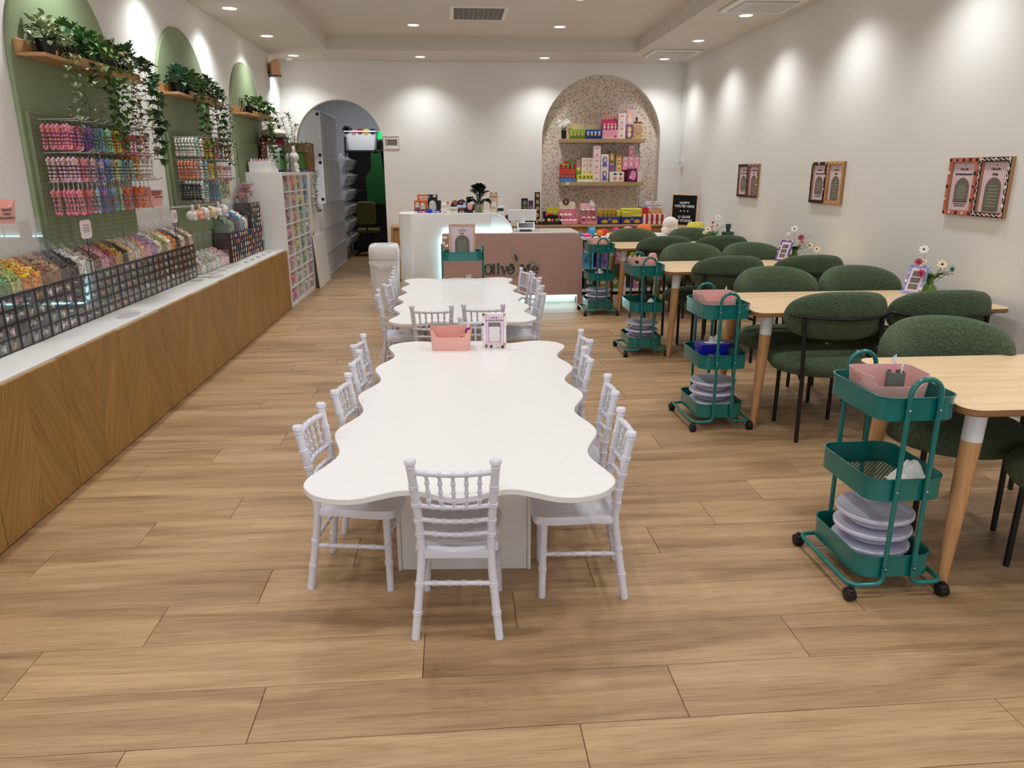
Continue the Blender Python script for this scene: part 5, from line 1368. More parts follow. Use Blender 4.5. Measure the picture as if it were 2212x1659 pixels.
q.prism([(0.618, 0.447), (0.623, 0.46), (0.64, 0.463), (0.664, 0.452), (0.68, 0.42), (0.68, 0.38), (0.664, 0.355), (0.668, 0.39), (0.664, 0.42), (0.65, 0.437), (0.636, 0.439), (0.63, 0.446)], -0.016, -0.0086, 'y')
q.build('letter', SIGND, t, smooth=False)
glyph([[(0.74, 0.452), (0.771, 0.452), (0.797, 0.395), (0.822, 0.452), (0.856, 0.452), (0.85, 0.442), (0.85, 0.356), (0.857, 0.346), (0.822, 0.346), (0.828, 0.356), (0.828, 0.422), (0.796, 0.352), (0.79, 0.352), (0.76, 0.42), (0.76, 0.356), (0.767, 0.346), (0.741, 0.346), (0.747, 0.356), (0.747, 0.442)]])
glyph([arc(0.905, 0.387, 0.042, 0.043, 0.022, 0.034, 20, 330, 22), [(0.873, 0.383), (0.873, 0.393), (0.944, 0.399), (0.944, 0.387)]])
q = MB(); q.prism(spline([(0.678, 0.565), (0.676, 0.535), (0.69, 0.5), (0.703, 0.492), (0.711, 0.515), (0.7, 0.545)], 4), -0.014, -0.0082, 'y'); q.build('leaf_mark', SIGND, t, smooth=False)
for ch, (cx, cz), a in zip('STUDIO', ((0.862, 0.484), (0.888, 0.483), (0.917, 0.47), (0.94, 0.449), (0.95, 0.425), (0.946, 0.402)), (15, -5, -30, -50, -70, -85)):
    text('letter', ch, 0.026, mat('sign_grey', '8d8580', 0.5), t, (cx, -0.0082, cz), (pi / 2, radians(-a), 0))

# things on the counter
CZ = 1.0005
def printed(name, label, cat, x, y, z, w, d, h, m, group=None, rz=0.0, face=None, b=0.002, parts=()):
    # small printed carton: body plus thin printed panels on its front
    t = thing(name, label, cat, (x, y, z), rz, group)
    q = MB(); q.cbox(-w / 2, w / 2, -d / 2, d / 2, 0, h, b); q.build('carton', m, t)
    k = 0
    for pm, shapes in parts:
        q = MB()
        for pl in shapes: q.prism([(u * w, v * h) for u, v in pl], -d / 2 - 0.0012 - 0.0006 * k, -d / 2, 'y')
        q.build('print', pm, t, smooth=False); k += 1
    return t
def R(u0, u1, v0, v1): return [(u0, v0), (u1, v0), (u1, v1), (u0, v1)]
def O(cu, cv, ru, rv, n=16): return [(cu + ru * cos(2 * pi * i / n), cv + rv * sin(2 * pi * i / n)) for i in range(n)]
PM = lambda h: mat('print_' + h, h, 0.5, var=0.04)
t = thing('header_display', 'orange and black card display box headed GHOST on the counter', 'box', (-0.27, 8.5, CZ))
q = MB(); q.cbox(-0.15, 0.0, 0.02, 0.03, 0, 0.13, 0.002); q.cbox(-0.112, 0.0, 0.02, 0.03, 0.13, 0.195, 0.002); q.build('header_left', mat('pumpkin_card', 'd8681e', 0.5), t)
q = MB(); q.cbox(0.0, 0.15, 0.02, 0.03, 0, 0.13, 0.002); q.cbox(0.0, 0.112, 0.02, 0.03, 0.13, 0.195, 0.002); q.build('header_right', mat('night_card', '17141c', 0.5), t)
q = MB(); q.cbox(-0.15, 0.15, -0.05, 0.02, 0, 0.03, 0.002); q.build('tray', mat('violet_card', '4a2a6a', 0.5), t)
GH = [(-0.5, 0), (-0.3, 0.12), (-0.15, 0.0), (0, 0.1), (0.15, 0.0), (0.3, 0.12), (0.5, 0.0), (0.42, 0.6), (0.3, 0.9), (0, 1.02), (-0.3, 0.9), (-0.42, 0.6)]
for cx, z0, w, h in ((-0.115, 0.05, 0.045, 0.06), (-0.055, 0.03, 0.06, 0.075), (0.055, 0.03, 0.085, 0.1)):
    q = MB(); q.prism([(cx + u * w, z0 + v * h) for u, v in GH], 0.012, 0.0198, 'y'); q.build('cutout', mat('ghost_white', 'ece6dc', 0.6), t, smooth=False)
    q = MB(); q.prism(O(cx - w * .17, z0 + h * .6, w * .06, h * .06, 8), 0.0114, 0.012, 'y'); q.prism(O(cx + w * .17, z0 + h * .6, w * .06, h * .06, 8), 0.0114, 0.012, 'y'); q.build('eyes', INK, t, smooth=False)
text('lettering', 'GHOST', 0.036, WHITEP, t, (-0.035, 0.0193, 0.165), bold=0.0012)
text('lettering', 'SQUISHY', 0.022, WHITEP, t, (-0.038, 0.0193, 0.138), bold=0.0008)
q = MB(); q.prism([(-0.012, 0.05), (0.004, 0.04), (0.0, 0.1), (0.006, 0.125)], 0.015, 0.0198, 'y'); q.build('print', PM('e8c81e'), t, smooth=False)
q = MB(); q.prism(rrect(0.062, 0.1, 0.165, 0.19, 0.006), 0.016, 0.0198, 'y'); q.build('price_tag', mat('lilac_tag', 'd9bcd9', 0.5), t, smooth=False)
for x, cc, nm in ((-0.4, 'f0eeec', 'white'), (-0.35, 'd98088', 'rose'), (-0.31, 'e0a0a0', 'pale rose'), (-0.245, '2038b0', 'blue'), (-0.2, '8fa8d0', 'pale blue'), (-0.16, 'c0a8d0', 'lilac')):
    q = MB(); q.bprism(rrect(-0.02, 0.02, -0.018, 0.018, 0.006), 0, 0.045 if nm in ('blue', 'pale blue') else 0.02, 0.004)
    tag(q.build('counter_trinket', mat('trinket_' + nm, cc, 0.4), loc=(x, 8.36, CZ)), 'small %s trinket lying along the front edge of the counter' % nm, 'trinket', 'trinkets on the counter edge')
t = blank_figure('spotted_figurine', 'white figurine with orange and black ears on the counter', (-0.082, 8.36, CZ), 0.72, mat('ivory_vinyl', 'efe9e2', 0.35), 'round'); t.rotation_euler = (0, 0, -pi / 2); t.scale = (0.85, 1.15, 0.85)
q = MB(); q.sph((0.01, 0.034, 0.13), (0.018, 0.012, 0.02), 8, 6); q.build('ear_patch', PM('e08a3a'), t)
q = MB(); q.sph((0.0, -0.036, 0.128), (0.016, 0.012, 0.018), 8, 6); q.build('ear_patch', PM('3a2a28'), t)
printed('small_white_box', 'cream box with a grey printed strip on the counter front', 'box', 0.02, 8.36, CZ, 0.09, 0.05, 0.065, mat('cream_box', 'e9e4d8', 0.5), parts=[(PM('c8c2b4'), [R(-.4, .4, .3, .7)]), (INK, [R(-.25, .25, .47, .52)])])
t = thing('purple_display', 'purple scalloped card display box behind the figurines on the counter', 'box', (0.085, 8.52, CZ))
q = MB(); q.prism(spline([(-0.095, 0), (-0.095, 0.08), (-0.06, 0.13), (-0.03, 0.12), (0.03, 0.14), (0.07, 0.12), (0.09, 0.09), (0.095, 0.0)], 4), -0.005, 0.005, 'y'); q.build('header', mat('plum_card', '3a1f4a', 0.5), t, smooth=False)
q = MB(); q.cbox(-0.095, 0.095, -0.07, -0.0055, 0, 0.05, 0.002); q.build('tray', MATS['night_card'], t)
q = MB(); q.prism(O(-0.045, 0.105, 0.022, 0.03), -0.0065, -0.005, 'y'); q.prism(O(0.02, 0.11, 0.015, 0.012), -0.0065, -0.005, 'y'); q.build('print', PM('b0703a'), t, smooth=False)
q = MB(); q.prism(rrect(0.045, 0.08, 0.085, 0.11, 0.004), -0.0065, -0.005, 'y'); q.build('price_tag', mat('lilac_tag'), t, smooth=False)
t = thing('robot_toy', 'pale blue and red soft figure on the counter', 'toy', (0.108, 8.36, CZ))
q = MB(); q.sph((-0.03, 0, 0.066), (0.026, 0.02, 0.02), 10, 6); q.sph((0.03, 0, 0.07), (0.026, 0.02, 0.022), 10, 6); q.sph((0, 0, 0.066), (0.025, 0.02, 0.016), 10, 6); q.build('head', PM('a8d0e0'), t)
q = MB(); q.sph((0, 0, 0.034), (0.034, 0.02, 0.018), 10, 6); q.build('body', PM('8a2228'), t)
q = MB(); q.sph((-0.016, -0.004, 0.011), (0.014, 0.016, 0.011), 8, 6); q.sph((0.016, -0.004, 0.011), (0.014, 0.016, 0.011), 8, 6); q.build('feet', PM('a8d0e0'), t)
t = thing('coral_toy', 'coral heart-shaped squishy in a black holder on the counter', 'toy', (0.2, 8.38, CZ))
q = MB(); q.lathe([(0.0001, 0), (0.034, 0), (0.036, 0.03), (0.0001, 0.032)], n=16); q.cbox(-0.02, 0.05, 0.01, 0.03, 0.02, 0.085, 0.004); q.build('holder', BLACKP, t)
q = MB(); q.sph((-0.014, -0.012, 0.066), (0.018, 0.018, 0.019), 10, 6); q.sph((0.014, -0.012, 0.066), (0.018, 0.018, 0.019), 10, 6); q.sph((0, -0.012, 0.045), (0.026, 0.02, 0.024), 10, 6); q.build('squishy', PM('f0a080'), t)
t = thing('potted_plant', 'dark round-leaved plant in a blush pot on the counter', 'plant', (0.305, 8.5, CZ))
q = MB(); q.lathe([(0.042, 0), (0.05, 0.01), (0.056, 0.115), (0.05, 0.115), (0.046, 0.09), (0.0001, 0.09)], n=22); q.build('pot', mat('blush_pot', 'cbb0a2', 0.5), t)
rl = random.Random(77); LEAFX = mat('rubber_leaf', '14301c', 0.3, var=0.15)
for k in range(46):
    a, e = rl.uniform(0, 2 * pi), rl.uniform(-0.15, 1.5); q = MB(); d = Vector((cos(a) * cos(e), sin(a) * cos(e), sin(e)))
    p = Vector((0, 0, 0.12)) + Vector((d.x * .06, d.y * .06, d.z * .10 + .01))
    q.tube([(0, 0, 0.09), tuple(p)], 0.002, 4); leaf_quad(q, p, d + Vector((0, -0.2, 0)), Vector((0, 0, 1)), 0.095, 0.095, 'round'); q.build('leaf', LEAFX, t, smooth=False)
t = thing('crystal_ornament', 'clear faceted petal ornament with a green core on the counter edge', 'ornament', (0.305, 8.345, CZ))
for k in range(5):
    q = MB(); q.sph((0.035 * cos(pi * k / 4), 0.012 * sin(pi * k / 4) - 0.008, 0.042), (0.016, 0.01, 0.042), 8, 6); q.build('petal', GLASS, t)
q = MB(); q.sph((0, -0.01, 0.036), (0.02, 0.014, 0.034), 12, 8); q.build('core', mat('green_core', '4f7a34', 0.15, coat=0.5), t)
t = thing('wooden_menu_stand', 'narrow wooden board on an easel beside the potted plant on the counter', 'sign', (0.47, 8.46, CZ))
q = MB(); q.cbox(-0.047, 0.047, -0.008, 0.008, 0.035, 0.195, 0.002); q.build('board', PALEW, t)
for s in (-1, 1):
    q = MB(); q.tube([(s * 0.03, -0.02, 0.0), (s * 0.022, 0.0, 0.06)], 0.004, 5); q.build('leg', PALEW, t)
q = MB(); q.box(-0.026, 0.026, -0.0095, -0.008, 0.06, 0.115); q.build('paper', CARD, t, smooth=False)
q = MB(); q.box(-0.046, 0.046, -0.0095, -0.008, 0.165, 0.169); q.build('print', INK, t, smooth=False)
for k, cc in enumerate(('b0606a', 'e0b8a0', '70808a')):
    q = MB(); q.sph((-0.028 + k * 0.028, 0, 0.207), (0.011, 0.006, 0.012), 8, 6); q.build('charm', PM(cc), t)
t = thing('card_terminal', 'small grey receipt printer behind the wooden board on the counter', 'printer', (0.545, 8.5, 0.7958))
q = MB(); q.cbox(-0.04, 0.04, -0.05, 0.05, 0, 0.27, 0.006); q.build('body', WPLAST, t); q = MB(); q.box(-0.035, 0.035, -0.0505, -0.05, 0.215, 0.25); q.build('slot', DARKG, t, smooth=False)
q = MB(); q.lathe([(0.0001, 0), (0.03, 0), (0.032, 0.06), (0.03, 0.17), (0.0001, 0.175)], n=16)
tag(q.build('red_can', mat('dark_red_can', '7a1424', 0.35), loc=(0.63, 8.5, 0.7958)), 'dark red can beside the till on the counter', 'can')
t = thing('point_of_sale_terminal', 'white till with a customer screen on the pink counter', 'till', (0.79, 8.42, 0.7955))
q = MB(); q.T = Matrix.Translation((0, 0.05, 0.11)) @ Matrix.Rotation(radians(12), 4, 'X'); q.cbox(-0.16, 0.16, -0.01, 0.01, 0, 0.125, 0.004); q.build('display', WPLAST, t)
q = MB(); q.lathe([(0.075, 0), (0.07, 0.02), (0.03, 0.06), (0.028, 0.14)], n=18); q.build('stand', GLOSSW, t)
t2 = MB(); t2.T = Matrix.Translation((0.03, -0.1, 0.018)) @ Matrix.Rotation(radians(-24), 4, 'X'); t2.cbox(-0.1, 0.1, -0.008, 0.008, 0, 0.085, 0.004); t2.build('customer_display', WPLAST, t)
t2 = MB(); t2.T = Matrix.Translation((0.03, -0.1, 0.018)) @ Matrix.Rotation(radians(-24), 4, 'X'); t2.box(-0.082, 0.082, -0.0092, -0.008, 0.022, 0.075); t2.build('screen', mat('dark_screen', '15181a', 0.2), t, smooth=False)
q = MB(); q.cbox(-0.04, 0.09, -0.12, -0.03, 0, 0.02, 0.004); q.build('foot', DARKG, t)
q = MB()
for k in range(3): q.tube(spline([(-0.07, -0.02 - .02 * k, 0.05), (-0.11, -0.05, 0.02 + .01 * k), (-0.1, -0.1, 0.004), (-0.03, -0.1, 0.006)], 5, False), 0.0025, 5)
q.build('cable', mat('cable_grey', '8a8078', 0.5), t)

# ------------------------------------------------------------------ wooden sideboards under the niche
def sideboard(x0, x1, label, doors):
    t = thing('sideboard', label, 'sideboard', (x0, 10.08, 0), 0, 'oak sideboards along the back wall')
    w = x1 - x0
    q = MB(); q.cbox(0, w, 0, 0.38, 0.71, 0.74, 0.003); q.build('top', OAKX, t)
    q = MB(); q.cbox(0, 0.03, 0, 0.38, 0, 0.7098, 0.003); q.build('side_panel', OAKZ, t)
    q = MB(); q.cbox(w - 0.03, w, 0, 0.38, 0, 0.7098, 0.003); q.build('side_panel', OAKZ, t)
    q = MB(); q.box(0.03, w - 0.03, 0.06, 0.38, 0.0, 0.7098); q.build('carcass', OAKZ, t, smooth=False)
    dw = (w - 0.06) / doors
    for i in range(doors):
        q = MB(); q.cbox(0.033 + i * dw, 0.027 + (i + 1) * dw, 0.022, 0.04, 0.04, 0.7, 0.002); q.build('door', OAKZ, t)
sideboard(-0.82, 1.262, 'long oak sideboard on the back wall behind the reception counter', 4)
sideboard(1.266, 2.95, 'oak sideboard under the floral niche', 3)
SZ = 0.7405
printed('tall_box', 'dark patterned slim box on the sideboard, leftmost beside the till', 'box', 0.99, 10.26, SZ, 0.085, 0.07, 0.35, mat('black_print', '1d1a18', 0.5), parts=[(PM('6a8a70'), [O(0, .82, .32, .1)]), (PM('a09a50'), [O(.05, .55, .34, .09), R(-.4, .4, .66, .69)]), (PM('7a4a6a'), [R(-.4, .4, .3, .42)])])
printed('tall_box', 'plum slim box between two dark boxes on the sideboard', 'box', 1.075, 10.26, SZ, 0.06, 0.06, 0.32, mat('plum_box', '4a2a44', 0.5), parts=[(PM('a870a0'), [O(0, .7, .34, .1), R(-.4, .4, .45, .5)])])
t = None
for k in range(5):
    printed('face_tin', 'black cube box with a tan round print, %s from the top of the tall stack' % ORD[4 - k], 'box', 1.163, 10.25, SZ + k * 0.0865, 0.068, 0.06, 0.086, MATS['black_print'], 'stack of black cube boxes', parts=[(PM('c8a06a'), [O(0, .5, .3, .34)]), (PM('4a2a20'), [O(-.1, .55, .05, .06, 8), O(.1, .55, .05, .06, 8)])])
for k, (x, nm) in enumerate(((1.19, 'left'), (1.24, 'right'))):
    t = thing('small_jar', 'small black jar with a tan cap in front of the tall stack, the %s one' % nm, 'jar', (x, 10.16, SZ), 0, 'small jars by the till')
    q = MB(); q.lathe([(0.0001, 0), (0.022, 0), (0.022, 0.045), (0.0001, 0.046)], n=14); q.build('body', BLACKP, t)
    q = MB(); q.lathe([(0.0001, 0.047), (0.016, 0.047), (0.018, 0.075), (0.0001, 0.08)], n=14); q.build('cap', PM('e0b090'), t)
def tray_display(name, label, x, w, h, hh, m, header, headm, grp=None, deco=()):
    t = thing(name, label, 'display', (x, 10.22, SZ), 0, grp)
    q = MB(); q.prism([(-0.07, 0), (0.09, 0), (0.09, hh), (0.082, hh), (0.06, h), (-0.07, h * .35)], -w / 2, -w / 2 + 0.004, 'x'); q.prism([(-0.07, 0), (0.09, 0), (0.09, hh), (0.082, hh), (0.06, h), (-0.07, h * .35)], w / 2 - 0.004, w / 2, 'x')
    q.box(-w / 2, w / 2, -0.07, 0.09, 0, 0.006); q.box(-w / 2, w / 2, -0.07, -0.066, 0, h * .35); q.box(-w / 2, w / 2, 0.086, 0.09, 0, hh)
    q.build('tray', m, t, smooth=False)
    if header: q = MB(); q.prism(header, 0.08, 0.086, 'y'); q.build('header', headm, t, smooth=False)
    return t
t = tray_display('snack_display', 'black display tray with yellow and pink printed packs on the sideboard', 1.365, 0.24, 0.14, 0.17, MATS['black_print'], rrect(-0.07, 0.11, 0.13, 0.23, 0.02), PM('d8c82a'))
for k, (x, z, cc) in enumerate(((-0.07, 0.13, 'c8307a'), (-0.02, 0.15, 'e08a2a'), (0.04, 0.14, '6ab04a'), (0.085, 0.12, 'c83050'), (-0.05, 0.06, 'd8d02a'), (0.0, 0.055, 'c83a80'), (0.06, 0.06, '58a040'))):
    q = MB(); q.sph((x, -0.06 + 0.08 * (z > .1), z), (0.026, 0.014, 0.026), 10, 6); q.build('pack', PM(cc), t)
PKC = mat('pink_card', 'e58aa8', 0.5); CRM = mat('cream_card', 'efe0c8', 0.5)
t = tray_display('doughnut_display', 'pink display tray of cream squishies with a doughnut header', 1.585, 0.25, 0.16, 0.22, PKC, rrect(-0.11, 0.11, 0.2, 0.3, 0.02), CRM)
q = MB(); q.tube([(-0.02 + 0.032 * cos(a), 0.074, 0.3 + 0.032 * sin(a)) for a in [2 * pi * i / 14 for i in range(14)]], 0.014, 8, closed=True); q.build('doughnut_print', PM('5a3020'), t)
for k in range(7):
    q = MB(); q.lathe([(0.0001, 0), (0.024, 0.0), (0.03, 0.015), (0.02, 0.032), (0.0001, 0.036)], (-0.09 + 0.06 * (k % 4), -0.035 + 0.07 * (k // 4), 0.04 + 0.07 * (k // 4)), 12); q.build('squishy', PM('f0d8b8'), t)
t = tray_display('cup_display', 'pink display tray of little dessert cups with a pony-shaped header', 1.87, 0.23, 0.13, 0.2, PKC, rrect(-0.105, 0.105, 0.19, 0.28, 0.015), mat('pale_pink_card', 'f0c4d0', 0.5))
q = MB(); q.prism(spline([(0.02, 0.25), (0.03, 0.3), (0.05, 0.32), (0.07, 0.3), (0.1, 0.26), (0.08, 0.23), (0.05, 0.24)], 4), 0.07, 0.08, 'y'); q.build('header_shape', PM('f4e4ea'), t, smooth=False)
for k in range(6):
    cc = ('a8607a', 'c8a06a', '7a9a6a', '88a880', 'c89a6a', 'b07a60')[k]; x, y, z = -0.07 + 0.07 * (k % 3), -0.02 + 0.06 * (k // 3), 0.03 + 0.1 * (k // 3)
    q = MB(); q.lathe([(0.018, 0), (0.027, 0.045), (0.0001, 0.05)], (x, y, z), 12); q.build('cup', PM(cc), t)
    q = MB(); q.sph((x, y, z + 0.058), (0.028, 0.028, 0.016), 10, 6); q.build('topping', PM('e8c8c0'), t)
YEL = mat('yellow_pack', 'd8b030', 0.35); YEL2 = mat('bright_yellow', 'e8e050', 0.5)
for (x, lab, top) in ((2.15, 'blue and gold tray of jars on the sideboard, the left of two', True), (2.46, 'blue and gold tray piled with bright yellow packs, the right of two', False)):
    t = thing('gold_tray', lab, 'display', (x, 10.22, SZ), 0, 'blue and gold trays')
    q = MB(); q.cbox(-0.145, 0.145, -0.09, 0.09, 0, 0.1, 0.003); q.build('tray', mat('navy_card', '2a3a80', 0.5), t)
    q = MB()
    for s in (-1, 1): q.prism([(s * .07 + u, 0.04 + v) for u, v in ((-.05, 0), (-.02, .025), (.02, .025), (.05, 0.0), (.03, -.02), (-.03, -.02))], -0.0925, -0.09, 'y')
    q.prism(rrect(-0.02, 0.02, 0.06, 0.075, 0.005), -0.0925, -0.09, 'y'); q.build('print', PM('d8a82a'), t, smooth=False)
    for k in range(5):
        if top:
            q = MB(); q.lathe([(0.0001, 0.1), (0.022, 0.1), (0.022, 0.17), (0.016, 0.18), (0.016, 0.195), (0.0001, 0.196)], (-0.11 + k * 0.055, -0.03, 0), 12); q.build('jar', PM('a8842a'), t)
        else:
            q = MB(); q.bprism(rrect(-0.14, 0.14, -0.08 , 0.08, 0.02), 0.1 + k * 0.022, 0.121 + k * 0.022, 0.005); o = q.build('pack', YEL2, t); o.rotation_euler = (0, 0, 0.05 * (k % 3 - 1))
    if top:
        q = MB(); q.cbox(-0.14, 0.12, 0.03, 0.08, 0.1, 0.2, 0.003); q.build('back_box', YEL, t)
        q = MB(); q.cbox(0.1, 0.145, -0.05, 0.0, 0.1005, 0.19, 0.003); q.build('pack', YEL2, t)
t = thing('cookie_display', 'red checked carton with a white headed sign at the right of the sideboard', 'display', (2.76, 10.24, SZ))
q = MB(); q.cbox(-0.17, 0.17, -0.09, 0.08, 0, 0.13, 0.003); q.build('carton', REDCHECK, t)
q = MB(); q.cbox(-0.08, 0.17, 0.05, 0.06, 0.2, 0.3, 0.003); q.build('header', mat('white_header', 'efeae6', 0.5), t)
q = MB(); q.cbox(-0.08, 0.17, 0.06, 0.075, 0.13, 0.3, 0.003); q.build('header_back', WHITE, t)
text('lettering', 'Korean Pear', 0.034, mat('navy_print', '2a3050', 0.5), t, (0.045, 0.0495, 0.245), (pi / 2, 0, 0))
text('lettering', 'Cookies', 0.03, mat('navy_print'), t, (0.045, 0.0495, 0.215), (pi / 2, 0, 0))
text('lettering', 'NEW', 0.03, REDINK, t, (0.02, 0.0495, 0.28), (pi / 2, 0, 0))
q = MB(); q.prism(O(-0.04, 0.15, 0.035, 0.04), 0.03, 0.0495, 'y'); q.build('fruit_print', PM('e8962a'), t)
q = MB(); q.prism(O(0.08, 0.15, 0.08, 0.05), 0.035, 0.0495, 'y'); q.build('fruit_print', PM('d8a070'), t)
text('lettering', 'Korean Pear Cookies', 0.024, mat('navy_print'), t, (0.02, -0.0905, 0.06))
q = MB(); q.cbox(-0.16, -0.06, -0.04, 0.03, 0.1305, 0.22, 0.003); q.build('red_packet', REDINK, t)
for s in (-0.13, -0.085):
    q = MB(); q.lathe([(0.0001, 0), (0.018, 0), (0.018, 0.04), (0.0001, 0.05)], (s, 0, 0.221), 10); q.build('bottle', PM('a8c0d8'), t)

# ------------------------------------------------------------------ niche shelves and boxed goods
NS = wood('taupe_shelf', [(0.3, 'a38760'), (0.7, 'b89c74')], 'x')
def niche_shelf(z, lab):
    t = thing('niche_shelf', lab, 'shelf', (NX, YB + 0.15, z), 0, 'niche shelves')
    q = MB(); q.cbox(-0.57, 0.585, -0.27, 0, -0.05, 0, 0.002); q.build('shelf_board', NS, t)
niche_shelf(1.865, 'upper thick taupe shelf in the floral niche')
niche_shelf(1.3, 'lower thick taupe shelf in the floral niche')
UZ, LZ, NY = 1.8655, 1.3005, 10.43
t = thing('white_flowers', 'white flowers in a black cup at the left of the upper niche shelf', 'plant', (1.54, NY, UZ))
q = MB(); q.lathe([(0.026, 0), (0.032, 0.005), (0.036, 0.11), (0.03, 0.11), (0.0001, 0.09)], n=18); q.build('cup', BLACKP, t)
rn = random.Random(9)
for k in range(11):
    x, y, z = rn.uniform(-.075, .075), rn.uniform(-.04, .04), rn.uniform(0.15, 0.26); q = MB(); q.mi = 0
    q.tube([(0, 0, 0.1), (x * .5, y * .5, z * .7), (x, y, z)], 0.0014, 4); leaf_quad(q, Vector((x * .4, y * .4, z * .6)), Vector((x, y, .06)), Vector((0, 0, 1)), .05, .016, 'long'); q.mi = 1
    for p in range(5): q.sph((x + .014 * cos(p * 1.257), y - .006, z + .014 * sin(p * 1.257)), (.011, .005, .011), 6, 4)
    q.build('flower_stem', [STEM, mat('white_petal', 'eeeae0', 0.7)], t)
printed('small_bottle', 'tiny peach bottle box beside the black flower cup', 'box', 1.59, NY - 0.05, UZ, 0.025, 0.025, 0.07, PM('e0a880'), parts=[(PM('f0e0d0'), [R(-.4, .4, .2, .5)])])
def headbox(name, label, x, w, d, h0, h1, m, hm, prints, z=UZ, grp=None):
    t = thing(name, label, 'display', (x, NY, z), 0, grp)
    q = MB(); q.cbox(-w / 2, w / 2, -d / 2, d / 2, 0, h0, 0.002); q.build('tray', m, t)
    q = MB(); pts = [(-w / 2, h0 * .5), (-w / 2, h1 * .88)] + [(-w * .33 * cos(pi * i / 8) + 0, h1 * .88 + h1 * .12 * sin(pi * i / 8)) for i in range(9)] + [(w / 2, h1 * .88), (w / 2, h0 * .5)]
    q.prism(pts, d / 2, d / 2 + 0.003, 'y'); q.build('header', hm, t, smooth=False)
    for i, (pm, pls) in enumerate(prints):
        q = MB()
        for pl in pls: q.prism([(u * w, v) for u, v in pl], -d / 2 - 0.001 - 0.0005 * i, -d / 2, 'y')
        q.build('print', pm, t, smooth=False)
    return t
def figs(t, xs, z, y, mb, mh, s=0.02):
    for x in xs:
        q = MB(); q.sph((x, y, z + s * .9), (s * .7, s * .6, s), 8, 6); q.build('figure_body', mb, t)
        q = MB(); q.sph((x, y, z + s * 2.2), (s * .75, s * .7, s * .75), 8, 6); q.build('figure_head', mh, t)
LIME = PM('8ab82a'); COBALT = PM('1f5ab0'); KRAFT = PM('dcc890'); BLUSH = PM('f0a8bc'); HOT = PM('d83a7a'); SKIN = PM('e8b898'); PALE = PM('f4d4dc')
t = headbox('figure_display', 'lime green display box with a cream header on the upper niche shelf', 1.72, 0.215, 0.1, 0.12, 0.2, LIME, KRAFT, [(PM('5f8a20'), [R(-.48, .48, .004, .03)])]); figs(t, (-.08, -.03, .02, .07), 0.035, -0.058, SKIN, PM('c8a070'))
t = headbox('figure_display', 'cobalt blue display box with a cream header on the upper niche shelf', 1.945, 0.215, 0.1, 0.12, 0.19, COBALT, KRAFT, [(PM('123a80'), [R(-.48, .48, .004, .03)])]); figs(t, (-.08, -.03, .02, .07), 0.035, -0.058, SKIN, PM('e8e0d8'))
t = headbox('figure_display', 'tall pink two-tier display box on the upper niche shelf', 2.165, 0.21, 0.12, 0.115, 0.33, BLUSH, BLUSH, [(PALE, [R(-.46, .46, .006, .02)]), (HOT, [O(.34, .03, .09, .018)])])
q = MB(); q.cbox(-0.1, 0.1, -0.02, 0.05, 0.116, 0.24, 0.002); q.build('upper_tier', HOT, t); figs(t, (-.075, -.025, .025, .075), 0.125, -0.03, PALE, SKIN, 0.026); figs(t, (-.08, -.04, 0, .04, .08), 0.245, 0.02, SKIN, SKIN, 0.02)
for k, lab in enumerate(('lower', 'upper')): printed('pink_box', 'pale pink window box on the upper niche shelf, %s of the stack of two' % lab, 'box', 2.325, NY, UZ + k * 0.165, 0.105, 0.1, 0.164, PALE, 'pink window boxes on the upper shelf', parts=[(PM('f6e8e8'), [R(-.36, .36, .12, .88)]), (PM('e0a088'), [R(-.24, .24, .7, .84), O(0, .25, .2, .12)]), (PM('a8b890'), [O(-.18, .5, .06, .05), O(.18, .5, .06, .05)])])
for k, (lab, cc, c2) in enumerate((('lower', '7a5a68', 'e8d0c8'), ('upper', 'd8a8c0', 'f0dcb0'))): printed('doll_box', '%s boxed doll with yellow hair on the upper niche shelf' % lab.capitalize(), 'box', 2.432, NY, UZ + k * 0.185, 0.1, 0.09, 0.184, mat('doll_' + lab, cc, 0.4), 'boxed dolls', parts=[(PM('e0b858'), [O(0, .66, .28, .2)]), (PM('f0cfb8'), [O(0, .6, .17, .13)]), (PM(c2), [O(0, .3, .26, .18)])])
t = thing('wooden_plaque', 'wooden arch plaque with a dark brown cross piece at the right of the upper shelf', 'ornament', (2.56, NY, UZ))
q = MB(); q.bprism(rrect(-0.065, 0.065, 0, 0.2, 0.05), -0.012, 0.012, 0.003, 'y'); q.build('board', wood('plaque', [(0.3, 'c0945e'), (0.7, 'd2a872')], 'z'), t)
q = MB(); q.prism(O(0, 0.125, 0.055, 0.06, 20), -0.016, -0.012, 'y'); q.build('round_panel', PM('b89078'), t)
q = MB(); q.cbox(-0.035, -0.008, -0.01, 0.01, 0.2, 0.28, 0.002); q.cbox(-0.06, 0.05, -0.0095, 0.0095, 0.2, 0.222, 0.002); q.build('cross_piece', PM('5a3a18'), t)
# lower shelf
t = headbox('figure_display', 'red and blue tiered display box at the left of the lower niche shelf', 1.605, 0.215, 0.12, 0.05, 0.275, PM('2f88c0'), PM('d0342a'), [(PM('c02a40'), [O(.36, .03, .05, .02)])], LZ)
q = MB(); q.cbox(-0.1, 0.1, -0.03, 0.05, 0.051, 0.17, 0.002); q.build('middle_tier', PM('d8402a'), t); figs(t, (-.075, -.025, .025, .075), 0.055, -0.045, PM('d8808a'), PM('6a4a40'), 0.02); figs(t, (-.06, .0, .06), 0.172, 0.0, PM('4aa860'), PM('5ab070'), 0.022)
q = MB(); q.prism(R(-.08, .02, .225, .245), 0.055, 0.0598, 'y'); q.build('header_print', PM('e8b04a'), t, smooth=False)
q = MB(); q.prism(O(0.05, 0.27, 0.035, 0.03), 0.055, 0.0598, 'y'); q.build('header_print', PM('8ab04a'), t, smooth=False)
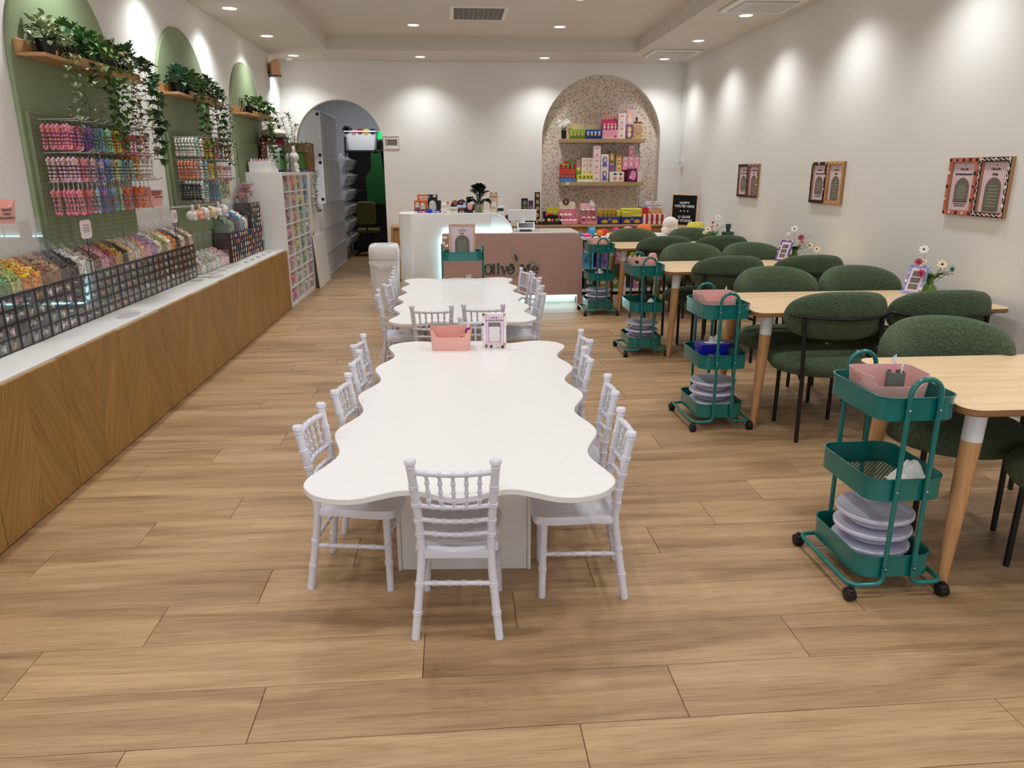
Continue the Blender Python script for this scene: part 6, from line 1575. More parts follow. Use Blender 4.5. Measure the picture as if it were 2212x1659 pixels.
printed('yellow_tray', 'yellow and green printed tray on the lower niche shelf', 'display', 1.835, NY, LZ, 0.225, 0.11, 0.095, PM('e0d820'), parts=[(PM('f2ece0'), [R(-.48, .48, .02, .4)]), (PM('6a9a2a'), [R(-.48, .48, .42, .5)]), (PM('3a4a20'), [O(-.3, .7, .06, .14), O(-.05, .7, .06, .14), O(.2, .7, .06, .14), O(.4, .7, .05, .14)])])
printed('yellow_carton', 'small yellow and green carton behind the yellow tray, at its left', 'box', 1.755, NY + 0.035, LZ + 0.0955, 0.055, 0.05, 0.1, PM('d8d028'), parts=[(PM('5aa82a'), [R(-.5, .5, 0, .5)]), (PM('f0ece0'), [O(0, .75, .3, .16)])])
printed('pink_bottle_box', 'faded pink box standing on the yellow carton', 'box', 1.755, NY + 0.035, LZ + 0.196, 0.05, 0.045, 0.1, PM('d8a8a8'), parts=[(PM('b87880'), [O(0, .5, .22, .3)])])
for k, lab in enumerate(('left', 'right')):
    printed('cream_box', 'tall cream box with pale red print on the lower niche shelf, the %s of two' % lab, 'box', 1.832 + k * 0.082, NY + 0.02, LZ + 0.158, 0.076, 0.07, 0.16, PM('f0e4d8'), 'tall cream boxes', parts=[(PM('e0b0a8'), [O(0, .78, .26, .1), O(0, .38, .26, .16)])])
    printed('cream_box', 'short cream box under the tall cream boxes, the %s of two' % lab, 'box', 1.832 + k * 0.082, NY + 0.02, LZ + 0.0955, 0.078, 0.07, 0.062, PM('efe6c8'), 'short cream boxes', parts=[(PM('e0a898'), [O(0, .5, .28, .34)])])
for k in range(3): printed('pink_box', 'pale pink window box on the lower niche shelf, %s up in the stack of three' % ORD[k], 'box', 1.997, NY, LZ + k * 0.159, 0.1, 0.1, 0.158, PALE, 'pink window boxes on the lower shelf', parts=[(PM('f6e8e8'), [R(-.36, .36, .12, .88)]), (PM('e0a088'), [R(-.24, .24, .7, .84), O(0, .25, .2, .12)]), (PM('a8b890'), [O(-.18, .5, .06, .05), O(.18, .5, .06, .05)])])
for k in range(2): printed('violet_box', 'cream box with a violet bust print on the lower niche shelf, %s of the stack' % ('lower', 'upper')[k], 'box', 2.107, NY, LZ + k * 0.183, 0.106, 0.1, 0.182, PM('ece2d0'), 'violet print boxes', parts=[(PM('7a6ab0'), [O(0, .55, .3, .28), O(0, .2, .36, .14)]), (PM('e8d4d8'), [O(.02, .58, .14, .15)])])
printed('blue_box', 'blue box with a red print on the lower niche shelf', 'box', 2.213, NY + 0.03, LZ + 0.135, 0.09, 0.07, 0.12, PM('2a7ab0'), parts=[(PM('c83040'), [O(0, .35, .26, .3)]), (PM('e8a8a8'), [R(-.26, .26, .75, .92)])])
printed('brown_box', 'olive brown box with a tan head print on top of the blue box', 'box', 2.213, NY + 0.03, LZ + 0.2555, 0.095, 0.07, 0.16, PM('7a6a3a'), parts=[(PM('c87a2a'), [O(0, .4, .36, .3)]), (PM('e8c8a8'), [O(0, .5, .24, .3)])])
printed('tan_box', 'tan box with two round prints behind the white twin box', 'box', 2.312, NY + 0.03, LZ + 0.135, 0.09, 0.07, 0.22, PM('c8984a'), parts=[(PM('e8d0b0'), [O(.06, .7, .3, .16), O(.06, .25, .3, .16)]), (PM('a8602a'), [O(.06, .66, .2, .06), O(.06, .2, .2, .06)])])
printed('white_twin_box', 'wide white box with two pink fruit prints on the lower niche shelf', 'box', 2.277, NY - 0.03, LZ, 0.195, 0.09, 0.134, PM('efe8e2'), parts=[(PM('e08a80'), [O(-.14, .32, .13, .2), O(.26, .32, .13, .2)]), (INK, [R(-.24, -.04, .68, .86), R(.16, .36, .68, .86)])])
printed('support_carton', 'plain white carton under the blue and tan boxes', 'box', 2.262, NY + 0.06, LZ, 0.19, 0.05, 0.1345, PM('e8e0d8'))
for k in range(3): printed('rose_box', 'rose pink figure box in the middle of the row behind, %s from the left' % ORD[k], 'box', 2.405 + k * 0.08, NY + 0.03, LZ + 0.16, 0.076, 0.06, 0.175, BLUSH, 'rose pink boxes', parts=[(PALE, [R(-.4, .4, .78, .95)]), (PM('e0708c'), [O(0, .4, .34, .32)]), (PALE, [O(0, .42, .22, .24)])])
printed('rose_box', 'rose pink figure box standing alone on top of the row of three', 'box', 2.482, NY + 0.03, LZ + 0.3355, 0.078, 0.06, 0.145, BLUSH, parts=[(PALE, [R(-.4, .4, .78, .95)]), (PM('e0708c'), [O(0, .4, .34, .32)]), (PALE, [O(0, .42, .22, .24)])])
printed('crimson_box', 'crimson box under the rose pink boxes on the lower niche shelf', 'box', 2.46, NY + 0.045, LZ, 0.2, 0.06, 0.1595, PM('8a1a34'))
printed('pony_box', 'dark plum box with a hot pink pony-like print on the lower niche shelf', 'box', 2.49, NY - 0.04, LZ, 0.125, 0.07, 0.175, PM('6a1a4a'), parts=[(PM('f08ab8'), [O(.1, .5, .34, .36)]), (PM('f4d8e0'), [O(-.2, .35, .1, .12)]), (PM('3a1a4a'), [R(-.4, -.25, .5, .95)])])
printed('pale_bottle', 'pale pink bottle box at the right end of the lower niche shelf', 'box', 2.6, NY - 0.02, LZ, 0.06, 0.05, 0.13, PALE, parts=[(PM('f4ecec'), [R(-.3, .3, .8, 1.0)])])
t = thing('shelf_cable', 'thin black cable hanging down the floral wallpaper right of the niche shelves', 'cable', (0, YB + 0.148, 0))
q = MB(); q.tube(spline([(2.62, 0, 1.81), (2.655, 0, 1.6), (2.64, 0, 1.45), (2.67, 0, 1.25), (2.66, 0, 1.0), (2.7, 0, 0.76)], 6, False), 0.0035, 5); q.build('cable', BLACK, t)
printed('price_tag', 'white price tag stuck to the lower niche shelf edge', 'tag', 1.59, YB + 0.15 - 0.2725, 1.262, 0.052, 0.002, 0.034, PM('f0dcdc'))

# ------------------------------------------------------------------ white display table with squishies and boxed goods below
t = thing('display_table', 'white display table of squishy toys behind the last dining table', 'table', (1.5, 8.72, 0))
q = MB(); q.cbox(0, 1.6, 0, 0.62, 0.655, 0.69, 0.004); q.build('tabletop', WHITE, t)
for x in (0, 0.54, 1.56):
    q = MB(); q.cbox(x, x + 0.035, 0.01, 0.61, 0, 0.6548, 0.003); q.build('side_panel', WHITE, t)
for z in (0.04, 0.29):
    for x0, x1 in ((0.0352, 0.5398), (0.5752, 1.5598)):
        q = MB(); q.cbox(x0, x1, 0.01, 0.61, z, z + 0.025, 0.002); q.build('shelf_board', WHITE, t)
q = MB(); q.box(0.0352, 1.5598, 0.6, 0.605, 0.066, 0.65); q.build('back_panel', wood('tan_back', [(0.3, 'a87d4a'), (0.7, 'b98e5a')], 'x'), t, smooth=False)
for k, (x, cc, nm) in enumerate(((1.62, '58a8d0', 'sky blue'), (1.79, '8a6ab0', 'violet'), (1.95, 'e0a0b8', 'pink'), (2.2, 'd8c828', 'yellow'), (2.38, 'e0d040', 'pale yellow'))):
    printed('gift_pack', '%s wrapped pack on the lower shelf of the white display table' % nm, 'box', x, 8.9, 0.3155, 0.13, 0.2, 0.24, PM(cc), 'wrapped packs', parts=[(mat('white_header'), [R(-.4, .4, .8, .92)]), (PM('%02x%02x%02x' % tuple(int(int(cc[i:i + 2], 16) * .7) for i in (0, 2, 4))), [O(-.2, .4, .18, .16), O(.2, .3, .2, .14), O(.05, .6, .15, .1)])])
for k, (x, cc, nm) in enumerate(((1.64, '2f4a5a', 'dark blue'), (1.8, 'a8802a', 'ochre'), (1.95, '6a8a4a', 'green'), (2.25, 'c87a9a', 'mauve'))):
    printed('gift_pack', '%s pack on the bottom shelf of the white display table' % nm, 'box', x, 8.9, 0.0655, 0.13, 0.2, 0.18, PM(cc), 'packs on the bottom shelf', parts=[(PM('d8c8a8'), [O(0, .5, .3, .2)])])
def toy(name, label, x, y, m, fn, group='squishy toys on the display table'):
    t = thing(name, label, 'toy', (x, y, 0.6905), 0, group); q = MB(); fn(q); q.build('body', m, t); return t
SO = lambda n, c: mat('foam_' + n, c, 0.8, bump=0.12, bs=50, var=0.05)
toy('flat_squishy', 'flat teal blue squishy at the left of the display table', 1.55, 8.9, SO('teal', '4a8ab0'), lambda q: q.sph((0, 0, 0.02), (0.06, 0.05, 0.02), 14, 8))
toy('flat_squishy', 'hot pink flat squishy at the front left of the display table', 1.6, 8.8, SO('hotpink', 'f04a9a'), lambda q: (q.sph((-.02, 0, 0.018), (0.04, 0.04, 0.018), 12, 8), q.sph((.03, .01, 0.018), (0.03, 0.035, 0.018), 12, 8)))
toy('round_squishy', 'sky blue ball squishy on the display table', 1.68, 8.94, SO('sky', '4aa8d0'), lambda q: (q.sph((0, 0, 0.05), 0.05, 16, 10), q.sph((-.03, 0, .095), .016, 8, 6), q.sph((.03, 0, .095), .016, 8, 6)))
toy('round_squishy', 'orange ball squishy on the display table', 1.76, 8.84, SO('orange', 'f08a2a'), lambda q: q.sph((0, 0, 0.038), (0.042, 0.042, 0.038), 16, 10))
toy('round_squishy', 'red ball squishy beside the orange one', 1.83, 8.95, SO('red', 'd83a2a'), lambda q: q.sph((0, 0, 0.04), (0.045, 0.045, 0.04), 16, 10))
t = toy('cake_squishy', 'yellow cake-shaped squishy with a pink top', 1.95, 8.84, SO('yellow', 'e8d05a'), lambda q: (q.sph((-.03, 0, 0.025), (0.045, 0.045, 0.025), 12, 8), q.sph((.04, 0, 0.028), (0.05, 0.045, 0.028), 12, 8)))
q = MB(); q.sph((0.01, 0.02, 0.07), (0.04, 0.035, 0.035), 12, 8); q.build('topping', SO('magenta', 'd8489a'), t)
toy('round_squishy', 'large pink dome squishy on the display table', 2.13, 8.98, SO('pink', 'f08ab8'), lambda q: q.sph((0, 0, 0.05), (0.075, 0.06, 0.052), 16, 10))
toy('round_squishy', 'orange red dome squishy behind the green chair', 2.34, 9.02, SO('tangerine', 'e8743a'), lambda q: (q.sph((0, 0, 0.065), (0.095, 0.07, 0.068), 18, 10), q.sph((-.07, 0, 0.1), .02, 8, 6), q.sph((.07, 0, 0.1), .02, 8, 6)))
t = toy('hooded_plush', 'large white hooded plush with a blank cream face on the display table', 2.66, 9.0, SO('white', 'efe8e0'), lambda q: (q.sph((0, 0, 0.06), (0.11, 0.08, 0.06), 16, 10), q.sph((0, 0, 0.13), (0.095, 0.08, 0.085), 18, 12)))
q = MB(); q.sph((0, -0.05, 0.125), (0.065, 0.04, 0.05), 14, 8); q.build('face', SO('cream', 'ead6c0'), t)
q = MB(); q.sph((-.03, -0.075, 0.06), (0.03, 0.02, 0.02), 10, 6); q.build('bow', SO('blush', 'f0b8b8'), t)
t = toy('cube_plush', 'yellow rounded cube plush with a sleepy face on the display table', 2.98, 9.0, SO('lemon', 'ecdc62'), lambda q: q.lathe([(0.0001, 0), (0.075, 0.0), (0.1, 0.03), (0.1, 0.11), (0.08, 0.145), (0.0001, 0.15)], n=20, sx=1.05, sy=0.8))
q = MB(); q.sph((-.035, -0.079, 0.08), (0.01, 0.004, 0.004), 6, 4); q.sph((.035, -0.079, 0.08), (0.01, 0.004, 0.004), 6, 4); q.build('face', INK, t)

# letter board
t = thing('letter_board', 'black felt letter board in a pale wood frame greeting visitors', 'sign', (2.955, 9.42, 0.69), radians(-2))
B = Matrix.Translation((0, 0, 0.07)) @ Matrix.Rotation(radians(-6), 4, 'X') @ Matrix.Rotation(radians(2.5), 4, 'Y')
hold = bpy.data.objects.new('board', None)
q = MB(); q.cbox(-0.155, 0.155, 0.0, 0.012, 0.015, 0.385, 0.002); bd = q.build('felt_panel', mat('black_felt', '050506', 0.95, bump=0.1, bs=200), t); bpy.data.objects.remove(hold)
bd.matrix_local = B
for (a, c, d, e) in ((-0.17, 0.17, 0.385, 0.4), (-0.17, 0.17, 0.0, 0.015), (-0.17, -0.155, 0.015, 0.385), (0.155, 0.17, 0.015, 0.385)):
    q = MB(); q.cbox(a, c, -0.008, 0.016, d, e, 0.002); o = q.build('frame_rail', PALEW, t); o.matrix_local = B
for s, z, sz in (('HAPPY', 0.29, 0.043), ("YOU'RE HERE", 0.248, 0.043), ('OLIVE', 0.115, 0.043), ('ME STUDIO', 0.068, 0.043)):
    o = text('lettering', s, sz, mat('board_letters', 'f2f0ea', 0.5), t, (0, 0, 0), sx=0.95, bold=0.0007, space=1.05)
    o.matrix_local = B @ Matrix.Translation((0.028 if s == 'OLIVE' else 0, -0.001, z)) @ Matrix.Rotation(pi / 2, 4, 'X') @ Matrix.Diagonal((0.95, 1, 1, 1))
q = MB()
for k in range(3):
    st = [((0.012 if i % 2 == 0 else 0.006) * cos(pi * i / 5 + pi / 2) + (k - 1) * 0.045, 0.19 + (0.012 if i % 2 == 0 else 0.006) * sin(pi * i / 5 + pi / 2)) for i in range(10)]
    q.prism(st, -0.0016, 0, 'y')
o = q.build('star', MATS['board_letters'], t, smooth=False); o.matrix_local = B
ht = [(-0.06 + 0.0010 * 16 * sin(a) ** 3, 0.115 + 0.0010 * (13 * cos(a) - 5 * cos(2 * a) - 2 * cos(3 * a) - cos(4 * a))) for a in [2 * pi * i / 24 for i in range(24)]]
q = MB(); q.tube([(x, -0.001, z) for x, z in ht], 0.0022, 5, closed=True); o = q.build('heart', MATS['board_letters'], t); o.matrix_local = B
q = MB(); q.cbox(-0.1, 0.1, -0.03, 0.05, 0.0, 0.02, 0.003); q.cbox(-0.07, 0.07, -0.005, 0.02, 0.02, 0.075, 0.003); q.build('foot', PALEW, t)

# ------------------------------------------------------------------ scalloped children's tables
def kid_outline():
    a, b = 0.432, 0.985; tip, val = 0.484, 0.425; ytip, yval = 1.045, 0.985
    right = [(val, -0.69), (tip, -0.46), (val, -0.23), (tip, 0.0), (val, 0.23), (tip, 0.46), (val, 0.69)]
    ctr = []
    ctr += right
    ctr += [(0.482, 0.90), (0.455, 0.99), (0.39, 1.038), (0.30, 1.045)]
    ctr += [(0.155, 0.985), (0.0, ytip), (-0.155, 0.985)]
    ctr += [(-0.30, 1.045), (-0.39, 1.038), (-0.455, 0.99), (-0.482, 0.90)]
    ctr += [(-x, -y) for x, y in right]
    ctr += [(-0.482, -0.90), (-0.455, -0.99), (-0.39, -1.038), (-0.30, -1.045)]
    ctr += [(-0.155, -0.985), (0.0, -ytip), (0.155, -0.985)]
    ctr += [(0.30, -1.045), (0.39, -1.038), (0.455, -0.99), (0.482, -0.90)]
    return spline([(x * 1.027, y * 1.027) for x, y in ctr], 6)
KO = kid_outline()
def kid_table(loc, rz, label):
    t = thing('scalloped_table', label, 'table', loc, rz, "scalloped children's tables")
    q = MB(); q.bprism(KO, 0.463, 0.485, 0.0025); q.build('tabletop', KIDTOP, t, angle=30)
    q = MB(); q.cbox(-0.24, 0.225, -0.66, 0.66, 0.0, 0.4628, 0.002); q.build('pedestal', WHITE, t)
    q = MB(); q.cbox(0.2255, 0.24, -0.665, 0.665, 0.0, 0.4628, 0.002); q.build('side_board', WHITE, t)
    q = MB(); q.cbox(-0.2555, -0.2405, -0.665, 0.665, 0.0, 0.4628, 0.002); q.build('side_board', WHITE, t)
    return t
K1 = (0.064, 3.117, 0); KR1 = radians(-3.6)
K2 = (0.053, 5.815, 0); KR2 = radians(0.3)
kid_table(K1, KR1, 'white scalloped children\'s table in front, marked with paint and marker streaks')
kid_table(K2, KR2, 'white scalloped children\'s table behind, nearer the reception counter')

# ------------------------------------------------------------------ children's chiavari chairs
def ringed(pts, r, rings, rr=None, n=10):
    # turned bamboo-style rod: plain tube plus double raised rings at given fractions
    q = MB(); pts = [Vector(p) for p in pts]
    q.tube(pts, r, n)
    L = [0]; n = max(n, 10)
    for a, b in zip(pts, pts[1:]): L.append(L[-1] + (b - a).length)
    def at(f):
        d = f * L[-1]
        for i in range(len(pts) - 1):
            if d <= L[i + 1] + 1e-9:
                u = (d - L[i]) / max(1e-9, L[i + 1] - L[i]); return pts[i].lerp(pts[i + 1], u), (pts[i + 1] - pts[i]).normalized()
        return pts[-1], (pts[-1] - pts[-2]).normalized()
    rad = (lambda f: r) if not isinstance(r, (list, tuple)) else (lambda f: r[0] + (r[-1] - r[0]) * f)
    for f in rings:
        for s in (-1, 1):
            p, d = at(f); p = p + d * (s * 0.004 * (rr or 1))
            R2 = rad(f) + 0.0026
            q.tube([p - d * 0.0028, p - d * 0.0014, p + d * 0.0014, p + d * 0.0028], [R2 - 0.0026, R2, R2, R2 - 0.0026], n)
    return q
def kid_chair(label):
    t = thing('chiavari_chair', label, 'chair')
    for s in (-1, 1):
        pts = [(s * .134, -.168, 0), (s * .122, -.15, .12), (s * .111, -.133, .24), (s * .108, -.128, .30), (s * .112, -.136, .40), (s * .12, -.152, .50), (s * .127, -.168, .588)]
        q = ringed(pts, 0.0135, (0.15, 0.31, 0.60, 0.68, 0.78, 0.885), n=12)
        q.T = Matrix.Translation(pts[-1]); q.lathe([(0.0135, -0.004), (0.0155, 0.0), (0.0135, 0.004), (0.0135, 0.008), (0.018, 0.012), (0.018, 0.023), (0.0155, 0.026), (0.0001, 0.0265)], n=14); q.T = None
        q.build('rear_leg', CHAIRW, t)
        q = ringed([(s * .128, .12, 0), (s * .122, .118, .15), (s * .116, .115, .285)], [0.0125, 0.0138], (0.38, 0.62), n=12); q.build('front_leg', CHAIRW, t)
    # seat shell: dished, wider in front, with a rolled front edge
    n = 10; vs, fs = [], []
    prof = spline([(-.11, -.125), (.11, -.125), (.128, -.05), (.143, .06), (.140, .13), (.11, .152), (0, .158), (-.11, .152), (-.14, .13), (-.143, .06), (-.128, -.05)], 4)
    m = len(prof)
    rings = [(1.0, .283), (1.0, .297), (.96, .304), (.8, .303), (.5, .299), (.2, .298)]
    for sc, z in rings: vs += [(x * sc, y * sc + (1 - sc) * .02, z + (0.006 * (abs(x) / .14) ** 2 if sc < 1 else 0)) for x, y in prof]
    fs = [(k * m + i, k * m + (i + 1) % m, (k + 1) * m + (i + 1) % m, (k + 1) * m + i) for k in range(len(rings) - 1) for i in range(m)] + [tuple(range(m))[::-1], tuple(range((len(rings) - 1) * m, len(rings) * m))]
    q = MB(); q.add(vs, fs); q.build('seat', CHAIRW, t, angle=50)
    q = MB(); q.cbox(-.11, .11, -.138, -.118, .268, .296, .003); q.build('seat_rail', CHAIRW, t)
    def bow(z, x, y0, sag, k=8): return [(x * (2 * i / k - 1), y0 - sag * (1 - (2 * i / k - 1) ** 2), z) for i in range(k + 1)]
    q = ringed(bow(.572, .124, -.163, .022), 0.009, (.18, .34, .5, .66, .82)); q.build('top_rail', CHAIRW, t)
    for z, x, y in ((.455, .116, -.145), (.405, .111, -.137), (.358, .11, -.132)):
        q = ringed(bow(z, x, y, .018), 0.0074, (.22, .36, .5, .64, .78)); q.build('back_rail', CHAIRW, t)
    for i in range(5):
        u = (i - 2) / 3.05
        a = (u * .116, -.145 - .018 * (1 - u * u), .455); b = (u * .122, -.163 - .022 * (1 - u * u), .572)
        q = ringed([a, tuple((a[j] + b[j]) / 2 for j in range(3)), b], [0.0052, 0.0056], (.2, .46, .72), rr=.8, n=8); q.build('spindle', CHAIRW, t)
    q = ringed([(-.117, -.142, .185), (.117, -.142, .185)], 0.008, (.2, .4, .6, .8)); q.build('stretcher', CHAIRW, t)
    q = ringed([(-.12, .117, .205), (.12, .117, .205)], 0.008, (.2, .4, .6, .8)); q.build('stretcher', CHAIRW, t)
    for s in (-1, 1):
        q = ringed([(s * .118, -.146, .165), (s * .122, .118, .165)], 0.008, (.2, .4, .6, .8)); q.build('stretcher', CHAIRW, t)
        q = MB(); q.tube([(s * .119, .116, .2), (s * .06, .112, .283)], 0.007, 8); q.build('corner_brace', CHAIRW, t)
    return t
KC = kid_chair('white chiavari child chair')
GK1, GK2 = 'child chairs at the front scalloped table', 'child chairs at the rear scalloped table'
# x, y of the back posts' top midpoint; the seat faces the table
spots = [
    (-0.522, 2.508, -90 - 8, 'child chair on the left of the front scalloped table, nearest the camera', GK1),
    (-0.470, 2.924, -90 - 4, 'child chair on the left of the front scalloped table, second from the front', GK1),
    (-0.466, 3.346, -90, 'child chair on the left of the front scalloped table, third from the front', GK1),
    (-0.496, 3.712, -90 - 4, 'child chair on the left of the front scalloped table, farthest back', GK1),
    (0.583, 2.353, 90 - 5, 'child chair on the right of the front scalloped table, nearest the camera', GK1),
    (0.629, 2.809, 90 - 5, 'child chair on the right of the front scalloped table, second from the front', GK1),
    (0.623, 3.324, 90 - 4, 'child chair on the right of the front scalloped table, third from the front', GK1),
    (0.686, 3.726, 90 + 1, 'child chair on the right of the front scalloped table, farthest back', GK1),
    (-0.016, 2.03, -4.5, 'child chair with its back to the camera at the front end of the near table', GK1),
    (0.16, 4.27, 180 - 4, 'child chair facing the camera behind the pink bin and sign card', GK1),
    (-0.546, 5.27, -90 + 4, 'child chair on the left of the rear scalloped table, nearest', GK2),
    (-0.520, 5.769, -90 - 6, 'child chair on the left of the rear scalloped table, second from the front', GK2),
    (-0.512, 6.19, -90 + 3, 'child chair on the left of the rear scalloped table, third from the front', GK2),
    (-0.530, 6.60, -90 + 3, 'child chair on the left of the rear scalloped table, farthest back', GK2),
    (0.634, 5.228, 90 + 1, 'child chair on the right of the rear scalloped table, nearest', GK2),
    (0.669, 5.60, 90, 'child chair on the right of the rear scalloped table, second from the front', GK2),
    (0.688, 6.044, 90 + 6, 'child chair on the right of the rear scalloped table, third from the front', GK2),
    (0.640, 6.443, 90 + 14, 'child chair on the right of the rear scalloped table, farthest back', GK2),
    (-0.144, 4.672, -4, 'child chair at the front end of the rear table, left of the pair', GK2),
    (0.187, 4.696, -3, 'child chair at the front end of the rear table, right of the pair', GK2)]
for i, (x, y, d, lab, grp) in enumerate(spots):
    a = radians(d)
    loc = (x - sin(a) * 0.172, y + cos(a) * 0.172, 0)
    if i == 0: KC.location = loc; KC.rotation_euler = (0, 0, a); tag(KC, lab, None, grp)
    else: dup(KC, loc, a, lab, grp)

# on the near scalloped table: pink tub with tools, decorated sign card
t = thing('pink_tub', 'pink open tub at the back of the front scalloped table', 'bin', (-0.021, 4.016, 0.485), radians(-3))
pink_bin(t, 0.231, 0.134, 0.118, 0.042, taper=0.9, r=0.022, slots=False)
def tool(name, label, cat, loc, length, r, m, lean, tipm=None, tip=0.02, group=None):
    t = thing(name, label, cat, loc, 0, group); t.rotation_euler = lean
    q = MB(); q.lathe([(0.0001, 0), (r * .7, 0.002), (r, 0.01), (r, length * .7), (r * .7, length), (0.0001, length + .002)], n=10); q.build('handle', m, t)
    if tipm:
        q = MB(); q.lathe([(0.0001, length), (r * .8, length + .001), (r * .9, length + tip * .5), (0.0001, length + tip)], n=10); q.build('tip', tipm, t)
    return t
PKT = mat('pink_tool', 'f0a0b8', 0.35); WTIP = mat('white_tip', 'f2ecec', 0.4)
tool('craft_tool', 'pink and white craft knife sticking up in the pink tub on the white table', 'tool', (0.056, 4.036, 0.489), 0.115, 0.006, mat('clear_pink', 'f0d8dc', 0.3), (0.1, 0.12, 0), WTIP, 0.05)
tool('craft_tool', 'yellow handled tool leaning in the pink tub on the white table', 'tool', (0.031, 4.005, 0.489), 0.12, 0.006, mat('yellow_tool', 'e8d84a', 0.4), (-0.05, 0.35, 0), WTIP, 0.03)
tool('craft_tool', 'orange handled tool lying low in the pink tub on the white table', 'tool', (0.02, 4.026, 0.489), 0.09, 0.006, mat('orange_tool', 'f08a4a', 0.4), (0.1, 0.5, 0))
t = thing('spatula', 'purple rounded spatula in the pink tub on the white table', 'tool', (0.046, 4.01, 0.489)); t.rotation_euler = (0, 0.25, 0)
q = MB(); q.tube([(0, 0, 0), (0, 0, 0.07)], 0.005, 8); q.build('handle', mat('lilac_tool', 'c8a0d8', 0.4), t)
q = MB(); q.sph((0, 0, 0.095), (0.014, 0.008, 0.026), 12, 8); q.build('blade', mat('purple_tool', '7a2a9a', 0.35), t)
q = MB(); q.cbox(-0.03, 0.03, -0.03, 0.0, 0, 0.07, 0.003); tag(q.build('glue_packet', mat('rose_packet', 'e08a90', 0.4), loc=(0.056, 4.05, 0.489)), 'rose coloured packet standing in the pink tub on the white table', 'packet')

def charm_blobs(t, pts, cols, y, r=0.007):
    for k, (x, z) in enumerate(pts):
        q = MB(); s = r * (0.8 + 0.5 * ((k * 37) % 10) / 10)
        if k % 3 == 0:
            for j in range(5): q.sph((x + s * .8 * cos(j * 1.257), y, z + s * .8 * sin(j * 1.257)), (s * .55, s * .45, s * .55), 6, 4)
            q.sph((x, y - s * .3, z), s * .45, 6, 4)
        else:
            q.sph((x, y, z), (s, s * .6, s), 8, 5); q.sph((x - s * .7, y, z + s * .7), s * .4, 6, 4); q.sph((x + s * .7, y, z + s * .7), s * .4, 6, 4)
        q.build('charm', PM(cols[k % len(cols)]), t)
def scallop_panel(w, h, n, m):
    top = [(-w + 2 * w * i / (2 * n), h + (0.003 if i % 2 else 0)) for i in range(2 * n + 1)]
    rt = [(w + (0.003 if i % 2 else 0), h - 2 * h * i / (2 * m)) for i in range(1, 2 * m)]
    return spline(top + rt + [(-x, -z) for x, z in top] + [(-x, -z) for x, z in rt], 2)
t = thing('table_sign', 'pink striped table sign with glued charms, beside the pink tub', 'sign', (0.219, 4.0, 0.485), radians(-4))
q = MB(); q.cbox(-0.066, 0.066, 0.0, 0.008, 0.0, 0.2, 0.003); sg = q.build('acrylic_board', mat('pale_board', 'f2eaf0', 0.4), t)
q = MB(); q.box(-0.052, 0.052, -0.0008, 0.0, 0.016, 0.186); q.build('striped_card', STRIPEX, t, smooth=False)
for k, (z, cc) in enumerate(((0.128, OLIVEP), (0.09, mat('mauve_print', '8a7a8a', 0.5)), (0.052, OLIVEP))):
    q = MB(); q.prism([(x, z + v) for x, v in scallop_panel(0.031, 0.0155, 6, 3)], -0.0016, -0.0008, 'y'); q.build('text_panel', cc, t, smooth=False)
    q = MB()
    for j in range(4): q.box(-0.024 + 0.004 * (j % 2), 0.024 - 0.004 * (j % 2), -0.002, -0.0016, z + 0.009 - j * 0.006, z + 0.0105 - j * 0.006)
    q.build('text_lines', CREAMP, t, smooth=False)
text('lettering', 'Olive Me', 0.011, INK, t, (0, -0.001, 0.172), bold=0.0001)
text('lettering', 'Our Charm & Glue Policy', 0.0098, INK, t, (0, -0.001, 0.158), bold=0.0003)
charm_blobs(t, [(-0.06, 0.19), (-0.045, 0.192), (0.056, 0.19), (-0.064, 0.135), (0.062, 0.135), (-0.046, 0.013), (-0.018, 0.011), (0.02, 0.011), (0.055, 0.022), (0.045, 0.008)], ['5a3a20', 'e8d8a0', 'd8a060', '4a2a18', 'efe0c8', '8a5a30'], -0.004, 0.007)
q = MB(); q.T = Matrix.Rotation(radians(18), 4, 'X'); q.cbox(-0.03, 0.03, 0.01, 0.014, 0, 0.13, 0.001); q.build('rear_stand', CARD, t)

# ------------------------------------------------------------------ dining tables along the right wall
TYS = [2.12, 3.83, 5.555, 7.385]
TN = ['nearest', 'second nearest', 'third nearest', 'farthest']
TX0, TX1, TZ, TDY = 1.645, 3.125, 0.69, 0.70
def dining_table(y, label):
    t = thing('dining_table', label, 'table', (TX0, y, 0), 0, 'pale wood dining tables on the right wall')
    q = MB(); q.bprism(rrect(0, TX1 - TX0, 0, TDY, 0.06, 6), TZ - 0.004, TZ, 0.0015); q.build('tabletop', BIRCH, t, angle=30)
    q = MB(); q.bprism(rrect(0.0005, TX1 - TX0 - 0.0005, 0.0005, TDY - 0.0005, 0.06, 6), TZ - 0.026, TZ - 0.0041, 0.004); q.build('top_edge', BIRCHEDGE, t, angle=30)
    for x, sx in ((0.105, -1), (TX1 - TX0 - 0.105, 1)):
        for y2, sy in ((0.1, -1), (TDY - 0.1, 1)):
            dx, dy = sx * 0.045, sy * 0.03
            f = lambda u: (x + dx * u, y2 + dy * u, (TZ - 0.027) * (1 - u))
            q = MB(); q.tube([f(0), f(0.17)], [0.034, 0.033], 16); q.build('leg_collar', WPLAST, t)
            q = MB(); q.tube([f(0.17), f(0.6), f(1.0)], [0.0328, 0.026, 0.0165], 16); q.build('leg', BEECH, t)
    return t
DT = dining_table(TYS[0], 'pale wood dining table on the right, %s of the four' % TN[0])
for y, n in zip(TYS[1:], TN[1:]): dup(DT, (TX0, y, 0), 0, 'pale wood dining table on the right, %s of the four' % n)

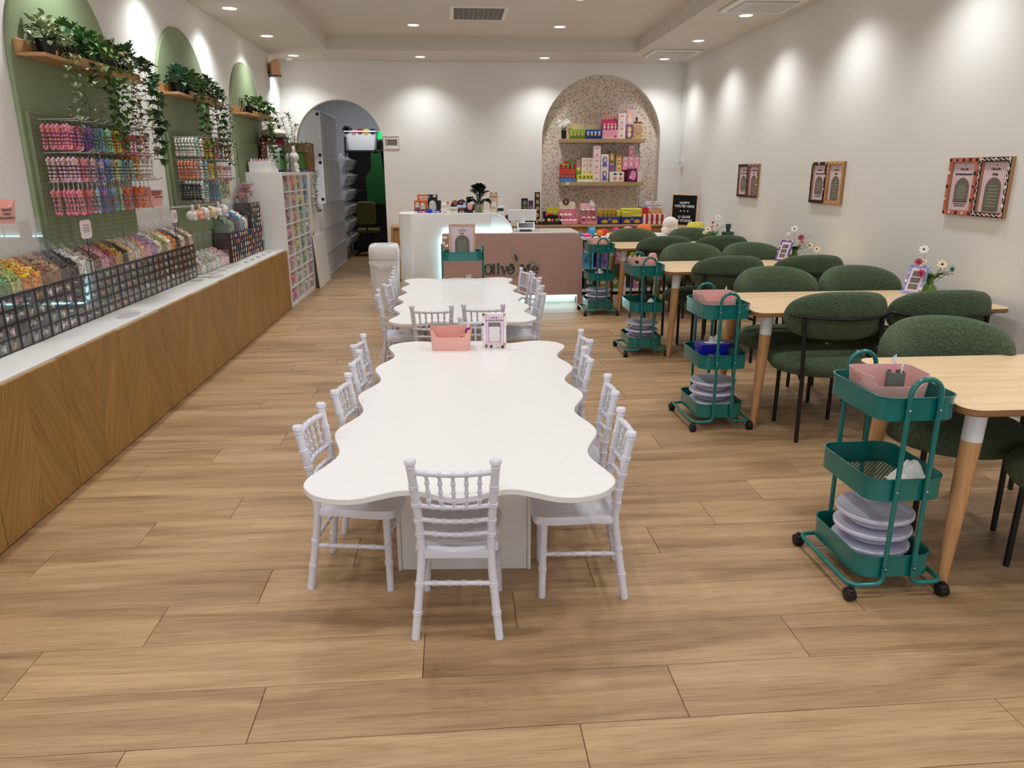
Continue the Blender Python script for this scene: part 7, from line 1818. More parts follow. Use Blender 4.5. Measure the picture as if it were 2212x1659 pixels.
# ------------------------------------------------------------------ green boucle chairs
def superell(u, p): return max(0.0, 1 - abs(u) ** p) ** (1 / p)
def green_chair(label):
    t = thing('boucle_chair', label, 'chair')
    # seat: thick round cushion with a soft rim
    vs, fs = [], []; n = 40
    prof = [(0.0, .352), (.14, .35), (.215, .352), (.25, .362), (.268, .385), (.272, .405), (.264, .428), (.24, .446), (.2, .455), (.13, .459), (.05, .46)]
    for r, z in prof[1:]:
        for i in range(n):
            a = 2 * pi * i / n
            k = superell(0, 2)
            x, y = r * cos(a), r * sin(a) * 0.97
            vs.append((x, y, z))
    m = len(prof) - 1
    fs = [(k * n + i, k * n + (i + 1) % n, (k + 1) * n + (i + 1) % n, (k + 1) * n + i) for k in range(m - 1) for i in range(n)] + [tuple(range(n))[::-1], tuple(range((m - 1) * n, m * n))]
    q = MB(); q.add(vs, fs); q.build('seat', BOUCLE, t, angle=180)
    # backrest: curved pad, oval from the front, wraps forward at its ends
    nu, nw = 40, 18; vs, fs = [], []
    R0, half = 0.345, radians(51.5)
    for iu in range(nu + 1):
        u = -1 + 2 * iu / nu
        u = math.copysign(1 - (1 - abs(u)) ** 1.6, u) if abs(u) < 1 else u
        hh = 0.132 * superell(u * 0.999, 2.6); th = 0.042 * superell(u * 0.999, 5)
        ang = u * half
        zc = 0.70 - 0.012 * u * u
        for iw in range(nw):
            w = 2 * pi * iw / nw
            cz, cr = sin(w), cos(w)
            cz = math.copysign(abs(cz) ** 0.85, cz); cr = math.copysign(abs(cr) ** 0.75, cr)
            r = R0 + th * cr - 0.02 * (0.5 - cz * 0.5) * 0
            z = zc + hh * cz
            lean = (z - 0.69) * 0.12
            vs.append((r * sin(ang), 0.10 - r * cos(ang) - lean, z))
    fs = [(a * nw + i, a * nw + (i + 1) % nw, (a + 1) * nw + (i + 1) % nw, (a + 1) * nw + i) for a in range(nu) for i in range(nw)]
    fs += [tuple(range(nw))[::-1], tuple(range(nu * nw, (nu + 1) * nw))]
    q = MB(); q.add(vs, fs); q.build('backrest', BOUCLE, t, angle=180)
    # frame: back rail hugging the pad, four slim legs, seat ring and brackets
    q = MB(); rail = []
    for i in range(15):
        a = radians(-44 + 88 * i / 14); r = R0 + 0.052
        rail.append((r * sin(a), 0.10 - r * cos(a), 0.69 + 0.012 * abs(sin(a))))
    q.tube(rail, 0.0085, 8); q.build('back_rail', BLACK, t)
    for s in (-1, 1):
        q = MB(); q.tube([(s * .196, -.245, 0), (s * .2, -.245, .36), (s * .215, -.232, .69)], 0.0115, 10); q.build('rear_leg', BLACK, t)
        q = MB(); q.tube([(s * .165, .115, 0), (s * .165, .11, .355)], 0.0115, 10); q.build('front_leg', BLACK, t)
        q = MB(); q.tube([(s * .198, -.243, .335), (s * .15, -.1, .348), (s * .165, .11, .348)], 0.009, 8); q.build('seat_support', BLACK, t)
    q = MB(); q.tube([(-.15, -.1, .345), (.15, -.1, .345)], 0.009, 8); q.build('cross_bar', BLACK, t)
    return t
GC = green_chair('green boucle chair')
gsp = []
def near_far(k, near, far):
    for j, (x, y, a) in enumerate(near): gsp.append((x, y, a, 'green chair seen from behind at the %s dining table, %s' % (TN[k], ('left one', 'right one')[j]), k))
    for j, (x, y, a) in enumerate(far): gsp.append((x, y, a, 'green chair facing the camera behind the %s dining table, %s' % (TN[k], ('left one', 'right one')[j]), k))
near_far(0, [(2.215, 2.2, 0)], [(2.05, 2.72, 180 - 6), (2.76, 2.72, 180 - 2)])
near_far(1, [(2.05, 3.9, 0), (2.64, 3.9, -3)], [(2.09, 4.47, 180), (2.655, 4.47, 180)])
near_far(2, [(2.09, 5.62, 0), (2.72, 5.62, 0)], [(2.07, 6.16, 180), (2.61, 6.16, 180)])
near_far(3, [(2.105, 7.42, 0), (2.68, 7.42, 0)], [(1.99, 7.97, 180), (2.65, 7.97, 180)])
for i, (x, y, a, lab, k) in enumerate(gsp):
    grp = 'green chairs at the %s dining table' % TN[k]
    if i == 0: GC.location = (x, y, 0); GC.rotation_euler = (0, 0, radians(a)); tag(GC, lab, None, grp)
    else: dup(GC, (x, y, 0), radians(a), lab, grp)

# ------------------------------------------------------------------ teal trolleys
def tray_parts(t, z0, z1, hw, y0, y1):
    o1 = rrect(-hw, hw, y0, y1, 0.055, 6); n = len(o1)
    ins = lambda e: rrect(-hw + e, hw - e, y0 + e, y1 - e, 0.055 - e, 6)
    oo = rrect(-hw - 0.004, hw + 0.004, y0 - 0.004, y1 + 0.004, 0.059, 6)
    rings = [(o1, z0), (o1, z1 - 0.006), (oo, z1 - 0.004), (oo, z1), (ins(0.002), z1), (ins(0.002), z0 + 0.002)]
    vs = [(x, y, z) for pl, z in rings for x, y in pl]
    fs = [(k * n + i, k * n + (i + 1) % n, (k + 1) * n + (i + 1) % n, (k + 1) * n + i) for k in range(5) for i in range(n)]
    q = MB(); q.add(vs, fs); o = q.build('tray', TEAL, t, angle=40)
    q = MB(); q.prism(ins(0.018), z0 + 0.004, z0 + 0.0048); m = q.build('mesh_floor', MESHM, o, smooth=False)
    ro, ri = o1, ins(0.02); q = MB()
    q.add([(x, y, z0 + 0.002) for x, y in ro] + [(x, y, z0 + 0.005) for x, y in ri], [(i, (i + 1) % n, n + (i + 1) % n, n + i) for i in range(n)])
    q.build('floor_rim', TEAL, o, smooth=False)
    return o
def trolley(label):
    # local frame: near legs at y=0, tray runs to +y; x is the width
    t = thing('storage_trolley', label, 'trolley')
    LZ2 = [0.072, 0.359, 0.645]
    for z in LZ2: tray_parts(t, z, z + 0.08, 0.135, 0.012, 0.372)
    for y, s in ((0.0, -1), (0.384, 1)):
        for sx in (-1, 1):
            bx, by = sx * 0.166, y
            pass
        # one bent tube each end: foot bars, uprights and the arched handle
        hand = [(0.052 * cos(pi * i / 12), y, 0.738 + 0.052 * sin(pi * i / 12)) for i in range(13)]
        q = MB(); q.tube([(0.052, y, 0.1)] + [tuple(p) for p in hand] + [(-0.052, y, 0.1)], 0.0085, 12); q.build('upright_frame', TEAL, t)
    for sx in (-1, 1):
        pts = bend([(sx * .052, 0, .12), (sx * .052, 0, .052), (sx * .168, 0, .052), (sx * .168, .384, .052), (sx * .052, .384, .052), (sx * .052, .384, .12)], 0.04, 6)
        q = MB(); q.tube(pts, 0.0085, 12); q.build('foot_bar', TEAL, t)
    sc0 = None
    for y, s in ((-0.0085, -1), (0.3925, 1)):
        for x in (-.052, .052):
            for z in (0.112, 0.399, 0.686):
                if sc0 is None:
                    q = MB(); q.sph((0, 0, 0), (0.0042, 0.003, 0.0042), 8, 5); sc0 = q.build('screw', SCREW, t); sc0.location = (x, y, z)
                else: inst(sc0, (x, y, z), t)
    ci = None
    for x in (-.168, .168):
        for y in (-0.005, 0.389):
            if ci is None:
                q = MB(); q.tube([(-.016, 0, .022), (-.015, 0, .022), (.015, 0, .022), (.016, 0, .022)], [.019, .022, .022, .019], 16); q.lathe([(.008, .03), (.008, .052)], n=10); q.cbox(-.011, .011, -.02, .014, .026, .046, .004)
                ci = q.build('caster', BLACKP, t); ci.location = (x, y, 0)
            else: inst(ci, (x, y, 0), t)
    return t
TR = trolley('teal trolley')
TSP = [(1.51, 2.15, 0, 'teal three-tier trolley beside the nearest dining table'), (1.512, 3.885, radians(1), 'teal three-tier trolley holding a blue tissue box on its middle tray'), (1.53, 5.65, radians(0), 'teal three-tier trolley third from the camera, with a pump bottle'), (1.512, 7.405, 0, 'teal three-tier trolley beside the farthest dining table'), (0.282, 6.985, radians(90), 'teal trolley standing crosswise behind the rear scalloped table')]
for i, (x, y, a, lab) in enumerate(TSP):
    if i == 0: TR.location = (x, y, 0); tag(TR, lab, None, 'teal storage trolleys')
    else: dup(TR, (x, y, 0), a, lab, 'teal storage trolleys')
FLZ = (0.0775, 0.3645, 0.6505)
def white_turntable(x, y, z, label, grp):
    t = thing('turntable', label, 'turntable', (x, y, z), 0, grp)
    q = MB(); q.lathe([(0.0001, 0.002), (0.075, 0), (0.082, 0.006), (0.075, 0.014), (0.05, 0.024), (0.045, 0.033)], n=36); q.build('base', GLITTER, t)
    q = MB(); q.lathe([(0.045, 0.033), (0.09, 0.036), (0.128, 0.04), (0.133, 0.045), (0.133, 0.054), (0.129, 0.058), (0.122, 0.0565), (0.0001, 0.0555)], n=44); q.build('plate', GLITTER, t)
for i in range(4):
    x, y = TSP[i][0] + 0.0, TSP[i][1] + 0.19
    for k in range(3):
        white_turntable(x + (0.0, 0.002, 0.004)[k] + 0.0, y, FLZ[0] + k * 0.0595, 'pearly white cake turntable, %s of three on the trolley at the %s dining table' % (('lowest', 'middle', 'top')[k], TN[i]), 'turntables on the trolley at the %s dining table' % TN[i])
def trolley_bin(i, label, dx=0.0, dy=0.2, rz=0.0, w=0.225, d=0.165, h=0.118, tools=()):
    t = thing('pink_tub', label, 'bin', (TSP[i][0] + dx, TSP[i][1] + dy, FLZ[2]), rz, 'pink tubs on the trolleys')
    pink_bin(t, w, d, h, 0.038, taper=0.9, r=0.03, m=mat('dusty_pink_plastic', 'dfb0ab', 0.35))
    return t
def cup(i, x, y, label, m, r=0.032, h=0.088):
    t = thing('tool_cup', label, 'cup', (TSP[i][0] + x, TSP[i][1] + y, FLZ[2] + 0.0035), 0, 'tool cups in the pink tubs')
    q = MB(); q.lathe([(0.0001, 0), (r * .92, 0), (r, 0.004), (r, h), (r - .003, h), (r - .003, 0.004), (0.0001, 0.0035)], n=26); q.build('cup', m, t)
GCUP = mat('grey_green_cup', '5f6f6a', 0.6)
PW2 = 'craft tools in the trolley cups'
trolley_bin(0, 'dusty pink tub with handle slots on the nearest trolley', -0.012, 0.2, radians(-4))
cup(0, 0.015, 0.2, 'grey green cup standing in the pink tub of the nearest trolley', GCUP, 0.031, 0.108)
bx, by, bz = TSP[0][0] + 0.015, TSP[0][1] + 0.2, FLZ[2] + 0.007
tool('craft_tool', 'pink tool with a white arrow-shaped tip, leftmost in the grey green cup', 'tool', (bx - 0.008, by, bz), 0.13, 0.005, PKT, (0.03, -0.07, 0), WTIP, 0.035, PW2)
tool('craft_tool', 'pink tool with a blunt white tip, second in the grey green cup', 'tool', (bx - 0.0, by + 0.006, bz), 0.13, 0.005, PKT, (0.0, -0.03, 0), WTIP, 0.038, PW2)
tool('craft_tool', 'thin white ball-ended tool, rightmost in the grey green cup', 'tool', (bx + 0.014, by, bz), 0.135, 0.0028, WTIP, (0, 0.06, 0), WTIP, 0.012, PW2)
tool('craft_tool', 'short rose tool low in the grey green cup', 'tool', (bx + 0.012, by + 0.012, bz), 0.108, 0.0045, mat('rose_tool', 'c85a78', 0.4), (-0.05, 0.12, 0), None, 0, PW2)
trolley_bin(1, 'light pink tub on the second trolley', -0.02, 0.2, 0)
for k, (dx, ly) in enumerate(((0.03, 0.1), (0.045, 0.25), (0.02, 0.35))): tool('craft_tool', 'pale pink craft tool, %s from the left in the tub on the second trolley' % ORD[k], 'tool', (TSP[1][0] + dx, TSP[1][1] + 0.21, FLZ[2] + 0.005), 0.12 - 0.012 * k, 0.005, PKT, (0.1, ly, 0), WTIP if k == 0 else None, 0.03, 'tools in the second trolley tub')
q = pile(random.Random(3), 30, 0.04, 0.05, 0.006, 0.05, 0.012); o = tag(q.build('pink_scraps', mat('pink_scraps', 'f0a8bc', 0.4, island=0.3), smooth=False, loc=(TSP[1][0] + 0.03, TSP[1][1] + 0.2, FLZ[2])), 'heap of pink bits in the tub on the second trolley', 'scraps', None, 'stuff')
trolley_bin(2, 'pink tub with a raised end on the third trolley', -0.015, 0.19, 0)
cup(2, -0.07, 0.2, 'dark cup at the left of the tub on the third trolley', DARKG, 0.03, 0.09)
for k, (dx, cc) in enumerate(((-0.085, 'e8e4ec'), (-0.07, 'd8d04a'), (-0.055, 'f0c8d0'))): tool('craft_tool', '%s tool in the dark cup on the third trolley' % ('white', 'yellow', 'pink')[k], 'tool', (TSP[2][0] + dx, TSP[2][1] + 0.2, FLZ[2] + 0.008), 0.11, 0.005, mat('tool_' + cc, cc, 0.4), (0.0, -0.25 + 0.2 * k, 0), WTIP, 0.03, 'tools in the dark cup')
q = MB(); q.bprism(rrect(-0.04, 0.04, 0, 0.15, 0.03), -0.012, 0.012, 0.006, 'y'); tag(q.build('pink_scraper', PINKP, loc=(TSP[2][0] + 0.07, TSP[2][1] + 0.2, FLZ[2] + 0.004), rot=(0, 0, 0.5)), 'rounded pink scraper standing at the right of the third trolley tub', 'scraper')
trolley_bin(3, 'pink tub on the farthest trolley of the dining tables', -0.012, 0.2, 0)
for k, (dx, cc) in enumerate(((0.0, 'e8d04a'), (0.015, 'e0607a'), (0.03, 'f0ece8'), (0.04, '60b060'))): tool('craft_tool', '%s tool in the tub on the farthest trolley' % ('yellow', 'rose', 'white', 'green')[k], 'tool', (TSP[3][0] + dx, TSP[3][1] + 0.22, FLZ[2] + 0.008), 0.14, 0.004, mat('tool_' + cc, cc, 0.4), (0.0, 0.12 * k - .1, 0), None, 0, 'tools on the farthest trolley')
def tissue_tuft(x, y, z, label, s=1.0, seed=1):
    r3 = random.Random(seed); n = 9; vs, fs = [], []
    for i in range(n):
        for j in range(n):
            u, v = i / (n - 1) - .5, j / (n - 1) - .5
            vs.append((u * .13 * s, v * .11 * s, max(0.0015, (0.045 * s * math.exp(-((u * 2.6) ** 2 + (v * 2.6) ** 2)) + r3.uniform(-.006, .008) * s) * (1 if max(abs(u), abs(v)) < .5 else .1))))
    fs = [(i * n + j, (i + 1) * n + j, (i + 1) * n + j + 1, i * n + j + 1) for i in range(n - 1) for j in range(n - 1)]
    q = MB(); q.add(vs, fs); return tag(q.build('tissue', TISSUE, loc=(x, y, z), angle=25), label, 'tissue')
tissue_tuft(TSP[0][0] + 0.075, TSP[0][1] + 0.12, FLZ[1] + 0.012, 'crumpled white tissue on the middle tray of the nearest trolley', 1.0, 4).scale = (1, 1, 1.9)
q = MB(); q.cbox(-0.06, 0.06, -0.03, 0.03, 0, 0.012, 0.002); tag(q.build('white_pad', CARD, loc=(TSP[0][0] + 0.03, TSP[0][1] + 0.06, FLZ[1]), rot=(0, 0, 0.1)), 'flat white pad under the tissue on the nearest trolley', 'pad')
tissue_tuft(TSP[3][0], TSP[3][1] + 0.15, FLZ[1], 'folded white tissue on the middle tray of the farthest trolley', 1.1, 5).scale = (1, 1, 1.9)
tissue_tuft(TSP[2][0] + 0.05, TSP[2][1] + 0.1, FLZ[1], 'white tissue on the middle tray of the third trolley', 0.9, 6).scale = (1, 1, 2.2)
def tissue_box(name, label, x, y, z, w, d, h, m, rz, prints):
    t = thing(name, label, 'tissue box', (x, y, z), rz)
    q = MB(); q.cbox(-w / 2, w / 2, -d / 2, d / 2, 0, h, 0.002); q.build('carton', m, t)
    q = MB(); q.prism(oval(0, 0, w * .3, d * .28, 20), h, h + 0.0006); q.build('opening', CARD, t, smooth=False)
    r3 = random.Random(int(w * 1e4)); q = MB()
    fan = [(w * .16 * cos(a) * r3.uniform(.5, 1.1), 0.012 * sin(2 * a) + r3.uniform(-.01, .01), h + r3.uniform(.02, .05)) for a in [pi * i / 8 for i in range(9)]]
    base = [(w * .12 * cos(pi * i / 8), 0.006 * sin(pi * i / 8 * 2), h + 0.0005) for i in range(9)]
    q.add(base + fan, [(i, i + 1, 10 + i, 9 + i) for i in range(8)]); q.add([(x2, y2 + .014, z2 * 1.0) for x2, y2, z2 in base] + [(x2 * .8, y2 + .02, z2 - .012) for x2, y2, z2 in fan], [(i, i + 1, 10 + i, 9 + i) for i in range(8)])
    q.build('tissue', TISSUE, t, angle=20)
    for pm, pls in prints:
        q = MB()
        for pl in pls: q.prism([(u * w, v * h) for u, v in pl], -d / 2 - 0.0006, -d / 2, 'y')
        q.build('print', pm, t, smooth=False)
    q = MB(); q.prism([(u * d, v * h) for u, v in rrect(-.3, .25, .35, .7, .1)], -w / 2 - 0.0006, -w / 2, 'x'); q.prism([(u * d, v * h) for u, v in O(.1, .85, .14, .12)], -w / 2 - 0.0006, -w / 2, 'x'); q.build('print', PM('5a5ab0'), t, smooth=False)
    return t
t = tissue_box('tissue_box', 'dark blue printed tissue box on the middle tray of the second trolley', TSP[1][0] - 0.015, TSP[1][1] + 0.17, FLZ[1], 0.2, 0.115, 0.115, BLUEC, radians(2), [(PM('b89a5a'), [[(-.3, .52), (-.12, .5), (-.06, .42), (-.1, .38), (-.2, .44)], [(-.25, .12), (.1, .32), (.1, .44), (.04, .42), (-.02, .34), (-.26, .2)]]), (PM('2a70c8'), [O(.02, .5, .08, .14), O(-.4, .15, .1, .16)]), (PM('5a3a9a'), [O(.36, .1, .1, .14)]), (PM('a8b8e0'), [R(.12, .24, .34, .4)])])
t = tissue_box('tissue_box', 'navy tissue box with bright scribble print on the crosswise trolley', TSP[4][0] - 0.14, TSP[4][1] - 0.0, FLZ[1], 0.2, 0.13, 0.1, mat('deep_navy', '0c1450', 0.35), 0, [(PM('2a90c0'), [O(-.25, .4, .1, .24), O(.1, .55, .12, .2), O(.38, .5, .1, .24)]), (PM('c82a5a'), [O(.2, .6, .06, .2), O(-.42, .6, .05, .16)]), (PM('4ab0a8'), [O(-.05, .3, .08, .16)])])
def pump(x, y, label):
    t = thing('pump_bottle', label, 'bottle', (x, y, FLZ[1]), 0)
    q = MB(); q.lathe([(0.0001, 0), (0.038, 0), (0.041, 0.006), (0.041, 0.085), (0.034, 0.1), (0.014, 0.104)], n=22); q.build('body', mat('dark_green_bottle', '20463f', 0.35), t)
    q = MB(); q.lathe([(0.014, 0.104), (0.016, 0.106), (0.016, 0.125), (0.006, 0.127), (0.006, 0.15), (0.012, 0.152), (0.012, 0.165), (0.0001, 0.167)], n=14); q.tube([(0, 0, .158), (-.035, -.01, .156), (-.042, -.012, .15)], .005, 6); q.build('pump', MATS['dark_green_bottle'], t)
pump(TSP[1][0] + 0.085, TSP[1][1] + 0.1, 'grey green pump bottle right of the blue tissue box')
pump(TSP[2][0] + 0.045, TSP[2][1] + 0.27, 'dark green pump bottle on the middle tray of the third trolley')
# crosswise trolley: framed notice and white flowers on its top tray
def notice(t, w, h, fm, b=0.014, d=0.014, y=0.0, head2='FAQs', arch_col=OLIVEP, lines=7, foot=False):
    # upright framed notice, front at -y, base at z=0, local units
    q = MB()
    q.cbox(-w, w, -d, 0, 0, b, 0.001); q.cbox(-w, w, -d, 0, h - b, h, 0.001); q.cbox(-w, -w + b, -d, 0, b, h - b, 0.001); q.cbox(w - b, w, -d, 0, b, h - b, 0.001)
    q.build('frame', fm, t)
    q = MB(); q.box(-w + b, w - b, -d * .45, -d * .3, b, h - b); q.build('striped_card', STRIPE, t, smooth=False)
    y0 = -d * .45
    top = h * (.62 if foot else .63); bot = h * (.24 if foot else .1)
    hw = (w - b) * .62
    q = MB(); q.prism(arch(0, hw + .004, bot - .003, top - hw * .8, 14, hw * .95 + .004), y0 - .0005, y0, 'y'); q.build('arch_outline', mat('rose_line', 'c88a90', 0.5), t, smooth=False)
    q = MB(); q.prism(arch(0, hw, bot, top - hw * .8, 14, hw * .95), y0 - .001, y0 - .0005, 'y'); q.build('arch_panel', arch_col, t, smooth=False)
    q = MB()
    for j in range(lines):
        z = top - hw * .55 - j * (top - hw * .55 - bot - .012) / lines
        u = hw * (.5 + .3 * ((j * 7) % 5) / 5)
        q.box(-u, u, y0 - .0014, y0 - .001, z - .0022, z)
    q.build('text_lines', CREAMP, t, smooth=False)
    text('lettering', 'Olive Me', h * .062, INK, t, (0, y0 - .0006, h * .8), bold=0.0002)
    text('lettering', head2, h * (.058 if len(head2) < 8 else .046), INK, t, (0, y0 - .0006, h * .715), bold=0.0008)
    q = MB(); q.sph((0.004, y0 - .0006, h * .865), (.003, .0008, .006), 8, 5); q.build('leaf_mark', INK, t)
    if foot:
        q = MB()
        for j in range(3): q.box(-hw * (1 - .1 * j), hw * (1 - .1 * j), y0 - .0008, y0, b + h * (.135 - .035 * j), b + h * (.15 - .035 * j))
        q.build('footer_lines', INK, t, smooth=False)
t = thing('framed_notice', 'wood framed striped notice standing in the crosswise trolley', 'notice', (0.09, 7.07, FLZ[2]))
notice(t, 0.125, 0.315, PALEW, 0.018); t.rotation_euler = (radians(-8), 0, 0)
t = thing('bud_vase_flowers', 'white flower stems at the left of the crosswise trolley', 'plant', (-0.06, 6.93, FLZ[2]))
q = MB(); q.lathe([(0.0001, 0), (0.02, 0), (0.022, 0.05), (0.015, 0.07), (0.012, 0.07), (0.0001, 0.06)], n=14); q.build('vase', GREENGLASS, t)
def blossom(t, x, y, z, m, r=0.02, centre='3a3028', n=8, stem0=(0, 0, 0.06), face=(0, -0.5, 0.8)):
    q = MB(); f = Vector(face).normalized(); s = f.orthogonal().normalized(); u = f.cross(s); c = Vector((x, y, z))
    q.mi = 0; q.tube([stem0, tuple((Vector(stem0) + c) / 2 + Vector((x * .15, y * .15, .01))), tuple(c)], .0014, 4)
    q.mi = 1
    for k in range(n):
        a = 2 * pi * k / n; d = s * cos(a) + u * sin(a)
        leaf_quad(q, c, d + f * .35, f, r, r * .75, 'heart')
    q.mi = 2; q.sph(tuple(c + f * .004), r * .22, 6, 4)
    q.build('blossom', [STEM, m, mat('centre_' + centre, centre, 0.7)], t, smooth=False)
PET_W = mat('petal_white', 'f0eadc', 0.7, var=0.05); PET_C = mat('petal_cream', 'f2e2c0', 0.7, var=0.05); PET_R = mat('petal_crimson', 'a83a5a', 0.7, var=0.1); PET_P = mat('petal_pink', 'e0a0a8', 0.7, var=0.1)
for dx, dz in ((0.0, 0.2), (-0.02, 0.15), (0.01, 0.125)): blossom(t, dx - .01, 0, dz, PET_W, 0.022)
for k in range(6): q = MB(); leaf_quad(q, Vector((0, 0, .06)), Vector((cos(k), sin(k), .9)), Vector((0, 0, 1)), .06, .02, 'long'); q.build('leaf', LEAFD, t, smooth=False)

# ------------------------------------------------------------------ framed notices on the right wall, flowers and cards on the dining tables
def wall_notice(y, label, fm, head, deco, cols, foot, grp):
    t = thing('framed_notice', label, 'notice', (XR, y, 1.165), radians(-90), grp)
    w, h = 0.134, 0.345
    notice(t, w, h, mat('notice_oak', 'a47c54', 0.5), 0.03, 0.022, head2=head, foot=foot)
    q = MB(); b = 0.026
    q.box(-w + .002, w - .002, -.0245, -.022, .003, b); q.box(-w + .002, w - .002, -.0245, -.022, h - b, h - .003); q.box(-w + .002, -w + b, -.0245, -.022, b, h - b); q.box(w - b, w - .002, -.0245, -.022, b, h - b)
    q.build('border_coat', fm, t, smooth=False)
    pts = []
    nx, nz = deco
    for i in range(nx): u = -w + .014 + (2 * w - .028) * i / (nx - 1); pts += [(u, .014), (u, h - .014)]
    for i in range(1, nz - 1): v = .014 + (h - .028) * i / (nz - 1); pts += [(-w + .014, v), (w - .014, v)]
    charm_blobs(t, pts, cols, -0.0265, 0.0085 if nx < 8 else 0.006)
    return t
def wavy(t, m, w=0.134, h=0.345):
    q = MB()
    for z in (.014, h - .014): q.tube([(-w + .014 + (2 * w - .028) * i / 40, -.026, z + .006 * sin(i * .95)) for i in range(41)], .0022, 5)
    for x in (-w + .014, w - .014): q.tube([(x + .006 * sin(i * .95), -.026, .014 + (h - .028) * i / 50) for i in range(51)], .0022, 5)
    q.build('piped_icing', m, t)
G3 = ('framed notices above the nearest visible vase', 'framed notices in the middle of the right wall', 'framed notices farthest along the right wall')
CORAL = mat('coral_border', 'd0705c', 0.5, var=0.15, vs=60); CHOC = mat('chocolate_border', '2a1c20', 0.5); SPECK = mat('speckled_black_border', '191614', 0.5, var=0.5, vs=120); GOLDB = mat('gold_border', 'c8975a', 0.4, var=0.2, vs=90); FOREST = mat('forest_border', '2a3320', 0.5); MAROON = mat('maroon_border', '5a3038', 0.5, var=0.2, vs=60)
wall_notice(4.51, 'notice in a coral frame with black charms, on the right wall', CORAL, 'Our Studio Agreements', (5, 5), ['1c1a1c', '1c1a1c', 'e8e0dc', '2a2426'], True, G3[0])
t = wall_notice(4.235, 'notice in a chocolate frame with white piping and pink charms', CHOC, 'FAQs', (3, 7), ['f0a0b0', 'f4d0d4', 'e8889c', 'e8d8c0'], False, G3[0]); wavy(t, WHITEP)
wall_notice(6.37, 'notice in a speckled black frame, left of the middle pair on the right wall', SPECK, 'Our Studio Agreements', (5, 7), ['3a2a20', 'e8dcc8', '5a4030', '1c1a18'], True, G3[1])
wall_notice(6.09, 'notice in a gold beaded frame, right of the middle pair on the right wall', GOLDB, 'FAQs', (11, 15), ['e8b878', 'd8a060', 'f0c890'], False, G3[1])
wall_notice(8.09, 'notice in a dark green frame, left of the farthest pair on the right wall', FOREST, 'Our Studio Agreements', (3, 3), ['26301c', '3a4428'], True, G3[2])
wall_notice(7.81, 'notice in a maroon frame with pale beads, farthest pair on the right wall', MAROON, 'FAQs', (6, 9), ['8a4a5a', 'e8d0b8', '6a3a44', 'd8a8b0'], False, G3[2])
def flowers(x, y, label, seed, vm, spread, cols, h=0.1):
    r4 = random.Random(seed); t = thing('flower_vase', label, 'vase', (x, y, TZ + 0.0005), 0, 'flower vases on the dining tables')
    q = MB(); q.lathe([(0.0001, 0.0), (0.03, 0), (0.045, 0.012), (0.047, 0.03), (0.03, 0.05), (0.02, 0.065), (0.021, h), (0.018, h), (0.017, 0.066), (0.0001, 0.05)], n=22); q.build('vase', vm, t)
    for k, (dx, dy, dz, m, r) in enumerate(cols): blossom(t, dx, dy, dz, m, r, stem0=(0, 0, .05), face=(-.5, -.7, .5))
    for k in range(14):
        a = r4.uniform(0, 2 * pi); q = MB(); leaf_quad(q, Vector((0.01 * cos(a), .01 * sin(a), h * .95)), Vector((cos(a), sin(a), r4.uniform(.1, 1.1))), Vector((0, 0, 1)), r4.uniform(.06, .1), .04, 'heart'); q.build('leaf', LEAFM, t, smooth=False)
    for k in range(5):
        a = r4.uniform(-.6, .9); q = MB(); q.mi = 0; e = Vector((spread * cos(a), -spread * .4 * sin(a) - .03, h + r4.uniform(.0, .12))); q.tube([(0, 0, .06), tuple(e * .5 + Vector((0, 0, .07))), tuple(e)], .0012, 4); q.mi = 1
        for j in range(5): leaf_quad(q, e * (.55 + .1 * j) + Vector((0, 0, .05 * (1 - j / 5))), Vector((cos(j * 2), sin(j * 2), .3)), Vector((0, 0, 1)), .025, .01, 'long')
        q.build('sprig', [STEM, LEAFM], t, smooth=False)
    return t
flowers(2.985, 4.39, 'green glass vase of mixed flowers on the second dining table against the right wall', 5, GREENGLASS, 0.13, [(-.085, -.02, .275, PET_W, .032), (-.075, -.02, .2, PET_C, .022), (0.03, -.05, .185, PET_C, .035), (-.12, -.04, .2, PET_R, .028), (-.1, -.05, .13, PET_R, .03), (.12, -.02, .15, mat('petal_teal', '3a7a80', 0.7), .018), (.07, -.02, .2, mat('petal_teal'), .012)])
flowers(2.93, 6.17, 'vase of cream and crimson flowers on the third dining table', 6, GREENGLASS, 0.12, [(-.03, -.02, .27, PET_W, .034), (-.08, -.02, .23, PET_W, .02), (.02, -.05, .2, PET_R, .032), (.03, -.06, .16, PET_P, .026), (.11, -.04, .13, PET_C, .03), (.17, -.05, .1, PET_C, .034)])
flowers(2.80, 7.82, 'loose bunch of pale flowers on the farthest dining table', 7, GREENGLASS, 0.1, [(-.09, -.05, .15, PET_C, .036), (-.05, -.06, .17, PET_P, .03), (-.03, -.02, .22, PET_R, .018), (.03, 0, .27, PET_W, .032), (-.12, -.05, .12, PET_C, .028), (.01, -.05, .19, PET_P, .022)])
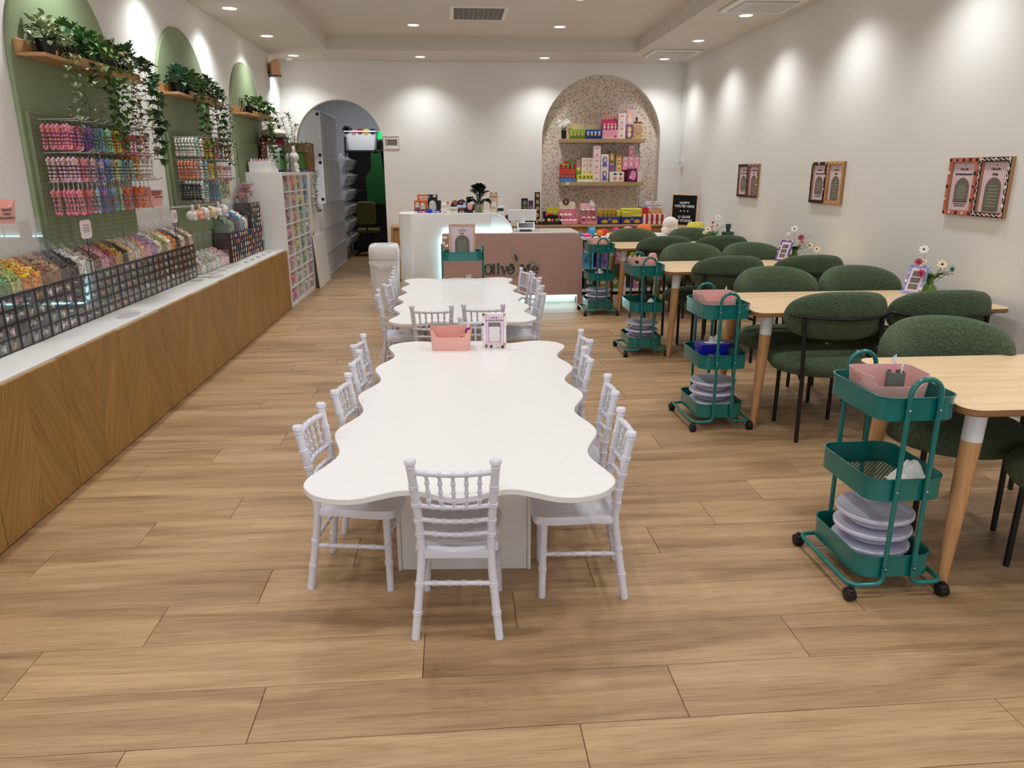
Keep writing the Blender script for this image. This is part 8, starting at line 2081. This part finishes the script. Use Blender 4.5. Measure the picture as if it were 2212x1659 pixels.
t = thing('square_bottle', 'dark teal square-shouldered bottle beside the pale flowers on the farthest table', 'bottle', (2.965, 7.86, TZ + 0.0005))
q = MB(); q.bprism(rrect(-0.055, 0.055, -0.05, 0.05, 0.015), 0, 0.12, 0.008); q.build('body', mat('dark_teal_glass', '2e4f4c', 0.25), t)
q = MB(); q.lathe([(0.02, 0.119), (0.02, 0.15), (0.028, 0.152), (0.028, 0.2), (0.0001, 0.202)], n=14); q.build('cap', mat('dark_teal_cap', '253f42', 0.45), t)
def price_card(x, y, label, bm, cols, rz=0.0):
    t = thing('leaning_card', label, 'card', (x, y, TZ + 0.001), radians(-62) + rz, 'charm edged cards on the dining tables')
    A = Matrix.Rotation(radians(-24), 4, 'X')
    def put(o): o.matrix_local = A; return o
    q = MB(); q.cbox(-0.062, 0.062, 0, 0.006, 0, 0.19, 0.002); put(q.build('board', bm, t))
    q = MB(); q.box(-0.044, 0.044, -.0008, 0, .018, .172); put(q.build('striped_card', STRIPEX, t, smooth=False))
    for k in range(3):
        q = MB(); q.prism([(u, .05 + .042 * k + v) for u, v in scallop_panel(.028, .016, 5, 3)], -.0014, -.0008, 'y'); put(q.build('text_panel', mat('grey_olive_print', '6a6a60', 0.5), t, smooth=False))
    before = set(t.children)
    charm_blobs(t, [(-.054, .03), (-.054, .08), (-.054, .13), (-.05, .182), (0, .184), (.052, .18), (.054, .1), (.054, .04)], cols, -.003, .008)
    for o in set(t.children) - before: put(o)
    q = MB(); q.T = A @ Matrix.Translation((0, .006, .15)) @ Matrix.Rotation(radians(44), 4, 'X'); q.cbox(-.02, .02, 0, .004, -.165, 0, .001); q.build('rear_stand', CARD, t)
price_card(2.845, 4.36, 'lilac edged charm card leaning by the green vase on the second dining table', mat('lilac_blue_border', '9aa0d8', 0.45, var=0.3, vs=50), ['8a90d0', 'f0ecf4', 'b8bce8'])
price_card(2.80, 6.15, 'purple edged card leaning by the flowers on the third dining table', mat('purple_border', '6a5aa0', 0.45, var=0.3, vs=60), ['6a50a8', 'e8a0b0', 'f0d8d8'])
